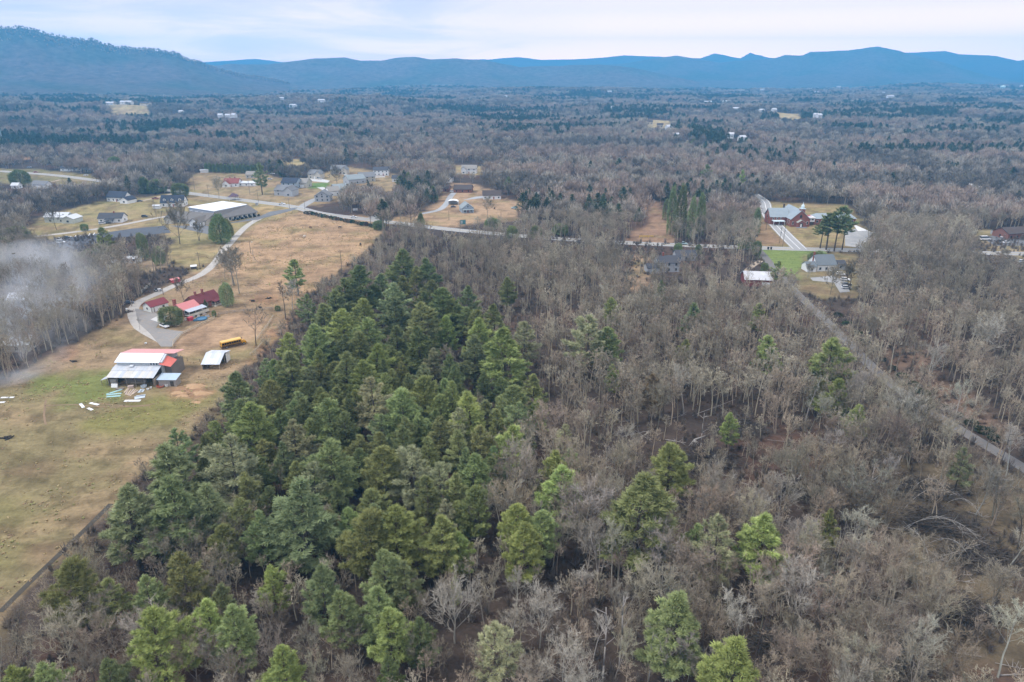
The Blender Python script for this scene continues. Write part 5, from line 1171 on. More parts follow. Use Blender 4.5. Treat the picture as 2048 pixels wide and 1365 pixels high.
# far buildings: pixel, width px, kind
FAR_HOUSES = [(222, 223, 16, 'w'), (232, 214, 14, 'd'), (254, 224, 26, 'w'), (280, 216, 12, 'd'), (291, 224, 22, 't'), (312, 186, 9, 'w'), (361, 229, 8, 'w'), (440, 236, 6, 'w'), (455, 237, 6, 'w'), (466, 236, 5, 'w'), (565, 211, 8, 'w'), (585, 217, 14, 'w'), (620, 199, 10, 'w'), (643, 214, 14, 'w'), (683, 177, 6, 'w'), (768, 182, 14, 'w'), (852, 187, 7, 'd'), (867, 186, 9, 'w'), (832, 201, 18, 'w'), (918, 191, 5, 'w'),
              (714, 199, 10, 'w'), (915, 246, 6, 't'), (1015, 272, 7, 't'), (978, 197, 8, 't'), (1012, 199, 6, 'w'), (1197, 213, 9, 'w'), (1228, 219, 9, 'w'), (1287, 222, 14, 'd'), (1219, 192, 8, 'w'), (1300, 244, 12, 't'), (1320, 253, 12, 't'), (1340, 256, 8, 'w'), (1416, 205, 14, 'w'), (1455, 204, 16, 'w'), (1472, 222, 12, 'w'), (1524, 226, 9, 'w'), (1549, 225, 9, 'w'), (1632, 237, 6, 'w'), (1640, 238, 6, 'w'),
              (1461, 271, 12, 'w'), (1488, 276, 12, 'w'), (1760, 192, 16, 'w'), (1777, 204, 7, 'w'), (1782, 204, 9, 'w'), (1633, 190, 7, 'w'), (1678, 178, 8, 'w'), (1620, 180, 10, 'w'), (1525, 183, 8, 'w'), (1482, 183, 14, 'w'), (1980, 188, 4, 'w'), (2041, 183, 4, 'w'), (1352, 268, 8, 'w'), (207, 117, 10, 'w'), (470, 163, 14, 'w'), (490, 162, 12, 'w')]
FAR_SPOTS = []
for _x, _y, _w, _k in FAR_HOUSES:
    if _y < 140: continue
    _p = G(_x, _y, 14.0)
    KNOLLS.append((_p[0], _p[1], 5.0, 60.0)); FAR_SPOTS.append((_p[0], _p[1]))
def build_far():
    wall = {'w': SID('far_white', (0.62, 0.62, 0.61)), 'd': SID('far_grey', (0.30, 0.29, 0.28)), 't': SID('far_tan', (0.55, 0.48, 0.38))}
    roof = {'w': roof_col('far_pale', (0.50, 0.50, 0.51)), 'd': roof_col('charcoal', (0.075, 0.075, 0.082)), 't': roof_col('brown', (0.085, 0.066, 0.058))}
    for k, (px, py, wp, kd) in enumerate(FAR_HOUSES):
        if py < 140:
            d = ray(px, py); az = math.atan2(d[0], d[1]); rr = np.arange(2000, 3000, 4.0)
            zz = ztop(rr * math.sin(az), rr * math.cos(az)); tz = CAM_H + rr * d[2] / math.hypot(d[0], d[1])
            i = int(np.argmax(zz > tz)); p = np.array((rr[i] * math.sin(az), rr[i] * math.cos(az), zz[i]))
        else:
            p = G(px, py, 14.0); p[2] = float(zf(p[0], p[1]))
        w = max(9.0, wp / ppm(p))
        side = 'left' if px < 500 else 'centre left' if px < 900 else 'centre right' if px < 1400 else 'right'
        what = {'w': 'white', 'd': 'dark-roofed', 't': 'tan'}[kd]
        near = 'on the flank of the nearest mountain' if py < 140 else ['far away near the foot of the mountains', 'in the far woods', 'in the woods beyond the village'][0 if py < 190 else 1 if py < 215 else 2]
        r = root('far_house', p, 0.3 * math.sin(k * 2.7), 'speck-like %s %s house %s, %s part' % (['long', 'broad', 'small'][0 if wp > 12 else 1 if wp > 8 else 2], what, near, side), 'house', 'far houses in the woods')
        part(gable_walls(-w / 2, w / 2, 0, 9, 6.0, 2.5), 'wall', wall[kd], r); part(gable_roof(-w / 2, w / 2, 0, 9, 6.0, 2.5), 'roof', roof[kd], r)
        if wp > 10:
            for x in (-w / 4, w / 4): window(r, (x, -0.03, 3.4), 0, 1.6, 1.8)
    # water tower at upper right
    p = G(2003, 186, 16); H = 12 / ppm(p) * 1.0
    s = 16 / ppm(p) / 10.0
    p[2] = float(zf(p[0], p[1])); top = float(G(2003, 170, None)[2]) if False else CAM_H + float(np.hypot(p[0], p[1])) * ray(2003, 171)[2] / math.hypot(*ray(2003, 171)[:2])
    zt = top - p[2]
    r = root('water_tower', p, 0, 'pale green water tower on the skyline of woods at upper right', 'water tower')
    pg = mat('pale_green_steel', (0.50, 0.66, 0.62), 0.5, 0.05)
    part(MB().lathe([(0, zt), (6, zt - 1.2), (10, zt - 4.5), (10.4, zt - 8), (8, zt - 11), (2.5, zt - 13)], 16), 'tank', pg, r)
    part(MB().tube((0, 0, 0), (0, 0, zt - 12), 2.2, 1.8, 10), 'stem', pg, r)
    for k in range(6):
        a = k * math.pi / 3; part(MB().tube((11 * math.cos(a), 11 * math.sin(a), 0), (9 * math.cos(a), 9 * math.sin(a), zt - 9), 0.5, 0.5, 6), 'leg', pg, r)
    # slim masts
    def mast(px, pb, pt, z0, wd, lab, m):
        p = G(px, pb, z0); p[2] = float(zf(p[0], p[1])); d = ray(px, pt); top = CAM_H + float(np.hypot(p[0], p[1])) * d[2] / math.hypot(d[0], d[1])
        r = root('radio_mast', p, 0, lab, 'mast'); h = top - p[2]
        for k in range(3):
            a = k * 2.094; part(MB().tube((wd * math.cos(a), wd * math.sin(a), 0), (wd * 0.25 * math.cos(a), wd * 0.25 * math.sin(a), h), 0.35, 0.2, 5), 'leg', m, r)
        for j in range(7):
            f0, f1 = j / 7, (j + 1) / 7
            b = MB()
            for k in range(3):
                a0, a1 = k * 2.094, (k + 1) * 2.094; w0, w1 = wd * (1 - 0.75 * f0), wd * (1 - 0.75 * f1)
                b.tube((w0 * math.cos(a0), w0 * math.sin(a0), h * f0), (w1 * math.cos(a1), w1 * math.sin(a1), h * f1), 0.15, 0.15, 4)
            part(b, 'brace', m, r)
        part(MB().tube((0, 0, h), (0, 0, h + 4), 0.2, 0.1, 5), 'antenna', m, r)
    mast(574, 164, 144, 14, 4.0, 'thin dark mast standing before the middle ridge', mat('mast_dark', (0.12, 0.12, 0.12), 0.7, 0.05))
    mast(1523, 160, 152, 10, 6.0, 'tiny pale mast near the foot of the blue mountain', mat('mast_pale', (0.7, 0.72, 0.72), 0.6, 0.05))
    mast(8, 302, 236, 0, 3.2, 'grey tapering tower cut by the left edge', mat('mast_grey', (0.42, 0.47, 0.50), 0.6, 0.05))
    p = G(8, 304, 0); r = root('mast_hut', p, 0.2, 'pale blue hut at the foot of the left edge tower', 'hut'); part(MB().box(-5, 4, -6, -1, 0, 2.6), 'wall', SID('bluegrey', (0.34, 0.40, 0.46)), r); part(MB().box(-5.3, 4.3, -6.3, -0.8, 2.6, 2.8), 'roof', mat('pale_roof', (0.66, 0.64, 0.64)), r)

def build_smoke():
    m = bpy.data.materials.new('smoke'); m.use_nodes = True
    t = m.node_tree; t.nodes.clear()
    co = N(t, 'ShaderNodeTexCoord')
    n = N(t, 'ShaderNodeTexNoise', Scale=0.036, Detail=5.0, Roughness=0.55, Distortion=0.8); L(t, co.outputs['Object'], n.inputs['Vector'])
    g = N(t, 'ShaderNodeSeparateXYZ'); L(t, co.outputs['Generated'], g.inputs[0])
    def bell(s):
        a = MATH(t, 'SUBTRACT', 1.0, MATH(t, 'ABSOLUTE', MATH(t, 'MULTIPLY_ADD', s, 2.0, -1.0)), clamp=True)
        return MATH(t, 'MULTIPLY', a, MATH(t, 'SUBTRACT', 2.0, a))
    f = MATH(t, 'MULTIPLY', MATH(t, 'MULTIPLY', bell(g.outputs[0]), bell(g.outputs[1])), MATH(t, 'SUBTRACT', 1.0, g.outputs[2], clamp=True))
    d = MATH(t, 'MULTIPLY', RAMP(t, n.outputs[0], [(0.50, 0.0), (0.74, 1.0)]), MATH(t, 'MULTIPLY', f, SMOKE))
    v = N(t, 'ShaderNodeVolumePrincipled'); v.inputs['Color'].default_value = (0.96, 0.98, 1.0, 1); L(t, d, v.inputs['Density'])
    o = N(t, 'ShaderNodeOutputMaterial'); L(t, v.outputs[0], o.inputs['Volume'])
    c = G(62, 615)
    for k, (px, py, sx, sy, sz, az, lab) in enumerate([(55, 610, 78, 150, 24, 0.45, 'thin blue-grey smoke drifting through the left wood'), (25, 730, 60, 60, 20, 0.2, 'low smoke at the left edge above the pasture')]):
        c = G(px, py)
        mb = MB(); n_ = 14; v_, f_ = [], []
        mb.lathe([(0.02, 0.0), (0.8, 0.0), (1.0, 0.25), (0.95, 0.6), (0.6, 0.92), (0.02, 1.0)], 18)
        mb.v = [(x * sx / 2, y * sy / 2, z * sz) for x, y, z in mb.v]
        o_ = mb.build('smoke', m, None, True, c + np.array((0, 0, 0.2)), (0, 0, az)); tag(o_, lab, kind='stuff')
SMOKE = 0.17

def build_structures():
    build_roads(); build_hall(); build_church()
    bp, byaw = build_barn()
    build_tin_shed()
    F, fy = build_farmhouse()
    build_village(); build_bus(); build_far()
    build_farm_clutter(F, fy, bp, byaw)
    build_cows(); build_poles(); build_smoke()
# ================================================================== vegetation
def leaf_mat(name, var=0.35, hue=0.08, rough=0.9, clump=0.25, massed=False):
    m = bpy.data.materials.new(name); m.use_nodes = True
    t = m.node_tree; t.nodes.clear()
    oi = N(t, 'ShaderNodeObjectInfo')
    at = N(t, 'ShaderNodeAttribute'); at.attribute_name = 'tint'
    co = N(t, 'ShaderNodeTexCoord')
    n = N(t, 'ShaderNodeTexNoise', Scale=clump, Detail=3.0); L(t, co.outputs['Object'], n.inputs['Vector'])
    n2 = N(t, 'ShaderNodeTexNoise', Scale=0.011, Detail=2.0); L(t, oi.outputs['Location'], n2.inputs['Vector'])
    v = MATH(t, 'MULTIPLY', MATH(t, 'MULTIPLY_ADD', at.outputs['Fac'], var, 1 - var * 0.5), MATH(t, 'MULTIPLY_ADD', n.outputs[0], 0.9, 0.55))
    v = MATH(t, 'MULTIPLY', v, MATH(t, 'MULTIPLY_ADD', oi.outputs['Random'], 0.28 if massed else 0.4, 0.86 if massed else 0.8))
    v = MATH(t, 'MULTIPLY', v, MATH(t, 'MULTIPLY_ADD', n2.outputs[0], 0.8, 0.6))
    hs = N(t, 'ShaderNodeHueSaturation')
    L(t, MATH(t, 'MULTIPLY_ADD', oi.outputs['Random'], hue, 0.5 - hue / 2), hs.inputs['Hue'])
    if massed:
        lc = N(t, 'ShaderNodeAttribute'); lc.attribute_name = 'leaf_colour'; L(t, lc.outputs['Color'], hs.inputs['Color'])
    else:
        L(t, oi.outputs['Color'], hs.inputs['Color'])
    c = MIXC(t, 1.0, hs.outputs[0], v, 'MULTIPLY')
    d = N(t, 'ShaderNodeBsdfDiffuse'); L(t, c, d.inputs[0])
    o = N(t, 'ShaderNodeOutputMaterial'); L(t, d.outputs[0], o.inputs[0])
    return m
M_NEEDLE = leaf_mat('pine_needles', 0.6, 0.03)
M_TWIG = leaf_mat('bare_twigs', 0.5, 0.015, clump=0.15)
M_BARK = leaf_mat('bark', 0.3, 0.01, clump=0.8)

M_MASS = {M_NEEDLE: leaf_mat('pine_needles_mass', 0.6, 0.05, massed=True), M_TWIG: leaf_mat('bare_twigs_mass', 0.5, 0.015, clump=0.15, massed=True)}

def unit(v): return v / np.maximum(np.linalg.norm(v, axis=-1, keepdims=True), 1e-9)
class TreeMesh:
    def __init__(s): s.V = []; s.F = []; s.T = []; s.n = 0
    def ribbons(s, P0, P1, w0, w1, tint, rs):
        P0 = np.atleast_2d(P0); P1 = np.atleast_2d(P1); n = len(P0)
        d = unit(P1 - P0); sd = unit(np.cross(d, unit(rs.normal(size=(n, 3)))))
        w0 = np.broadcast_to(np.asarray(w0, float), (n,))[:, None] / 2; w1 = np.broadcast_to(np.asarray(w1, float), (n,))[:, None] / 2
        V = np.stack([P0 - sd * w0, P0 + sd * w0, P1 + sd * w1, P1 - sd * w1], 1).reshape(-1, 3)
        s.V.append(V); s.F.append(np.arange(4 * n).reshape(n, 4) + s.n); s.n += 4 * n
        s.T.append(np.repeat(np.broadcast_to(np.asarray(tint, float), (n,)), 4))
    def tubes(s, P0, P1, r0, r1, tint=0.5, k=4):
        P0 = np.atleast_2d(P0); P1 = np.atleast_2d(P1); n = len(P0)
        d = unit(P1 - P0); ref = np.where(np.abs(d[:, 2:3]) > 0.9, np.array([[1., 0, 0]]), np.array([[0, 0, 1.]]))
        u = unit(np.cross(d, ref)); w = np.cross(d, u)
        r0 = np.broadcast_to(np.asarray(r0, float), (n,))[:, None]; r1 = np.broadcast_to(np.asarray(r1, float), (n,))[:, None]
        rings = []
        for P, r in ((P0, r0), (P1, r1)):
            for i in range(k):
                a = 2 * math.pi * i / k
                rings.append(P + (u * math.cos(a) + w * math.sin(a)) * r)
        V = np.stack(rings, 1).reshape(-1, 3)
        f = []
        for i in range(k):
            j = (i + 1) % k
            f.append(np.stack([np.arange(n) * 2 * k + i, np.arange(n) * 2 * k + j, np.arange(n) * 2 * k + k + j, np.arange(n) * 2 * k + k + i], 1))
        s.V.append(V); s.F.append(np.concatenate(f) + s.n); s.n += 2 * k * n
        s.T.append(np.full(2 * k * n, tint))
    def mesh(s, m):
        return mesh_np(np.concatenate(s.V), np.concatenate(s.F), m, attrs={'tint': np.concatenate(s.T)})

def pine_proto(seed, H=20.0, R=4.6, zb=0.24, step=0.82, nb=5, blades=13, bl=0.88, bw=0.105, spacing=0.33, gap=0.12, conic=0.8, up=0.25):
    """white pine: whorls of boughs, each a flat plume of needle tufts with up-swept tips"""
    rs = np.random.RandomState(seed)
    wood, fol = TreeMesh(), TreeMesh()
    bend = rs.normal(size=2) * 0.25
    cen = lambda z: np.array((bend[0] * (z / H) ** 2, bend[1] * (z / H) ** 2, z))
    zs = np.linspace(0, H * 0.985, 9)
    for a, b in zip(zs[:-1], zs[1:]):
        wood.tubes(cen(a), cen(b), 0.30 * (1 - a / H) + 0.03, 0.30 * (1 - b / H) + 0.03, 0.5, 6)
    z = H * zb
    lob = rs.uniform(0, 6.28, 3)
    for _ in range(6):                                   # dead snags on the lower trunk
        zz = rs.uniform(0.08, zb) * H; a = rs.uniform(0, 6.28); l = rs.uniform(0.8, 2.2)
        wood.ribbons(cen(zz), cen(zz) + l * np.array((math.cos(a), math.sin(a), rs.uniform(-0.2, 0.3))), 0.07, 0.03, 0.5, rs)
    TP, TD, TT = [], [], []
    while z < H - 0.3:
        t = (z - H * zb) / (H * (1 - zb))
        env = (1 - t) ** conic * (0.62 + 0.38 * min(1, t / 0.25)) * 1.12
        n = nb if t < 0.85 else 4
        a0 = rs.uniform(0, 6.28)
        for k in range(n):
            if rs.rand() < gap: continue
            a = a0 + k * 6.283 / n + rs.normal() * 0.2
            side = 1 + 0.20 * math.sin(a + lob[0] + t * 2) + 0.12 * math.sin(2 * a + lob[1] - 5 * t)
            Lb = max(0.5, R * env * side * rs.uniform(0.72, 1.15))
            el = up - 0.32 * (1 - t) + 0.85 * t ** 2.2 + rs.normal() * 0.08
            d = np.array((math.cos(a) * math.cos(el), math.sin(a) * math.cos(el), math.sin(el)))
            sidev = np.array((-math.sin(a), math.cos(a), 0))
            p0 = cen(z)
            fs = np.linspace(0, 1, 4)
            pts = [p0 + d * Lb * f + np.array((0, 0, 1)) * (0.16 * Lb * f ** 2.2 - 0.05 * Lb * math.sin(math.pi * f)) for f in fs]
            for q in range(3):
                wood.ribbons(pts[q], pts[q + 1], 0.10 * (1 - fs[q]) + 0.02, 0.10 * (1 - fs[q + 1]) + 0.02, 0.4, rs)
            m = max(3, int(Lb / spacing * 2.3))
            f = 0.22 + 0.78 * np.sqrt(rs.uniform(0.02, 1, m))
            f[0] = 1.0
            wd = (rs.uniform(-1, 1, m)) * 0.29 * Lb * (1.08 - f) * 1.4
            tp = p0 + np.outer(f * Lb, d) + np.outer(wd, sidev)
            tp[:, 2] += 0.16 * Lb * f ** 2.2 - 0.05 * Lb * np.sin(math.pi * f) + rs.normal(size=m) * 0.08
            dd = unit(d * 0.8 + np.outer(np.sign(wd) * 0.55, sidev) + np.array((0, 0, 0.45)) + rs.normal(size=(m, 3)) * 0.15)
            TP.append(tp); TD.append(dd); TT.append(np.full(m, rs.uniform(0.1, 0.9)) + rs.normal(size=m) * 0.15)
        z += step * rs.uniform(0.75, 1.25) * (1.0 if t < 0.8 else 0.7)
    TP.append(cen(H * 0.97)[None]); TD.append(np.array([[0, 0, 1.0]])); TT.append(np.array([0.8]))
    TP = np.concatenate(TP); TD = np.concatenate(TD); TT = np.concatenate(TT)
    n = len(TP)
    bd = unit(TD[:, None, :] * 0.9 + rs.normal(size=(n, blades, 3)) * 0.40)
    ln = bl * rs.uniform(0.7, 1.25, (n, blades, 1))
    P0 = np.repeat(TP[:, None, :], blades, 1) - bd * 0.1
    fol.ribbons(P0.reshape(-1, 3), (P0 + bd * ln).reshape(-1, 3), bw, bw * 0.35, np.repeat(np.clip(TT, 0, 1), blades), rs)
    return wood.mesh(M_BARK), fol.mesh(M_NEEDLE)

def bush_proto(seed, H=9.0, R=4.0, n=5200, power=2.3, bw=0.16, bl=0.45, base=0.0, cone=0.0):
    """dense clipped-looking evergreen: short sprays all over an egg-shaped crown"""
    rs = np.random.RandomState(seed)
    fol, wood = TreeMesh(), TreeMesh()
    wood.tubes(np.array((0, 0, 0.)), np.array((0, 0, H * 0.7)), 0.22, 0.1, 0.5, 5)
    u = rs.uniform(-1, 1, n); a = rs.uniform(0, 6.283, n)
    s = np.sqrt(1 - np.where(u > 0, 1.0, 0.45) * u * u)
    dirv = np.stack([s * np.cos(a), s * np.sin(a), u], 1)
    lump = 0.66 + 0.48 * fbm(dirv[:, 0] * 2.2 + 9 + dirv[:, 2], dirv[:, 1] * 2.2 + 4 - dirv[:, 2] * 1.7, seed, 3)
    rr = lump * rs.uniform(0.80, 1.03, n)
    zc = H * (0.5 + base / 2)
    hh = H * (1 - base) / 2
    zrel = dirv[:, 2] * rr
    taper = 1 - cone * (zrel * 0.5 + 0.5)
    P = np.stack([dirv[:, 0] * R * rr * taper, dirv[:, 1] * R * rr * taper, zc + zrel * hh], 1)
    P[:, 2] = np.maximum(P[:, 2], 0.05)
    d = unit(dirv + np.array((0, 0, 0.35)) + rs.normal(size=(n, 3)) * 0.4)
    fol.ribbons(P - d * 0.15, P + d * bl * rs.uniform(0.6, 1.3, (n, 1)), bw, bw * 0.5, np.clip(0.5 + rs.normal(size=n) * 0.25, 0, 1), rs)
    return wood.mesh(M_BARK), fol.mesh(M_NEEDLE)

def bare_proto(seed, H=16.0, spread=0.5, first=0.35, limbs=12, subs=6, twigs=7, fine=5, tw=0.038, fw=0.027, lean=0.05, multi=1, upright=0.6):
    """leafless broadleaf: trunk, ascending limbs, then a haze of fine twigs"""
    rs = np.random.RandomState(seed)
    wood, crown = TreeMesh(), TreeMesh()
    def chain(p, d, Ln, n, wob, lift):
        pts = [p]
        for _ in range(n):
            d = unit(d + rs.normal(size=3) * wob + np.array((0, 0, lift)))
            pts.append(pts[-1] + d * Ln / n)
        return pts
    for s in range(multi):
        d0 = unit(np.array((rs.normal() * lean, rs.normal() * lean, 1.0)) + (rs.normal(size=3) * 0.16 if multi > 1 else 0))
        hh = H * (1 if s == 0 else rs.uniform(0.75, 0.98))
        tr = chain(np.array((0., 0, -0.2)) + (rs.normal(size=3) * np.array((0.4, 0.4, 0)) if s else 0), d0, hh * 0.93, 9, 0.05, 0.06)
        R0 = H * 0.0115
        rad = [R0 * (1 - 0.9 * i / 9) + 0.015 for i in range(10)]
        for i in range(9): wood.tubes(tr[i], tr[i + 1], rad[i], rad[i + 1], 0.5, 5)
        nl = limbs if multi == 1 else max(5, limbs // 2)
        for k in range(nl):
            f = first + (0.97 - first) * ((k + rs.uniform(0, 0.9)) / nl)
            i = min(8, int(f * 9)); fr = f * 9 - i
            p = tr[i] * (1 - fr) + tr[i + 1] * fr
            a = k * 2.4 + rs.normal() * 0.4
            Ln = H * spread * (1.15 - 0.75 * (f - first) / (1 - first)) * rs.uniform(0.7, 1.1)
            el = 0.35 + upright * rs.uniform(0.5, 1.1)
            dl = np.array((math.cos(a) * math.cos(el), math.sin(a) * math.cos(el), math.sin(el)))
            lp = chain(p, dl, Ln, 4, 0.14, 0.13)
            r = max(0.025, rad[i] * 0.42)
            for q in range(4): wood.tubes(lp[q], lp[q + 1], r * (1 - 0.22 * q), r * (1 - 0.22 * (q + 1)), 0.6, 3)
            for j in range(subs):
                g = 0.25 + 0.75 * (j + rs.rand()) / subs
                q = min(3, int(g * 4)); fr2 = g * 4 - q
                ps = lp[q] * (1 - fr2) + lp[q + 1] * fr2
                dq = unit(lp[q + 1] - lp[q])
                ds = unit(dq + rs.normal(size=3) * 0.62 + np.array((0, 0, 0.3)))
                Ls = Ln * 0.5 * rs.uniform(0.6, 1.1) * (1.25 - 0.6 * g)
                sp = chain(ps, ds, Ls, 3, 0.18, 0.10)
                for q in range(3): crown.ribbons(sp[q], sp[q + 1], 0.075 - 0.015 * q, 0.06 - 0.015 * q, 0.5, rs)
                nT = twigs
                gt = rs.uniform(0.15, 1.0, nT); qi = np.minimum(2, (gt * 3).astype(int)); ft = (gt * 3 - qi)[:, None]
                S = np.array(sp)
                pt = S[qi] * (1 - ft) + S[qi + 1] * ft
                dt = unit(unit(S[qi + 1] - S[qi]) + rs.normal(size=(nT, 3)) * 0.6 + np.array((0, 0, 0.32)))
                lt = (Ls * 0.55 * rs.uniform(0.5, 1.1, nT))[:, None]
                e = pt + dt * lt
                crown.ribbons(pt, e, tw * 1.3, tw * 0.8, 0.55 + 0.4 * rs.rand(nT), rs)
                if fine:
                    nF = nT * fine
                    fa = np.tile(rs.uniform(0.15, 0.95, (nT, fine, 1)), 1)
                    pf = (pt[:, None, :] + (e - pt)[:, None, :] * fa).reshape(-1, 3)
                    df = unit(np.repeat(dt, fine, 0) + rs.normal(size=(nF, 3)) * 0.6 + np.array((0, 0, 0.25)))
                    lf = np.repeat(lt, fine, 0) * rs.uniform(0.4, 0.9, (nF, 1))
                    crown.ribbons(pf, pf + df * lf, fw, fw * 0.6, 0.4 + 0.6 * rs.rand(nF), rs)
    return wood.mesh(M_BARK), crown.mesh(M_TWIG)

def far_bare_proto(seed, H=16.0, R=5.0, n=170, w=0.32, first=0.3):
    """distant leafless tree: trunk and a domed spray of branches, one mesh"""
    rs = np.random.RandomState(seed)
    t = TreeMesh()
    t.tubes(np.array((0, 0, -1.)), np.array((0, 0, H * 0.75)), 0.22, 0.08, 0.3, 3)
    u = rs.uniform(0.05, 1, n) ** 0.7; a = rs.uniform(0, 6.283, n); rr = rs.uniform(0.55, 1.05, n)
    s = np.sqrt(1 - np.minimum(u * u, 1))
    tip = np.stack([s * np.cos(a) * R * rr, s * np.sin(a) * R * rr, H * (first + 0.12) + u * rr * H * (0.88 - first)], 1)
    d = unit(np.stack([np.cos(a) * s * 0.8, np.sin(a) * s * 0.8, 0.55 + u], 1) + rs.normal(size=(n, 3)) * 0.25)
    ln = rs.uniform(1.2, 3.4, (n, 1)) * H / 16
    t.ribbons(tip - d * ln, tip, w, w * 0.4, rs.uniform(0.2, 1, n), rs)
    k = 26
    i = rs.randint(0, n, k)
    t.ribbons(np.stack([np.zeros(k), np.zeros(k), rs.uniform(0.25, 0.6, k) * H], 1), tip[i] - d[i] * ln[i] * 0.5, 0.22, 0.12, 0.3, rs)
    return t.mesh(M_TWIG)
def far_green_proto(seed, H=17.0, R=4.2, n=330, w=0.5):
    rs = np.random.RandomState(seed)
    t = TreeMesh()
    t.tubes(np.array((0, 0, -1.)), np.array((0, 0, H * 0.9)), 0.25, 0.05, 0.2, 3)
    f = rs.uniform(0, 1, n) ** 0.8; a = rs.uniform(0, 6.283, n)
    rad = R * (1 - f) ** 0.75 * (0.7 + 0.3 * np.minimum(1, f / 0.2)) * rs.uniform(0.55, 1.12, n) * (1 + 0.2 * np.sin(2 * a + seed))
    P = np.stack([np.cos(a) * rad, np.sin(a) * rad, H * (0.18 + 0.80 * f)], 1)
    d = unit(np.stack([np.cos(a), np.sin(a), np.full(n, 0.45)], 1) + rs.normal(size=(n, 3)) * 0.35)
    t.ribbons(P - d * 0.7, P + d * 0.75, w, w * 0.3, np.clip(0.5 + rs.normal(size=n) * 0.3, 0, 1), rs)
    return t.mesh(M_NEEDLE)
def shrub_proto(seed, H=2.2, R=1.5, n=70, w=0.06):
    rs = np.random.RandomState(seed)
    t = TreeMesh()
    a = rs.uniform(0, 6.283, n); el = rs.uniform(0.2, 1.4, n); l = rs.uniform(0.4, 1, n)
    tip = np.stack([np.cos(a) * np.cos(el) * R * l, np.sin(a) * np.cos(el) * R * l, np.sin(el) * H * l], 1)
    b = tip * rs.uniform(0.0, 0.5, (n, 1)) + rs.normal(size=(n, 3)) * 0.12
    t.ribbons(b, tip, w * 1.3, w * 0.6, rs.uniform(0, 1, n), rs)
    return t.mesh(M_TWIG)

_lib = {}
def scatter(name, pts, scale, rotz, idx, protos, label, tilt=None):
    """many like plants nobody could count, one object"""
    n = len(pts)
    me = bpy.data.meshes.new('points')
    me.vertices.add(n); me.vertices.foreach_set('co', np.asarray(pts, np.float32).ravel())
    sc = np.asarray(scale, np.float32)
    if sc.ndim == 1: sc = np.repeat(sc[:, None], 3, 1)
    at = me.attributes.new('size', 'FLOAT_VECTOR', 'POINT'); at.data.foreach_set('vector', sc.ravel())
    rot = np.zeros((n, 3), np.float32); rot[:, 2] = rotz
    if tilt is not None: rot[:, :2] = tilt
    at = me.attributes.new('turn', 'FLOAT_VECTOR', 'POINT'); at.data.foreach_set('vector', rot.ravel())
    at = me.attributes.new('kind_index', 'INT', 'POINT'); at.data.foreach_set('value', np.asarray(idx, np.int32))
    me.update()
    o = put(name, me)
    tag(o, label, kind='stuff')
    c = bpy.data.collections.new(name + '_library')
    for k, (pm, pc) in enumerate(protos):
        pm = pm.copy(); src = pm.materials[0]; pm.materials[0] = M_MASS[src]
        lc = pm.attributes.new('leaf_colour', 'FLOAT_COLOR', 'POINT'); lc.data.foreach_set('color', np.tile(np.array((*pc, 1), np.float32), len(pm.vertices)))
        po = bpy.data.objects.new('%s_%02d' % (name, k), pm); c.objects.link(po)
    g = bpy.data.node_groups.new(name, 'GeometryNodeTree')
    g.interface.new_socket('Geometry', in_out='INPUT', socket_type='NodeSocketGeometry')
    g.interface.new_socket('Geometry', in_out='OUTPUT', socket_type='NodeSocketGeometry')
    gi = g.nodes.new('NodeGroupInput'); go = g.nodes.new('NodeGroupOutput')
    ci = g.nodes.new('GeometryNodeCollectionInfo'); ci.inputs[0].default_value = c
    ci.inputs['Separate Children'].default_value = True; ci.inputs['Reset Children'].default_value = True
    ip = g.nodes.new('GeometryNodeInstanceOnPoints'); ip.inputs['Pick Instance'].default_value = True
    def attr(nm, ty):
        a = g.nodes.new('GeometryNodeInputNamedAttribute'); a.data_type = ty; a.inputs[0].default_value = nm
        return a.outputs[0]
    g.links.new(gi.outputs[0], ip.inputs['Points']); g.links.new(ci.outputs[0], ip.inputs['Instance'])
    g.links.new(attr('kind_index', 'INT'), ip.inputs['Instance Index'])
    g.links.new(attr('turn', 'FLOAT_VECTOR'), ip.inputs['Rotation']); g.links.new(attr('size', 'FLOAT_VECTOR'), ip.inputs['Scale'])
    g.links.new(ip.outputs[0], go.inputs[0])
    md = o.modifiers.new('spread', 'NODES'); md.node_group = g
    return o

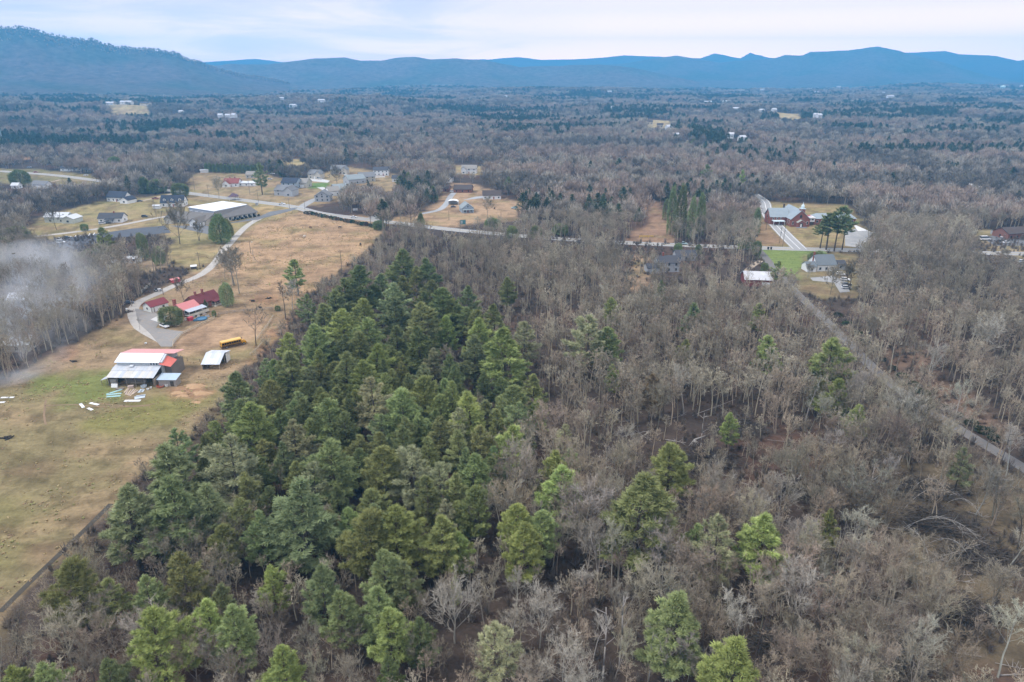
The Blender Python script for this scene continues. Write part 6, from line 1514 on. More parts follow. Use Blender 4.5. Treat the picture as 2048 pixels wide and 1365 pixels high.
# ------------------------------------------------------------------ pines, read off the photograph: top pixel, crown width, tone
TONE = {'m': (0.280, 0.320, 0.132), 'b': (0.330, 0.378, 0.130), 'd': (0.220, 0.258, 0.112), 'g': (0.275, 0.315, 0.152), 'o': (0.295, 0.312, 0.124), 'p': (0.360, 0.368, 0.205), 'r': (0.25, 0.19, 0.11)}
PINES = '''805,500,46m 852,517,40d 831,535,31o 717,535,62d 763,549,46g 782,568,52g 806,554,34o 862,563,46m 883,578,52m 689,560,52d 668,583,46d 612,592,34g
646,611,58m 683,622,62b 726,600,50o 791,597,55d 843,609,62m 849,586,37d 892,634,40b 837,654,58d 735,640,58m 791,652,43d 628,652,58m 575,668,34b 655,677,35g
686,671,43d 717,666,50o 748,692,58b 781,695,40m 637,700,34b 578,708,58m 686,708,58m 726,723,55b 866,700,34p 846,732,40g 785,741,37o 849,755,58b 889,760,40m
745,760,70p 474,745,62g 803,781,68m 880,791,40m 600,800,46d 501,808,72b 655,801,62m 557,822,40d 689,828,50d 585,846,62p 812,840,43m 837,830,40m 880,837,50m
661,886,80m 1015,556,30m 935,573,38g 989,610,41m 932,616,32m 955,623,44o 903,600,38b 952,639,50b 1049,647,50p 1011,657,76b 949,673,53g 900,710,41d
1178,635,67p 1216,657,47m 1067,752,38o 1029,774,58m 1071,799,35b 1037,809,50g 941,787,58b 914,819,44p 1026,855,58b 1128,852,38p 1222,597,30o 1225,731,24o
1305,750,42r 964,745,35d 920,863,45m 457,878,94p 622,931,64p 596,963,105g 411,971,75g 766,897,72o 822,897,72p 879,930,53p 909,948,53m 853,956,60m
890,1004,42p 917,1005,38m 694,1020,50m 738,1025,86o 788,1018,84b 883,1037,72b 917,1069,45b 766,1106,75m 807,1129,60g 641,1140,68d 540,1135,49b 755,1178,75m
679,1188,68m 438,1171,60d 411,1205,64b 464,1214,75m 777,1222,72b 838,1235,53d 562,1295,72b 774,1314,45d 350,862,50g 332,890,98g 245,984,88g 340,956,98d
358,1110,70o 445,1052,50o 140,1122,88o 287,1156,57m 298,1224,100b 23,1337,60b 80,1333,68m 211,1325,68d 215,1160,56o 944,914,60m 1106,903,58b
1140,899,35m 1125,935,70b 1035,1012,57b 1046,1054,64b 1086,1025,57m 1014,927,26g 910,1152,20b 1280,959,122m 1344,891,70o 989,1246,80p 1359,1190,104m
1325,563,20d 1388,606,34g 1520,609,28o 1538,674,44o 1372,681,25o 1668,680,60o 1680,760,46b 1643,760,28o 1720,812,35o 1461,828,28b 1397,1053,48m 1438,1040,78p
1534,1028,80b 1660,1019,34b 1476,1282,112b 1932,900,38p'''
PINE_LIST = []
for w in PINES.split():
    a, b, c = w[:-1].split(',')
    PINE_LIST.append((float(a), float(b), float(c), w[-1]))
STAND = [(480, 700), (560, 640), (650, 580), (740, 490), (860, 500), (960, 560), (1080, 640), (1090, 760), (1080, 860), (1000, 960), (960, 1060), (880, 1130), (620, 1080), (440, 1080), (250, 1060), (230, 1000), (330, 870), (420, 820)]
TONE_WORD = {'m': 'mid green', 'b': 'bright yellow-green', 'd': 'dark green', 'g': 'bluish green', 'o': 'olive', 'p': 'pale grey-green', 'r': 'brown dying'}

def tree(name, loc, meshes, sx, sz, yaw, wood_col, leaf_col, label, cat, group, crown='crown', tilt=(0, 0)):
    r = root(name, loc, yaw, label, cat, group)
    r.rotation_euler = (tilt[0], tilt[1], yaw)
    r.scale = (sx, sx, sz)
    t = put('trunk', meshes[0], r); t.color = (*wood_col, 1)
    c = put(crown, meshes[1], r); c.color = (*leaf_col, 1)
    return r
def jitter(c, s=0.12):
    k = 1 + rnd.uniform(-s, s)
    return tuple(max(0.01, v * k * (1 + rnd.uniform(-s / 3, s / 3))) for v in c)
BARK_PINE = (0.11, 0.09, 0.075)
PINE_XY = []
PINE_SPECIAL = {  # lone or striking trees get a label of their own
    (1359, 1190): 'big full mid green pine at the bottom edge of the photo', (1476, 1282): 'broad bright green pine cut by the bottom edge, low right of centre',
    (1280, 959): 'broad lone pine among bare trees, widest crown right of the stand', (1344, 891): 'olive pine just behind the broad lone pine in the bare wood',
    (1438, 1040): 'pale pine on a tall bare trunk, twin of a bright one beside it', (1397, 1053): 'slim pine touching the pale tall-trunked pine on its left',
    (1534, 1028): 'bright green pine on a tall trunk with clear reddish ground beneath', (1660, 1019): 'small yellow-green pine top alone in the grey thicket',
    (1932, 900): 'thin pale leaning pine beside the gravel lane', (1178, 635): 'pale feathery pine standing in bare woods right of the stand', (1216, 657): 'mid green pine shoulder to shoulder with the pale feathery pine',
    (1680, 760): 'bright green pine with a sunlit top beside the gravel lane', (1643, 760): 'small olive pine just left of the bright lane-side pine', (1668, 680): 'olive pine between the bare wood and the gravel lane, farther up',
    (1720, 812): 'low olive pine at the foot of the bright lane-side pine', (1461, 828): 'small bright pine beside the fallen timber', (1305, 750): 'brownish dying pine in the bare wood',
    (1538, 674): 'soft olive evergreen in the middle of the grey thicket', (1372, 681): 'tiny olive pine in the grey thicket', (1520, 609): 'narrow dark-stemmed olive pine below the red shed', (1388, 606): 'bluish pine with drooping boughs in the bare wood',
    (1325, 563): 'small dark pine near the house among thin trunks', (989, 1246): 'sparse yellowish evergreen near the bottom edge, centre', (562, 1295): 'bright green pine cut by the bottom edge, left of centre',
    (23, 1337): 'yellow-green bush-like pine in the bottom left corner', (80, 1333): 'mid green pine next to the bottom left corner', (298, 1224): 'bright green round pine near the bottom left, tallest there',
    (457, 878): 'pale pine with long layered boughs near the pasture edge', (332, 890): 'bluish pine with spreading boughs leaning over the pasture edge', (245, 984): 'bluish pine right against the pasture ditch',
    (140, 1122): 'low wide olive evergreen beside the pasture ditch', (596, 963): 'broad bluish pine with long boughs, widest in the stand', (1015, 556): 'small pine alone beyond the right-hand end of the stand',
    (1011, 657): 'tall bright pine on the right edge of the stand', (1049, 647): 'pale feathery pine half hidden behind the tall bright edge pine', (540, 1135): 'small vivid green pine among bare trees near the bottom left',
    (777, 1222): 'bright pine in front of the stand near the bottom', (474, 745): 'bluish pine just below the open tin shed', (1128, 852): 'pale grey-green pine in the bare wood right of the stand'}
def stand_zone(px, py):
    row = 'at the far tip' if py < 580 else 'in the upper part' if py < 690 else 'in the middle' if py < 800 else 'in the lower middle' if py < 920 else 'in the near part' if py < 1060 else 'in front'
    mid = 1090 - 0.4 * max(0, 700 - py) * 0.5 - 330 - max(0, py - 700) * 0.35
    col = 'left side' if px < mid - 110 else 'right side' if px > mid + 110 else 'heart'
    return '%s of the stand, %s' % (row, col)
def build_pines():
    P = [pine_proto(101, R=4.4, conic=0.82), pine_proto(102, R=4.8, conic=0.72, zb=0.30), pine_proto(103, R=4.2, conic=0.88, zb=0.20), pine_proto(104, R=5.0, conic=0.72, zb=0.34, gap=0.2, step=1.0, up=0.18),
         pine_proto(105, R=4.4, conic=0.7, zb=0.26), pine_proto(106, R=5.2, conic=0.75, zb=0.30, gap=0.28, step=1.15, blades=11, up=0.15), pine_proto(107, R=4.6, conic=0.8, zb=0.24), pine_proto(108, R=4.6, conic=0.76, zb=0.28, gap=0.18)]
    RAD = [4.4, 4.8, 4.2, 5.0, 4.4, 5.2, 4.6, 4.6]
    pick = {'m': (0, 1, 4, 6, 7), 'b': (1, 4, 0, 6), 'd': (2, 0, 7), 'g': (0, 3, 2, 6), 'o': (1, 4, 7), 'p': (3, 5), 'r': (5,)}
    for px, py, wpx, tone in PINE_LIST:
        H = 21.0
        for _ in range(3):
            p = G(px, py, H); pm = ppm(p)
            Wm = wpx / pm
            H = min(25.0, max(8.0, 6.0 + 1.5 * Wm))
        p = G(px, py, H)
        i = rnd.choice(pick[tone])
        loc = (p[0], p[1], 0)
        PINE_XY.append((p[0], p[1], Wm))
        lab = PINE_SPECIAL.get((int(px), int(py)))
        if lab is None:
            where = stand_zone(px, py)
            if px < 330: where = 'near the pasture ditch on the left'
            size = 'large' if Wm > 10 else 'medium-sized' if Wm > 6.5 else 'small'
            if px > 1000: where = 'on the right fringe of the dense pine stand' if py < 900 else 'among bare trees right of the dense stand'
            lab = '%s %s pine %s' % (size, TONE_WORD[tone], where)
        tree('pine_tree', loc, P[i], Wm / 2 / RAD[i] * (1.5 if py < 1060 else 1.38), H / 20.0, rnd.uniform(0, 6.28), jitter(BARK_PINE), jitter(TONE[tone]), lab, 'pine tree', 'white pines in the wood')

    # younger pines closing the gaps inside the stand
    gx, gy = np.meshgrid(np.arange(-160, 60, 6.0), np.arange(100, 320, 6.0))
    X = gx.ravel() + RNG.uniform(-2.4, 2.4, gx.size); Y = gy.ravel() + RNG.uniform(-2.4, 2.4, gx.size)
    px, py, _ = project(np.stack([X, Y, 0 * X + 9], -1))
    q = inpoly(px, py, STAND) & clear_mask(X, Y, 0 * X, 0 * X + 22.0)
    placed = list(PINE_XY); k = 0
    for x, y, in zip(X[q], Y[q]):
        if k >= 75: break
        if min(math.hypot(x - a, y - b) - 0.30 * w for a, b, w in placed) < 2.6: continue
        if vnoise(x / 14.0, y / 14.0, 55) > 0.72: continue
        placed.append((x, y, 6.0)); k += 1
        tone = rnd.choice('mdgood'); i = rnd.choice(pick[tone]); H = rnd.uniform(11, 17)
        tree('pine_tree', (x, y, 0), P[i], rnd.uniform(0.75, 1.0) * 4.6 / RAD[i], H / 20, rnd.uniform(0, 6.28), jitter(BARK_PINE), jitter(TONE[tone]),
             '%s %s understory pine %s' % ('short' if H < 14 else 'shorter', TONE_WORD[tone], stand_zone(*[float(v) for v in project(np.array((x, y, H)))[:2]])), 'pine tree', 'white pines in the wood')
    PINE_XY.extend(placed[len(PINE_XY):])

# evergreens standing in the open: top pixel, base pixel, width px, kind, tone, label
EVERGREENS = [
    (344, 611, 649, 50, 'bush', 'd', 'huge round clipped dark evergreen in front of the farmhouse'),
    (443, 427, 486, 46, 'egg', 'd', 'tall dark egg-shaped evergreen beside the farm lane'), (457, 437, 474, 26, 'egg', 'o', 'olive evergreen behind the dark egg-shaped one by the farm lane'),
    (597, 520, 592, 48, 'pine', 'm', 'lone full pine on the bank right of the farmhouse field'),
    (456, 562, 613, 28, 'bush', 'g', 'tall soft green evergreen at the end of the red-roofed farmhouse'), (412, 598, 617, 8, 'cone', 'd', 'slim dark cypress against the farmhouse wall'),
    (429, 620, 634, 10, 'bush', 'd', 'small round shrub at the end of the farmhouse yard'), (556, 611, 622, 12, 'bush', 'd', 'small dark bush at the corral corner under bare trees'),
    (362, 365, 394, 38, 'bush', 'd', 'round dark evergreen beside the road above the dormered house'), (291, 354, 387, 30, 'egg', 'd', 'left of two merged dark evergreens behind the white houses'), (316, 357, 386, 40, 'bush', 'd', 'right and wider of two merged dark evergreens behind the white houses'),
    (232, 312, 342, 30, 'bush', 'd', 'dark evergreen standing between the roadside houses, upper left'), (43, 338, 372, 40, 'bush', 'd', 'broad dark evergreen beside the road at upper left'),
    (525, 327, 390, 30, 'pine', 'g', 'tall pine by the road in front of the new houses'), (803, 352, 383, 26, 'pine', 'd', 'dark pine among the houses in the middle'), (818, 345, 380, 18, 'pine', 'm', 'slim pine beside the dark one among the houses'),
    (867, 371, 402, 22, 'cone', 'd', 'dark conical evergreen next to a utility pole in the mid lawn'), (793, 385, 414, 12, 'cone', 'd', 'small dark cone-shaped evergreen left of the mid lawn'), (857, 355, 378, 12, 'pine', 'm', 'small pine behind the dark conical evergreen'),
    (842, 424, 452, 18, 'cone', 'm', 'young bright conical pine at the roadside'), (1017, 354, 390, 18, 'pine', 'd', 'dark pine right of the brown-roofed house'),
    (1490, 455, 500, 30, 'cone', 'd', 'dark spruce beside the road junction'), (1512, 480, 512, 20, 'bush', 'd', 'dark low evergreen at the junction corner'), (1552, 522, 572, 32, 'pine', 'm', 'umbrella-topped pine next to the red shed'),
    (1528, 525, 545, 16, 'bush', 'd', 'dark shrub left of the umbrella-topped pine'), (1355, 485, 510, 18, 'bush', 'd', 'left of two dark rounded evergreens behind the mid-right house'), (1396, 488, 510, 16, 'bush', 'd', 'right of two dark rounded evergreens behind the mid-right house'),
    (1480, 340, 385, 16, 'pine', 'b', 'bright pine on the wooded slope above the church lane'), (1410, 330, 372, 24, 'pine', 'm', 'tall pine rising above the bare trees, right of centre'), (1660, 335, 360, 24, 'bush', 'd', 'dark round tree above the bare woods at upper right'),
    (1782, 352, 372, 26, 'bush', 'g', 'yellowish green tree among upper right houses'), (1935, 347, 360, 26, 'bush', 'd', 'dark rounded shrubs by the upper right road'), (1385, 278, 296, 14, 'pine', 'b', 'lone bright pine far off, right of centre'),
    (1340, 372, 470, 18, 'ivy', 'd', 'ivy-covered dark tree leftmost in the row along the slope'), (1358, 368, 475, 22, 'ivy', 'd', 'tall ivy-covered dark tree in the row along the slope'), (1380, 392, 478, 18, 'ivy', 'g', 'shorter ivy-covered tree in the row along the slope'), (1398, 385, 470, 18, 'ivy', 'd', 'rightmost ivy-covered tree in the row along the slope'),
    (1510, 415, 470, 16, 'ivy', 'd', 'ivy-clad dark tree beside the church lane'), (1330, 398, 440, 12, 'ivy', 'd', 'small ivy-covered tree at the top of the slope'),
    (215, 455, 520, 40, 'pine', 'o', 'dark spruce in front of the parking lot at left'), (185, 495, 520, 30, 'bush', 'd', 'dark evergreen clump below the parking lot'), (290, 462, 520, 24, 'bush', 'g', 'green evergreen right of the spruce by the lot'), (320, 490, 530, 26, 'bush', 'g', 'dim green evergreen among bare trees above the lane'),
    (38, 450, 490, 50, 'bush', 'm', 'green evergreen clump behind the smoke at left'), (170, 447, 462, 16, 'bush', 'd', 'dark rounded shrub beside the lot road'), (1025, 450, 480, 30, 'bush', 'm', 'mid green tree at the roadside hedge'), (985, 435, 458, 36, 'bush', 'd', 'dark bush clump on the roadside below the mid lawn'),
    (1070, 450, 478, 30, 'bush', 'd', 'dark shrub mass beside the highway, centre'), (1120, 446, 470, 34, 'bush', 'd', 'dark shrub mass under bare trees beside the highway'), (758, 440, 460, 26, 'bush', 'd', 'dark shrub at the end of the pasture hedge'), (565, 338, 354, 14, 'bush', 'd', 'small dark evergreen clump right of the clipped hedge'),
    (8, 470, 520, 40, 'bush', 'd', 'dark evergreen at the left edge behind the smoke'), (1635, 500, 530, 40, 'bush', 'd', 'dark undergrowth below the church pines')]
def build_evergreens():
    PR = {'bush': (bush_proto(201, 9, 4.0), 9, 4.0), 'egg': (bush_proto(202, 12, 4.0, cone=0.45, n=6000), 12, 3.7), 'cone': (bush_proto(203, 12, 3.2, cone=0.85, n=4200), 12, 2.6),
          'ivy': (bush_proto(205, 16, 2.6, cone=0.35, n=2600, bl=0.7), 16, 2.3),
          'pine': (pine_proto(204, H=16, R=4.0, zb=0.28, step=0.9, blades=6, bw=0.2), 16, 4.0)}
    for px, pt, pb, w, kind, tone, lab in EVERGREENS:
        b = G(px, pb); pm = ppm(b)
        cosv = math.cos(math.atan2(CAM_H, math.hypot(b[0], b[1])))
        H = max(1.2, (pb - pt) / pm / cosv * 0.97); Wm = w / pm
        m, h0, r0 = PR[kind]
        tree('evergreen_tree' if H > 4.2 else 'evergreen_shrub', b, m, Wm / 2 / r0, H / h0, rnd.uniform(0, 6.28), jitter(BARK_PINE), jitter(TONE[tone], 0.08), lab, 'tree' if H > 4.2 else 'shrub', None)
    # umbrella-crowned group by the church
    um = pine_proto(207, H=20, R=4.5, zb=0.55, step=0.9, blades=6, bw=0.2, conic=0.5)
    for k, (px, pt, pb, w) in enumerate([(1652, 432, 500, 44), (1668, 420, 503, 46), (1640, 448, 497, 34), (1684, 440, 500, 34)]):
        b = G(px, pb); pm = ppm(b)
        tree('pine_tree', b, um, w / pm / 2 / 4.5 * 1.1, (pb - pt) / pm / 20 / 0.97, k * 1.7, jitter(BARK_PINE), jitter(TONE['d'], 0.1),
             ['tall umbrella-crowned pine in the church group, left of its middle', 'tallest umbrella-crowned pine in the group before the church', 'leftmost and lower umbrella-crowned pine before the church', 'rightmost umbrella-crowned pine before the church'][k], 'pine tree', 'umbrella pines by the church')
    # the clipped row at upper left
    hp = bush_proto(209, 8, 2.3, n=1500, cone=0.25, bw=0.25)
    for k in range(15):
        b = G(414 + k * 7.6, 345 + 0.25 * k)
        tree('hedge_tree', b, hp, 1.0, 1.25 + 0.08 * math.sin(k * 2.1), k * 1.3, BARK_PINE, jitter(TONE['d'], 0.08), 'dark evergreen in the long clipped row behind the fields', 'tree', 'long clipped evergreen row')

# open-grown leafless trees one can point at: base px, height px, spread, tone, label
OPEN_BARE = [(360, 489, 70, 'wide', 'd', 'old spreading bare oak beside the egg-shaped evergreen'), (398, 482, 40, 'multi', 'd', 'smaller forked bare tree right of the old spreading oak'),
    (470, 572, 78, 'multi', 'm', 'left of two tall bare trees beside the farm lane'), (479, 588, 92, 'tall', 'm', 'taller right bare tree of the pair behind the farmhouse'), (450, 560, 50, 'wide', 'm', 'bare tree leaning over the farm lane'),
    (367, 600, 40, 'wide', 'd', 'dark forked bare tree behind the farmhouse'), (512, 692, 84, 'dead', 'd', 'gnarled nearly dead tree beside the school bus'), (572, 640, 84, 'thin', 'd', 'thin dark snag tree on the corral bank'),
    (587, 632, 70, 'tall', 'p', 'pale bare tree in front of the lone pine on the bank'), (280, 660, 28, 'thin', 'm', 'small bare sapling by the gravel turn'), (120, 557, 60, 'wide', 'm', 'tall forked bare tree right of the smoke'), (108, 560, 55, 'tall', 'm', 'bare tree just left of the forked one by the smoke'),
    (165, 550, 50, 'multi', 'm', 'multi-stemmed bare tree below the parking lot'), (438, 397, 36, 'wide', 'm', 'rounded bare street tree left of the bungalow'), (113, 460, 42, 'wide', 'd', 'bare tree with dark trunk before the pale green house'),
    (675, 372, 34, 'wide', 'd', 'dark bare tree between new houses'), (1735, 457, 46, 'wide', 'd', 'domed bare tree at the end of the church wing'), (2005, 523, 24, 'wide', 'm', 'mushroom-shaped bare tree near the right edge'), (975, 440, 44, 'tall', 'm', 'slender bare tree in the mid lawn by the roadside'),
    (1660, 590, 52, 'wide', 'm', 'bare tree in front of the grey-roofed house'), (1615, 556, 30, 'multi', 'm', 'small bare tree on the green lawn edge'), (1700, 580, 60, 'multi', 'd', 'bare tree before the parked white cars'), (700, 300, 30, 'wide', 'm', 'pale rounded bare tree behind the new houses'),
    (385, 350, 40, 'wide', 'm', 'bare tree at the left end of the evergreen row'), (345, 352, 46, 'wide', 'm', 'large rounded bare tree left of the evergreen row'), (305, 348, 34, 'wide', 'm', 'bare tree in the yards left of the evergreen row')]
BARK = {'m': ((0.27, 0.245, 0.195), (0.308, 0.273, 0.203)), 'd': ((0.13, 0.11, 0.092), (0.215, 0.186, 0.138)), 'p': ((0.38, 0.36, 0.31), (0.353, 0.324, 0.266)), 'r': ((0.21, 0.18, 0.145), (0.286, 0.234, 0.174))}
BARE = {}
def bare_library():
    BARE['tall'] = [bare_proto(301, first=0.42, spread=0.36), bare_proto(302, first=0.5, spread=0.34, limbs=10), bare_proto(303, first=0.36, spread=0.40)]
    BARE['wide'] = [bare_proto(304, H=13, first=0.2, spread=0.62, limbs=14, upright=0.5), bare_proto(305, H=13, first=0.16, spread=0.55, limbs=15, upright=0.75)]
    BARE['multi'] = [bare_proto(306, H=14, first=0.3, spread=0.36, limbs=14, multi=3, twigs=5), bare_proto(307, H=13, first=0.25, spread=0.34, limbs=12, multi=4, twigs=5, fine=3)]
    BARE['thin'] = [bare_proto(308, H=15, first=0.5, spread=0.16, limbs=9, subs=4, twigs=4, fine=3), bare_proto(309, H=13, first=0.45, spread=0.22, limbs=9, subs=4)]
    BARE['dead'] = [bare_proto(310, H=13, first=0.3, spread=0.45, limbs=10, subs=4, twigs=4, fine=1, tw=0.10, fw=0.07, upright=0.35)]
BASEH = {'tall': 16, 'wide': 13, 'multi': 14, 'thin': 14, 'dead': 13}
GRAVEL_LANE = [(1552, 540), (1578, 570), (1612, 605), (1650, 640), (1700, 690), (1748, 738), (1800, 782), (1862, 824), (1930, 866), (2000, 908), (2060, 944), (2130, 985)]
ROAD_GLIMPSE = [(1060, 468), (1340, 483), (1510, 488), (1510, 500), (1340, 498), (1060, 486)]
def clear_mask(X, Y, Z, H):
    """True where a tree of height H neither stands in nor hides an opening"""
    ok = np.ones(len(X), bool)
    for f in (0.0, 0.62, 0.92):
        px, py, d = project(np.stack([X, Y, Z + H * f], -1))
        for k, poly in CLEARINGS.items():
            if f > 0.9 and k not in ('lot', 'parking_right', 'yard_right'): continue
            xs = [p[0] for p in poly]; ys = [p[1] for p in poly]
            q = ok & (px > min(xs)) & (px < max(xs)) & (py > min(ys)) & (py < max(ys))
            if q.any():
                ii = np.where(q)[0]
                ins = inpoly(px[ii], py[ii], poly)
                if k == 'brushland': ins &= RNG.rand(len(ii)) < (0.62 if f == 0 else 0.3)
                if k == 'house_mid': ins &= RNG.rand(len(ii)) < (0.5 if f == 0 else 0.1)
                if k in ('red_shed', 'glimpse', 'bare_slope'): ins &= RNG.rand(len(ii)) < (0.95 if f == 0 else 0.72)
                ok[ii[ins]] = False
    px, py, d = project(np.stack([X, Y, Z + H * 0.8], -1))
    bx, by, _ = project(np.stack([X, Y, Z], -1)); tx, ty, _ = project(np.stack([X, Y, Z + H], -1))
    ry = np.interp(bx, [860, 960, 1100, 1250, 1340, 1510], [456, 465, 477, 486, 490, 496])
    hide = (bx > 860) & (bx < 1510) & (by > ry) & (ty < ry + 3)
    ok &= ~(hide & (RNG.rand(len(X)) < np.where(vnoise(bx / 60.0, 0 * bx, 66) > 0.42, 0.93, 0.55)))
    return ok
def bare_zone_words(px, py):
    if py > 1000:
        col = ['at the pasture ditch', 'left of the bottom pines', 'among the bottom left pines', 'in the bottom wood, left of centre', 'in the bottom wood at centre', 'left of the bright bottom pine', 'behind the bright bottom pine', 'in the brushland', 'in the far bottom right corner'][min(8, max(0, int(px / 228)))]
        return ('close below, ' if py > 1300 else '') + col, 0
    if px > 1720: return 'beyond the gravel lane on the right', 3
    if px > 1080: return 'in the grey thicket left of the gravel lane', 4
    if px < 320: return 'behind the smoke on the left', 5
    return ('along the left edge of the pine stand' if px < 640 else 'inside the pine stand' if py > 640 else 'beyond the far tip of the pine stand'), 6
FALLEN = [(1225, 870), (1500, 840), (1590, 960), (1560, 1010), (1330, 1020), (1215, 930)]
# striking leafless crowns in the near wood: top pixel, crown width, kind, tone, label
CROWNS = [(905, 1172, 120, 'wide', 'p', 'broad pale bare crown with thick curved limbs, bottom centre'), (490, 1086, 66, 'tall', 'm', 'slender grey bare tree among the near left pines'), (530, 1182, 76, 'tall', 'p', 'fan-shaped pale bare tree beside the small vivid pine'), (425, 1272, 92, 'wide', 'p', 'whitish fan-shaped bare tree near the bottom, left of centre'),
          (1082, 1188, 112, 'wide', 'p', 'spreading grey bare tree at bottom centre right'), (1168, 1122, 84, 'tall', 'p', 'pale upright bare tree above the spreading grey one'), (1290, 1140, 104, 'wide', 'm', 'grey bare tree behind the big bottom-edge pine'), (985, 1118, 80, 'multi', 'm', 'many-limbed bare tree in front of the pine pair'), (700, 1240, 84, 'wide', 'm', 'brownish domed bare tree near the bottom, left of centre'), (690, 1315, 84, 'wide', 'm', 'rounded bare tree cut by the bottom edge, left of centre'),
          (112, 1232, 120, 'wide', 'm', 'dense rounded bare tree below the pasture ditch'), (1130, 1290, 110, 'wide', 'p', 'silvery bare tree cut by the bottom edge at centre right'), (1765, 1085, 160, 'wide', 'r', 'broad pale brown bare tree in the bottom right wood'), (2005, 1130, 110, 'wide', 'm', 'domed bare tree at the right edge of the brushland'), (1600, 1120, 90, 'multi', 'm', 'many-limbed grey bare tree right of the tall-trunked pines'), (1230, 1075, 52, 'thin', 'p', 'narrow upright pale bare tree below the broad lone pine'), (1700, 1050, 90, 'multi', 'p', 'pale bare tree beside the small yellow-green pine top'), (1570, 960, 84, 'wide', 'p', 'silvery bare crown in the grey thicket'), (1490, 985, 80, 'multi', 'p', 'silvery bare tree behind the tall-trunked pines'), (1985, 640, 130, 'wide', 'p', 'great spreading pale bare tree beyond the lane at the right edge'), (1880, 665, 90, 'multi', 'p', 'pale bare tree beyond the lane, left of the great spreading one'), (1170, 1340, 90, 'wide', 'p', 'pale bare crown cut by the bottom edge beside the snags'), (350, 1180, 60, 'multi', 'm', 'grey bare tree left of the bright round bottom left pine')]
def build_bare():
    bare_library()
    CO = {'tall': (bare_proto(321, first=0.36, spread=0.40, tw=0.10, fw=0.075, fine=4),), 'wide': (bare_proto(322, H=13, first=0.2, spread=0.60, limbs=14, tw=0.10, fw=0.075, fine=4),),
          'multi': (bare_proto(323, H=14, first=0.3, spread=0.36, limbs=14, multi=3, tw=0.10, fw=0.075, fine=4),), 'thin': (bare_proto(324, H=14, first=0.5, spread=0.2, limbs=9, subs=4, twigs=5, tw=0.09, fw=0.07, fine=3),), 'dead': BARE['dead']}
    for px, py, hp, kind, tone, lab in OPEN_BARE:
        b = G(px, py); pm = ppm(b); H = hp / pm * 1.04
        s = H / BASEH[kind]
        tree('bare_tree', b, CO[kind][0], s, s, rnd.uniform(0, 6.28), BARK[tone][0], BARK[tone][1], lab, 'tree', 'leafless broadleaf trees')
    for px, py, wp, kind, tone, lab in CROWNS:
        H = 13.0
        for _ in range(3):
            b = G(px, py, H); Wm = wp / ppm(b); H = min(17.0, max(9.0, Wm * (1.25 if kind != 'thin' else 2.6)))
        b = G(px, py, H); k = rnd.randrange(len(BARE[kind])); s = H / BASEH[kind]
        tree('bare_tree', (b[0], b[1], 0), BARE[kind][k], s * 1.12, s, rnd.uniform(0, 6.28), BARK[tone][0], tuple(1.1 * v for v in BARK[tone][1]), lab, 'tree', 'leafless broadleaf trees')
        PINE_XY.append((b[0], b[1], Wm * 0.9))
    # the wood around the camera
    s = 4.3
    gx, gy = np.meshgrid(np.arange(-330, 420, s), np.arange(60, 470, s))
    X = gx.ravel() + RNG.uniform(-0.48, 0.48, gx.size) * s; Y = gy.ravel() + RNG.uniform(-0.48, 0.48, gx.size) * s
    H = RNG.uniform(10.0, 17.0, len(X)) * (0.85 + 0.3 * fbm(X / 35, Y / 35, 77))
    px, py, dep = project(np.stack([X, Y, 0 * X], -1))
    stand = inpoly(px, py, STAND)
    H[stand] *= RNG.uniform(0.45, 0.8, stand.sum())
    low = inpoly(px, py, [(-200, 1000), (330, 1000), (900, 1080), (1300, 1200), (1300, 1600), (-200, 1600)]); H[low] *= 0.72
    fallen = inpoly(px, py, FALLEN)
    H[fallen] *= 0.6
    keep = np.ones(len(X), bool)
    pmin = np.full(len(X), 99.0)
    for x, y, w in PINE_XY: pmin = np.minimum(pmin, np.hypot(X - x, Y - y) - 0.3 * w)
    pr = np.where(stand & (pmin < 5.5), 0.10, 0.74); pr = np.where(fallen, 0.4, pr)
    pr = pr * (0.7 + 0.5 * sstep(0.3, 0.6, fbm(X / 22, Y / 22, 5)))
    far_open = inpoly(px, py, [(1240, 500), (1480, 520), (1480, 620), (1240, 600)]); pr = np.where(far_open, pr * 0.55, pr)
    keep &= RNG.rand(len(X)) < pr
    pxt, pyt, _ = project(np.stack([X, Y, H], -1))
    keep &= (pxt > -150) & (pxt < 2200) & (pyt < 1400) & (dep > 20)
    for x, y, w in PINE_XY: keep &= np.hypot(X - x, Y - y) > 0.30 * w
    lane = [tuple(G(a, b)[:2]) for a, b in GRAVEL_LANE]
    dl = polydist(X, Y, lane, closed=False)
    keep &= dl > 3.6
    pm_, pym, _ = project(np.stack([X, Y, H * 0.6], -1))
    lane_px = polydist(pm_, pym, GRAVEL_LANE, closed=False)
    keep &= ~((lane_px < 12) & (RNG.rand(len(X)) < 0.5))
    keep &= clear_mask(X, Y, 0 * X, H)
    ii = np.where(keep)[0]
    X, Y, H, px, py, dep = X[ii], Y[ii], H[ii], px[ii], py[ii], dep[ii]
    vis = (px > -30) & (px < 2080) & (py - 0.5 * H / dep * FPX < 1365)
    size = np.where(vis, H / dep, 0)
    order = np.argsort(-size)
    N1 = 300 - len(OPEN_BARE) - len(CROWNS)
    first, rest = order[:N1], order[N1:]
    kinds = ['tall', 'tall', 'tall', 'multi', 'wide', 'thin', 'tall']
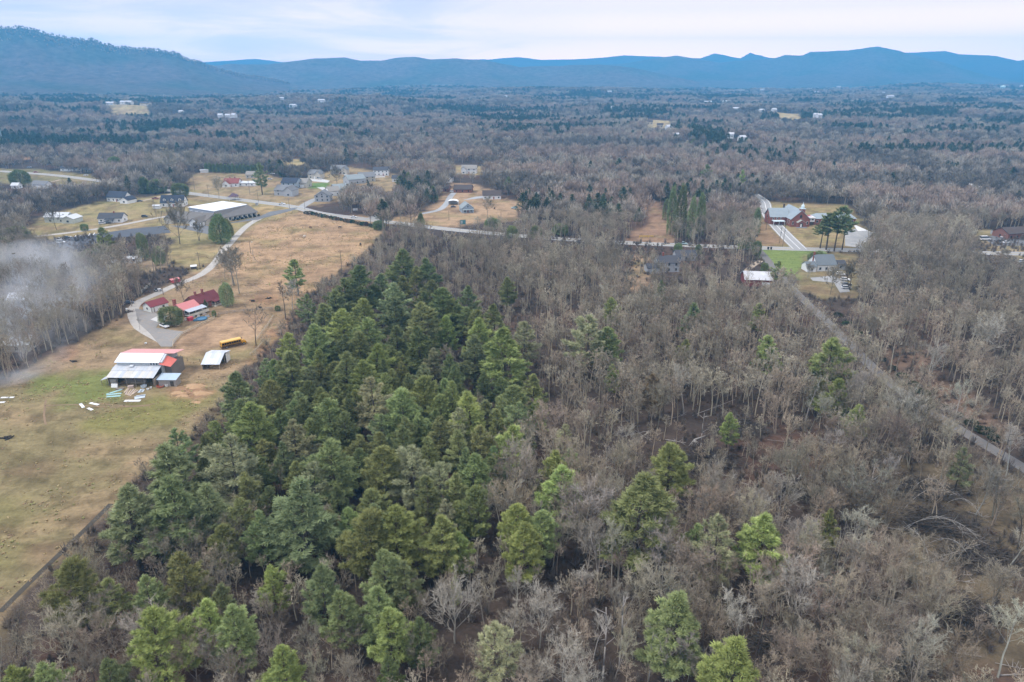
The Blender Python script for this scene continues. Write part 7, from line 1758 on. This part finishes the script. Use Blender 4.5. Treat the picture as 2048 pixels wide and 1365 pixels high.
    for i in first:
        kind = rnd.choice(kinds if py[i] < 1000 or rnd.random() < 0.6 else ['wide', 'multi', 'tall'])
        tone = rnd.choice('mmmmdpprr' if px[i] > 900 else 'mmmdddpr')
        zone, z = bare_zone_words(px[i], py[i])
        s_ = H[i] / BASEH[kind]
        sz = 'tall' if H[i] > 14 else 'mid-sized' if H[i] > 10 else 'low'
        shape = {'tall': 'straight', 'multi': 'many-stemmed', 'wide': 'wide-crowned', 'thin': 'thin'}[kind]
        lab = '%s %s %s bare tree %s' % (sz, {'m': 'grey-brown', 'd': 'dark', 'p': 'pale grey', 'r': 'reddish brown'}[tone], shape, zone)
        tree('bare_tree', (X[i], Y[i], 0), BARE[kind][rnd.randrange(len(BARE[kind]))], s_ * rnd.uniform(0.9, 1.15), s_, rnd.uniform(0, 6.28), jitter(BARK[tone][0]), jitter(BARK[tone][1]), lab, 'tree', 'leafless broadleaf trees',
             tilt=(rnd.gauss(0, 0.05), rnd.gauss(0, 0.05)))
    # everything farther in the same wood
    mids = []
    for sd, (f, sp, mu) in enumerate([(0.5, 0.32, 1), (0.56, 0.28, 1), (0.44, 0.36, 1), (0.34, 0.34, 3), (0.4, 0.42, 1)]):
        w, c = bare_proto(330 + sd, first=f, spread=sp, limbs=10, subs=5, twigs=5, fine=2, tw=0.085, fw=0.065, multi=mu)
        for tone in 'mrd':
            mids.append((join_meshes(w, c), tuple(1.18 * v for v in BARK[tone][1])))
    n = len(rest)
    scatter('bare_woods', np.stack([X[rest], Y[rest], 0 * X[rest]], -1), np.stack([H[rest] / 16 * RNG.uniform(0.85, 1.2, n)] * 2 + [H[rest] / 16], -1), RNG.uniform(0, 6.28, n), RNG.randint(0, len(mids), n), mids,
            'mass of grey leafless trees filling the wood behind the nearest ones', tilt=RNG.normal(size=(n, 2)) * 0.04)
    print('near bare trees', len(first), 'mass', n)
def join_meshes(a, b):
    va = np.zeros(len(a.vertices) * 3, np.float32); a.vertices.foreach_get('co', va)
    vb = np.zeros(len(b.vertices) * 3, np.float32); b.vertices.foreach_get('co', vb)
    fa = np.zeros(len(a.loops), np.int32); a.loops.foreach_get('vertex_index', fa)
    fb = np.zeros(len(b.loops), np.int32); b.loops.foreach_get('vertex_index', fb)
    ta = np.zeros(len(a.vertices), np.float32); a.attributes['tint'].data.foreach_get('value', ta)
    tb = np.zeros(len(b.vertices), np.float32); b.attributes['tint'].data.foreach_get('value', tb)
    return mesh_np(np.concatenate([va, vb]).reshape(-1, 3), np.concatenate([fa, fb + len(a.vertices)]).reshape(-1, 4), M_TWIG, attrs={'tint': np.concatenate([ta * 2.0, tb])})

def build_far_woods():
    protos = []
    for k in range(5): protos.append((far_bare_proto(400 + k, R=4.6 + 0.5 * (k % 3)), (0.36, 0.314, 0.25)))
    for k in range(3): protos.append((far_bare_proto(410 + k, R=5.2), (0.35, 0.274, 0.216)))
    for k in range(3): protos.append((far_bare_proto(415 + k, R=4.4, H=15), (0.22, 0.19, 0.152)))
    for k in range(4): protos.append((far_green_proto(420 + k), (0.105, 0.125, 0.072)))
    XS, YS, HS, SX, IX = [], [], [], [], []
    for r0, r1, sp in ((300, 700, 6.6), (700, 1200, 8.2), (1200, 2000, 10.5), (2000, 3200, 14.5), (3200, 4300, 20)):
        n = int(R_(88) * 0.5 * (r1 ** 2 - r0 ** 2) / sp ** 2)
        a = RNG.uniform(-R_(44), R_(44), n); r = np.sqrt(RNG.uniform(r0 ** 2, r1 ** 2, n))
        x = r * np.sin(a); y = r * np.cos(a)
        if r0 == 300:
            q = ~((x > -330) & (x < 420) & (y < 470)); x, y, r = x[q], y[q], r[q]
        z = ztop(x, y)
        flank = (z > zf(x, y) + 12)
        g = fbm(x / 150.0, y / 90.0, 121, 3) + 0.35 * fbm(x / 600.0, y / 500.0, 131, 2)
        green = RNG.rand(len(x)) < np.clip((0.02 + 0.9 * sstep(0.70, 0.86, g)) * np.where(r < 1000, 0.4, 1.0), 0, 0.9)
        h = RNG.uniform(10.5, 17.0, len(x)) * (0.85 + 0.3 * fbm(x / 80, y / 80, 9))
        wide = RNG.uniform(1.0, 1.5, len(x)) * max(1.0, sp / 8.6)
        k = clear_mask(x, y, z, h)
        dens = fbm(x / 60.0, y / 60.0, 141, 3)
        k &= ~flank
        k &= RNG.rand(len(x)) < 0.45 + 0.65 * sstep(0.28, 0.5, dens)
        for fx, fy in FAR_SPOTS:
            dd = np.hypot(x - fx, y - fy); rf = math.hypot(fx, fy)
            k &= ~((dd < 16 + 0.012 * rf) & (r < rf + 10))
        XS.append(x[k]); YS.append(y[k]); HS.append(h[k]); SX.append(wide[k])
        tone_ = fbm(x[k] / 110.0, y[k] / 70.0, 171, 3) + RNG.normal(size=k.sum()) * 0.06
        bare_ix = np.where(tone_ < 0.44, RNG.randint(8, 11, k.sum()), np.where(tone_ > 0.56, RNG.randint(5, 8, k.sum()), RNG.randint(0, 5, k.sum())))
        ix = np.where(green[k], RNG.randint(11, 15, k.sum()), bare_ix)
        IX.append(ix)
    # the fringe of trees along the nearest mountain's crest
    a = RNG.uniform(-R_(44), LM_A1, 2600); r = 3800 + RNG.normal(size=2600) * 40
    XS.append(r * np.sin(a)); YS.append(r * np.cos(a)); HS.append(RNG.uniform(9, 17, 2600)); SX.append(RNG.uniform(0.9, 1.3, 2600)); IX.append(RNG.randint(0, 11, 2600))
    X, Y, H, S, I = map(np.concatenate, (XS, YS, HS, SX, IX))
    Z = ztop(X, Y)
    s = H / 16
    near = np.hypot(X, Y) < 1200
    for nm, q, lab in (('roadside_woods', near, 'mixed leafless and evergreen woods around the houses and roads'), ('distant_woods', ~near, 'far woods of grey leafless trees and dark evergreens reaching to the mountains')):
        scatter(nm, np.stack([X, Y, Z], -1)[q], np.stack([s * S, s * S, s], -1)[q], RNG.uniform(0, 6.28, q.sum()), I[q], protos, lab)
    print('far trees', len(X))

def build_undergrowth():
    protos = []
    for k in range(3):
        protos += [(shrub_proto(500 + k), (0.17, 0.145, 0.12)), (shrub_proto(510 + k, H=3.2, R=1.3), (0.20, 0.168, 0.14)), (shrub_proto(520 + k, H=1.2, R=1.8, n=50), (0.165, 0.118, 0.09))]
    n = 34000
    X = RNG.uniform(-300, 380, n); Y = RNG.uniform(70, 440, n)
    px, py, d = project(np.stack([X, Y, 0 * X], -1))
    k = (px > -80) & (px < 2130) & (py < 1420)
    for nm in ('pasture', 'gym', 'mid_lawn', 'church', 'lawn_right', 'slope', 'yard_right', 'lot_left'): k &= ~inpoly(px, py, CLEARINGS[nm])
    lane = [tuple(G(a, b)[:2]) for a, b in GRAVEL_LANE]
    k &= polydist(X, Y, lane, closed=False) > 4.0
    k &= RNG.rand(n) < 0.35 + 0.8 * sstep(0.4, 0.6, fbm(X / 14, Y / 14, 91)) * np.where(inpoly(px, py, BRUSH), 0.9, 1)
    X, Y = X[k], Y[k]; n = len(X)
    scatter('undergrowth', np.stack([X, Y, 0 * X], -1), RNG.uniform(0.6, 1.5, n), RNG.uniform(0, 6.28, n), RNG.randint(0, len(protos), n), protos, 'low brown brush and saplings on the forest floor')

def build_tussocks():
    protos = [(shrub_proto(530 + k, H=0.42, R=0.5, n=16, w=0.16), c) for k, c in enumerate([(0.40, 0.32, 0.17), (0.46, 0.35, 0.20), (0.30, 0.29, 0.12), (0.50, 0.37, 0.22), (0.32, 0.23, 0.14)])]
    n = 60000
    X = RNG.uniform(-260, 20, n); Y = RNG.uniform(90, 560, n)
    px, py, d = project(np.stack([X, Y, 0 * X], -1))
    k = inpoly(px, py, PASTURE) & (px > -60) & ~inpoly(px, py, CORRAL)
    f = fbm(X / 9, Y / 9, 191, 3)
    k &= RNG.rand(n) < 0.10 + 0.9 * sstep(0.48, 0.68, f)
    for ln, wd in (([(592, 418), (528, 434), (500, 448), (462, 485), (430, 526), (400, 551), (350, 571), (312, 589), (268, 615), (270, 640), (308, 672), (330, 690)], 5.0),):
        k &= polydist(X, Y, [tuple(G(a, b)[:2]) for a, b in ln], closed=False) > wd
    k &= ~((px > 200) & (px < 480) & (py > 600) & (py < 800) & inpoly(px, py, [(205, 700), (290, 600), (440, 580), (445, 640), (380, 660), (350, 700), (360, 780), (210, 780)]))
    X, Y = X[k], Y[k]; n = len(X)
    scatter('grass_tussocks', np.stack([X, Y, 0 * X], -1), np.stack([RNG.uniform(0.5, 1.4, n)] * 2 + [RNG.uniform(0.35, 0.9, n)], -1), RNG.uniform(0, 6.28, n), RNG.randint(0, 5, n), protos, 'rough tufts of winter grass in the pasture')

# things lying or leaning in the wood: base pixel, end pixel, end height m, thickness m
LOGS = [((1490, 962), (1402, 940), 0.6, 0.3, 'pale fallen trunk pointing left in the tangle of downed timber'), ((1330, 880), (1372, 887), 1.2, 0.28, 'fallen trunk behind the white root fan'), ((1183, 1003), (1224, 1012), 0.3, 0.26, 'pair-lying pale log on reddish ground, upper one'), ((1190, 1000), (1232, 1006), 0.5, 0.2, 'pair-lying pale log on reddish ground, thin one'),
        ((1733, 948), (1748, 950), 0.2, 0.3, 'short cut log on the ochre ground near the lane'), ((1990, 960), (2035, 962), 0.2, 0.35, 'pale stacked log at the right edge clearing'), ((1560, 950), (1605, 935), 1.5, 0.25, 'log leaning on brush in the thicket'), ((1795, 1352), (1840, 1345), 0.2, 0.3, 'pale log at the bottom edge, right'), ((2000, 1352), (2046, 1350), 0.2, 0.3, 'fresh pale log in the bottom right corner'),
        ((1690, 1075), (1790, 1098), 0.5, 0.22, 'long thin log in the brushland, upper'), ((1830, 1130), (1960, 1090), 2.5, 0.2, 'long pole slanting through the brushland'), ((1720, 1185), (1890, 1225), 0.8, 0.25, 'long grey log across the brushland, lower'), ((1470, 1050), (1530, 1058), 0.4, 0.22, 'grey log behind the tall-trunked pines'),
        ((1580, 1140), (1640, 1030), 6.0, 0.22, 'leaning dead pole in the grey thicket'), ((1655, 1260), (1720, 1160), 6.0, 0.28, 'dark leaning trunk at the bottom, right of centre'), ((1385, 832), (1470, 800), 3.0, 0.2, 'leaning pole over dark brush'), ((1550, 745), (1585, 712), 4.0, 0.2, 'white leaning limb in the dark hollow'), ((1240, 875), (1300, 862), 0.6, 0.2, 'thin log at the edge of the thicket')]
ARCHES = [((1820, 984), (1890, 980), 7.5, 'pale sapling bent into an arch, upper'), ((1805, 1022), (1900, 990), 8.0, 'grey-white sapling arching right over dark brush'), ((1803, 1060), (1960, 1080), 9.0, 'long pale sapling bowed right across the brushland, outer'), ((1808, 1062), (1925, 1062), 8.0, 'pale sapling bowed right across the brushland, inner'), ((1740, 905), (1690, 860), 6.0, 'thin pale sapling arching left'),
          ((1940, 1120), (1860, 1085), 6.0, 'sapling bent left over the brush'), ((1860, 1130), (1800, 1060), 7.0, 'grey sapling bent double in the brush'), ((1890, 1010), (1960, 1030), 6.0, 'thin bent sapling near the lane clearing')]
SNAGS = [(1238, 1345, 1190, 0.32, 'tall broken pale snag, straight and branchless, near the bottom'), (1205, 1365, 1215, 0.35, 'forked grey snag left of the tall branchless one'), (1297, 1365, 1260, 0.25, 'short grey snag right of the tall branchless one'), (1400, 905, 835, 0.25, 'pale broken stub above the root fan'), (1660, 1190, 1050, 0.3, 'dark leaning snag in the bottom right wood'), (1700, 790, 705, 0.45, 'thick dark leaning trunk beside the gravel lane'), (1985, 985, 870, 0.2, 'thin dark pole tree by the lane')]
def build_woods_things():
    mw = mat('weathered_wood', (0.30, 0.275, 0.245), 0.9, 0.25, 1.2); md = mat('dark_bark', (0.10, 0.085, 0.075), 0.95, 0.25, 1.2)
    extra = []
    for k in range(46):
        if k % 3: x, y = rnd.uniform(1640, 2030), rnd.uniform(960, 1330)
        else: x, y = rnd.uniform(1220, 1600), rnd.uniform(840, 1010)
        l = rnd.uniform(22, 70); s_ = rnd.gauss(0.18, 0.25)
        extra.append(((x, y), (x + l, y + l * s_), rnd.choice((0.2, 0.4, 0.9, 1.8)), rnd.uniform(0.11, 0.2), '%s pole lying in the %s' % (rnd.choice(('thin grey', 'long grey', 'thin pale', 'weathered')), 'brushland at lower right' if k % 3 else 'downed timber right of the stand')))
    for (a, b, h, t, lab) in LOGS + extra:
        p = G(*a); q = G(*b, h)
        r = root('fallen_log', p, 0, lab, 'log', 'fallen timber')
        v = q - p; m = MB()
        pts = [np.array((0, 0, t * 0.45)) + v * f + np.array((0, 0, 0.12 * math.sin(9 * f))) for f in (0, 0.33, 0.66, 1)]
        for i in range(3): m.tube(pts[i], pts[i + 1], t * (0.55 - 0.12 * i), t * (0.43 - 0.12 * i), 6)
        m.build('trunk', mw, r, True)
        br = MB()
        for k in range(6):
            f = 0.35 + 0.1 * k; c = np.array((0, 0, t * 0.4)) + v * f
            d = np.array((rnd.gauss(0, 1), rnd.gauss(0, 1), abs(rnd.gauss(0.5, 0.5)))) * 1.1
            br.tube(c, c + d, 0.06, 0.02, 4)
        br.build('branch', mw, r)
    for a, b, h, lab in ARCHES:
        p = G(*a); q = G(b[0], b[1], h * 0.55); v = q - p
        r = root('bent_sapling', p, 0, lab, 'tree', 'bent saplings in the brushland')
        pts = []
        for k in range(11):
            f = k / 10
            pts.append(np.array((v[0] * f, v[1] * f, 0.8 * h * math.sin(math.pi * min(1, f * 0.80)) ** 0.8 if f > 0 else 0)))
        m = MB()
        for i in range(10): m.tube(pts[i], pts[i + 1], 0.075 - 0.005 * i, 0.07 - 0.005 * i, 5)
        m.build('trunk', mat('pale_bark', (0.36, 0.34, 0.305), 0.85, 0.2, 2.0), r, True)
        t = TreeMesh(); rs = np.random.RandomState(rnd.randrange(9999))
        for k in range(34):
            i = rnd.randrange(4, 11); c = pts[i]
            t.ribbons(c, c + rs.normal(size=3) * np.array((1, 1, 0.8)) + np.array((v[0], v[1], 0)) / np.hypot(v[0], v[1]) * 1.2, 0.05, 0.02, rs.rand(), rs)
        c = put('crown', t.mesh(M_TWIG), r); c.color = (0.32, 0.3, 0.27, 1)
    for x, yb, yt, t, lab in SNAGS:
        p = G(x, yb); pm = ppm(p); H = (yb - yt) / pm / 0.80
        r = root('dead_snag', p, rnd.uniform(0, 6), lab, 'dead tree', 'standing dead trunks')
        m = MB(); pr = None
        for k in range(5):
            c = (rnd.gauss(0, 0.08) * k * 0.5, rnd.gauss(0, 0.08) * k * 0.5, H * k / 4)
            if pr: m.tube(pr, c, t * (0.62 - 0.08 * k), t * (0.55 - 0.08 * k), 7)
            pr = c
        m.build('trunk', md if 'dark' in lab else mw, r, True)
        br = MB()
        for k in range(5):
            z = H * rnd.uniform(0.5, 0.95); a = rnd.uniform(0, 6.28); l = rnd.uniform(0.8, 2.6)
            br.tube((0, 0, z), (l * math.cos(a), l * math.sin(a), z + l * 0.5), 0.08, 0.03, 4)
        br.build('branch', md if 'dark' in lab else mw, r)
    # white root fan of the overturned tree
    p = G(1387, 893); r = root('uprooted_tree', p, 0, 'overturned tree with a white fan of roots in the downed timber', 'dead tree', 'fallen timber')
    m = MB()
    for k in range(9):
        a = -2.6 + k * 0.5; m.tube((0, 0, 2.2), (1.8 * math.cos(a), 0.9 * math.sin(a), 0.3 + 0.3 * (k % 3)), 0.10, 0.04, 5)
    m.build('root_fan', mat('bleached_wood', (0.48, 0.46, 0.42), 0.85, 0.15, 2.0), r, True)
    MB().tube((0, 0, 2.1), (5.5, 5.0, 1.0), 0.3, 0.15, 7).build('trunk', mw, r, True)
    # dark brush piles of the clearing
    for k, (px, py, w, lab) in enumerate([(1850, 985, 130, 'long dark brush pile of cut tops below the lane'), (1880, 1050, 170, 'widest dark brush pile in the brushland'), (1420, 925, 150, 'dark tangle of cut tops around the root fan'), (1480, 860, 110, 'dark brush heap behind the downed timber'), (1800, 1330, 120, 'brush pile at the bottom edge, right'), (1560, 1290, 90, 'brush heap at the bottom edge behind the bright pine'), (1960, 1120, 150, 'dark flat brush heap near the right edge'), (1700, 960, 120, 'brush heap at the edge of the grey thicket below the lane'), (1920, 1230, 140, 'brush heap low at the right edge'), (1600, 985, 110, 'brush heap within the grey thicket'), (1330, 950, 90, 'brush heap behind the broad lone pine')]):
        p = G(px, py); Wd = w / ppm(p); t = TreeMesh(); rs = np.random.RandomState(600 + k); n = 1500
        c = rs.normal(size=(n, 3)) * np.array((Wd * 0.26, Wd * 0.15, 0)); hh = 2.2 * np.exp(-(c[:, 0] / Wd * 3) ** 2)
        c[:, 2] = rs.uniform(0.05, 1, n) * hh
        d = unit(rs.normal(size=(n, 3)) * np.array((1.3, 0.8, 0.28))) * rs.uniform(0.8, 2.6, (n, 1))
        t.ribbons(c - d, c + d, 0.13, 0.06, rs.rand(n), rs)
        t.V = [np.maximum(v, np.array((-1e9, -1e9, 0.02))) for v in t.V]
        o = put('brush_pile', t.mesh(M_TWIG), None, p); o.color = (0.105, 0.09, 0.076, 1)
        tag(o, lab, 'brush pile', 'brush piles')

build_ground()
build_haze()
if 'build_structures' in globals(): build_structures()
build_pines()
build_evergreens()
build_bare()
build_far_woods()
build_undergrowth()
build_tussocks()
build_woods_things()

def tell_apart():
    """labels that fell together get their order across the place added"""
    by = {}
    for o in list(SC.objects):
        if o.parent is None and o.get('label') and o.get('category'): by.setdefault(o['label'], []).append(o)
    for lab, os_ in by.items():
        n = len(os_)
        if n < 2 or n > 9: continue
        os_.sort(key=lambda o: float(project(np.array(o.location))[0]))
        num = ['', '', 'two', 'three', 'four', 'five', 'six', 'seven', 'eight', 'nine'][n]
        for i, o in enumerate(os_):
            if i == 0: e = ', leftmost of %s' % num
            elif i == n - 1: e = ', rightmost of %s' % num
            else: e = ', %s from left' % ['', 'second', 'third', 'fourth', 'fifth', 'sixth', 'seventh', 'eighth'][i]
            if len((lab + e).split()) <= 16: o['label'] = lab + e
tell_apart()
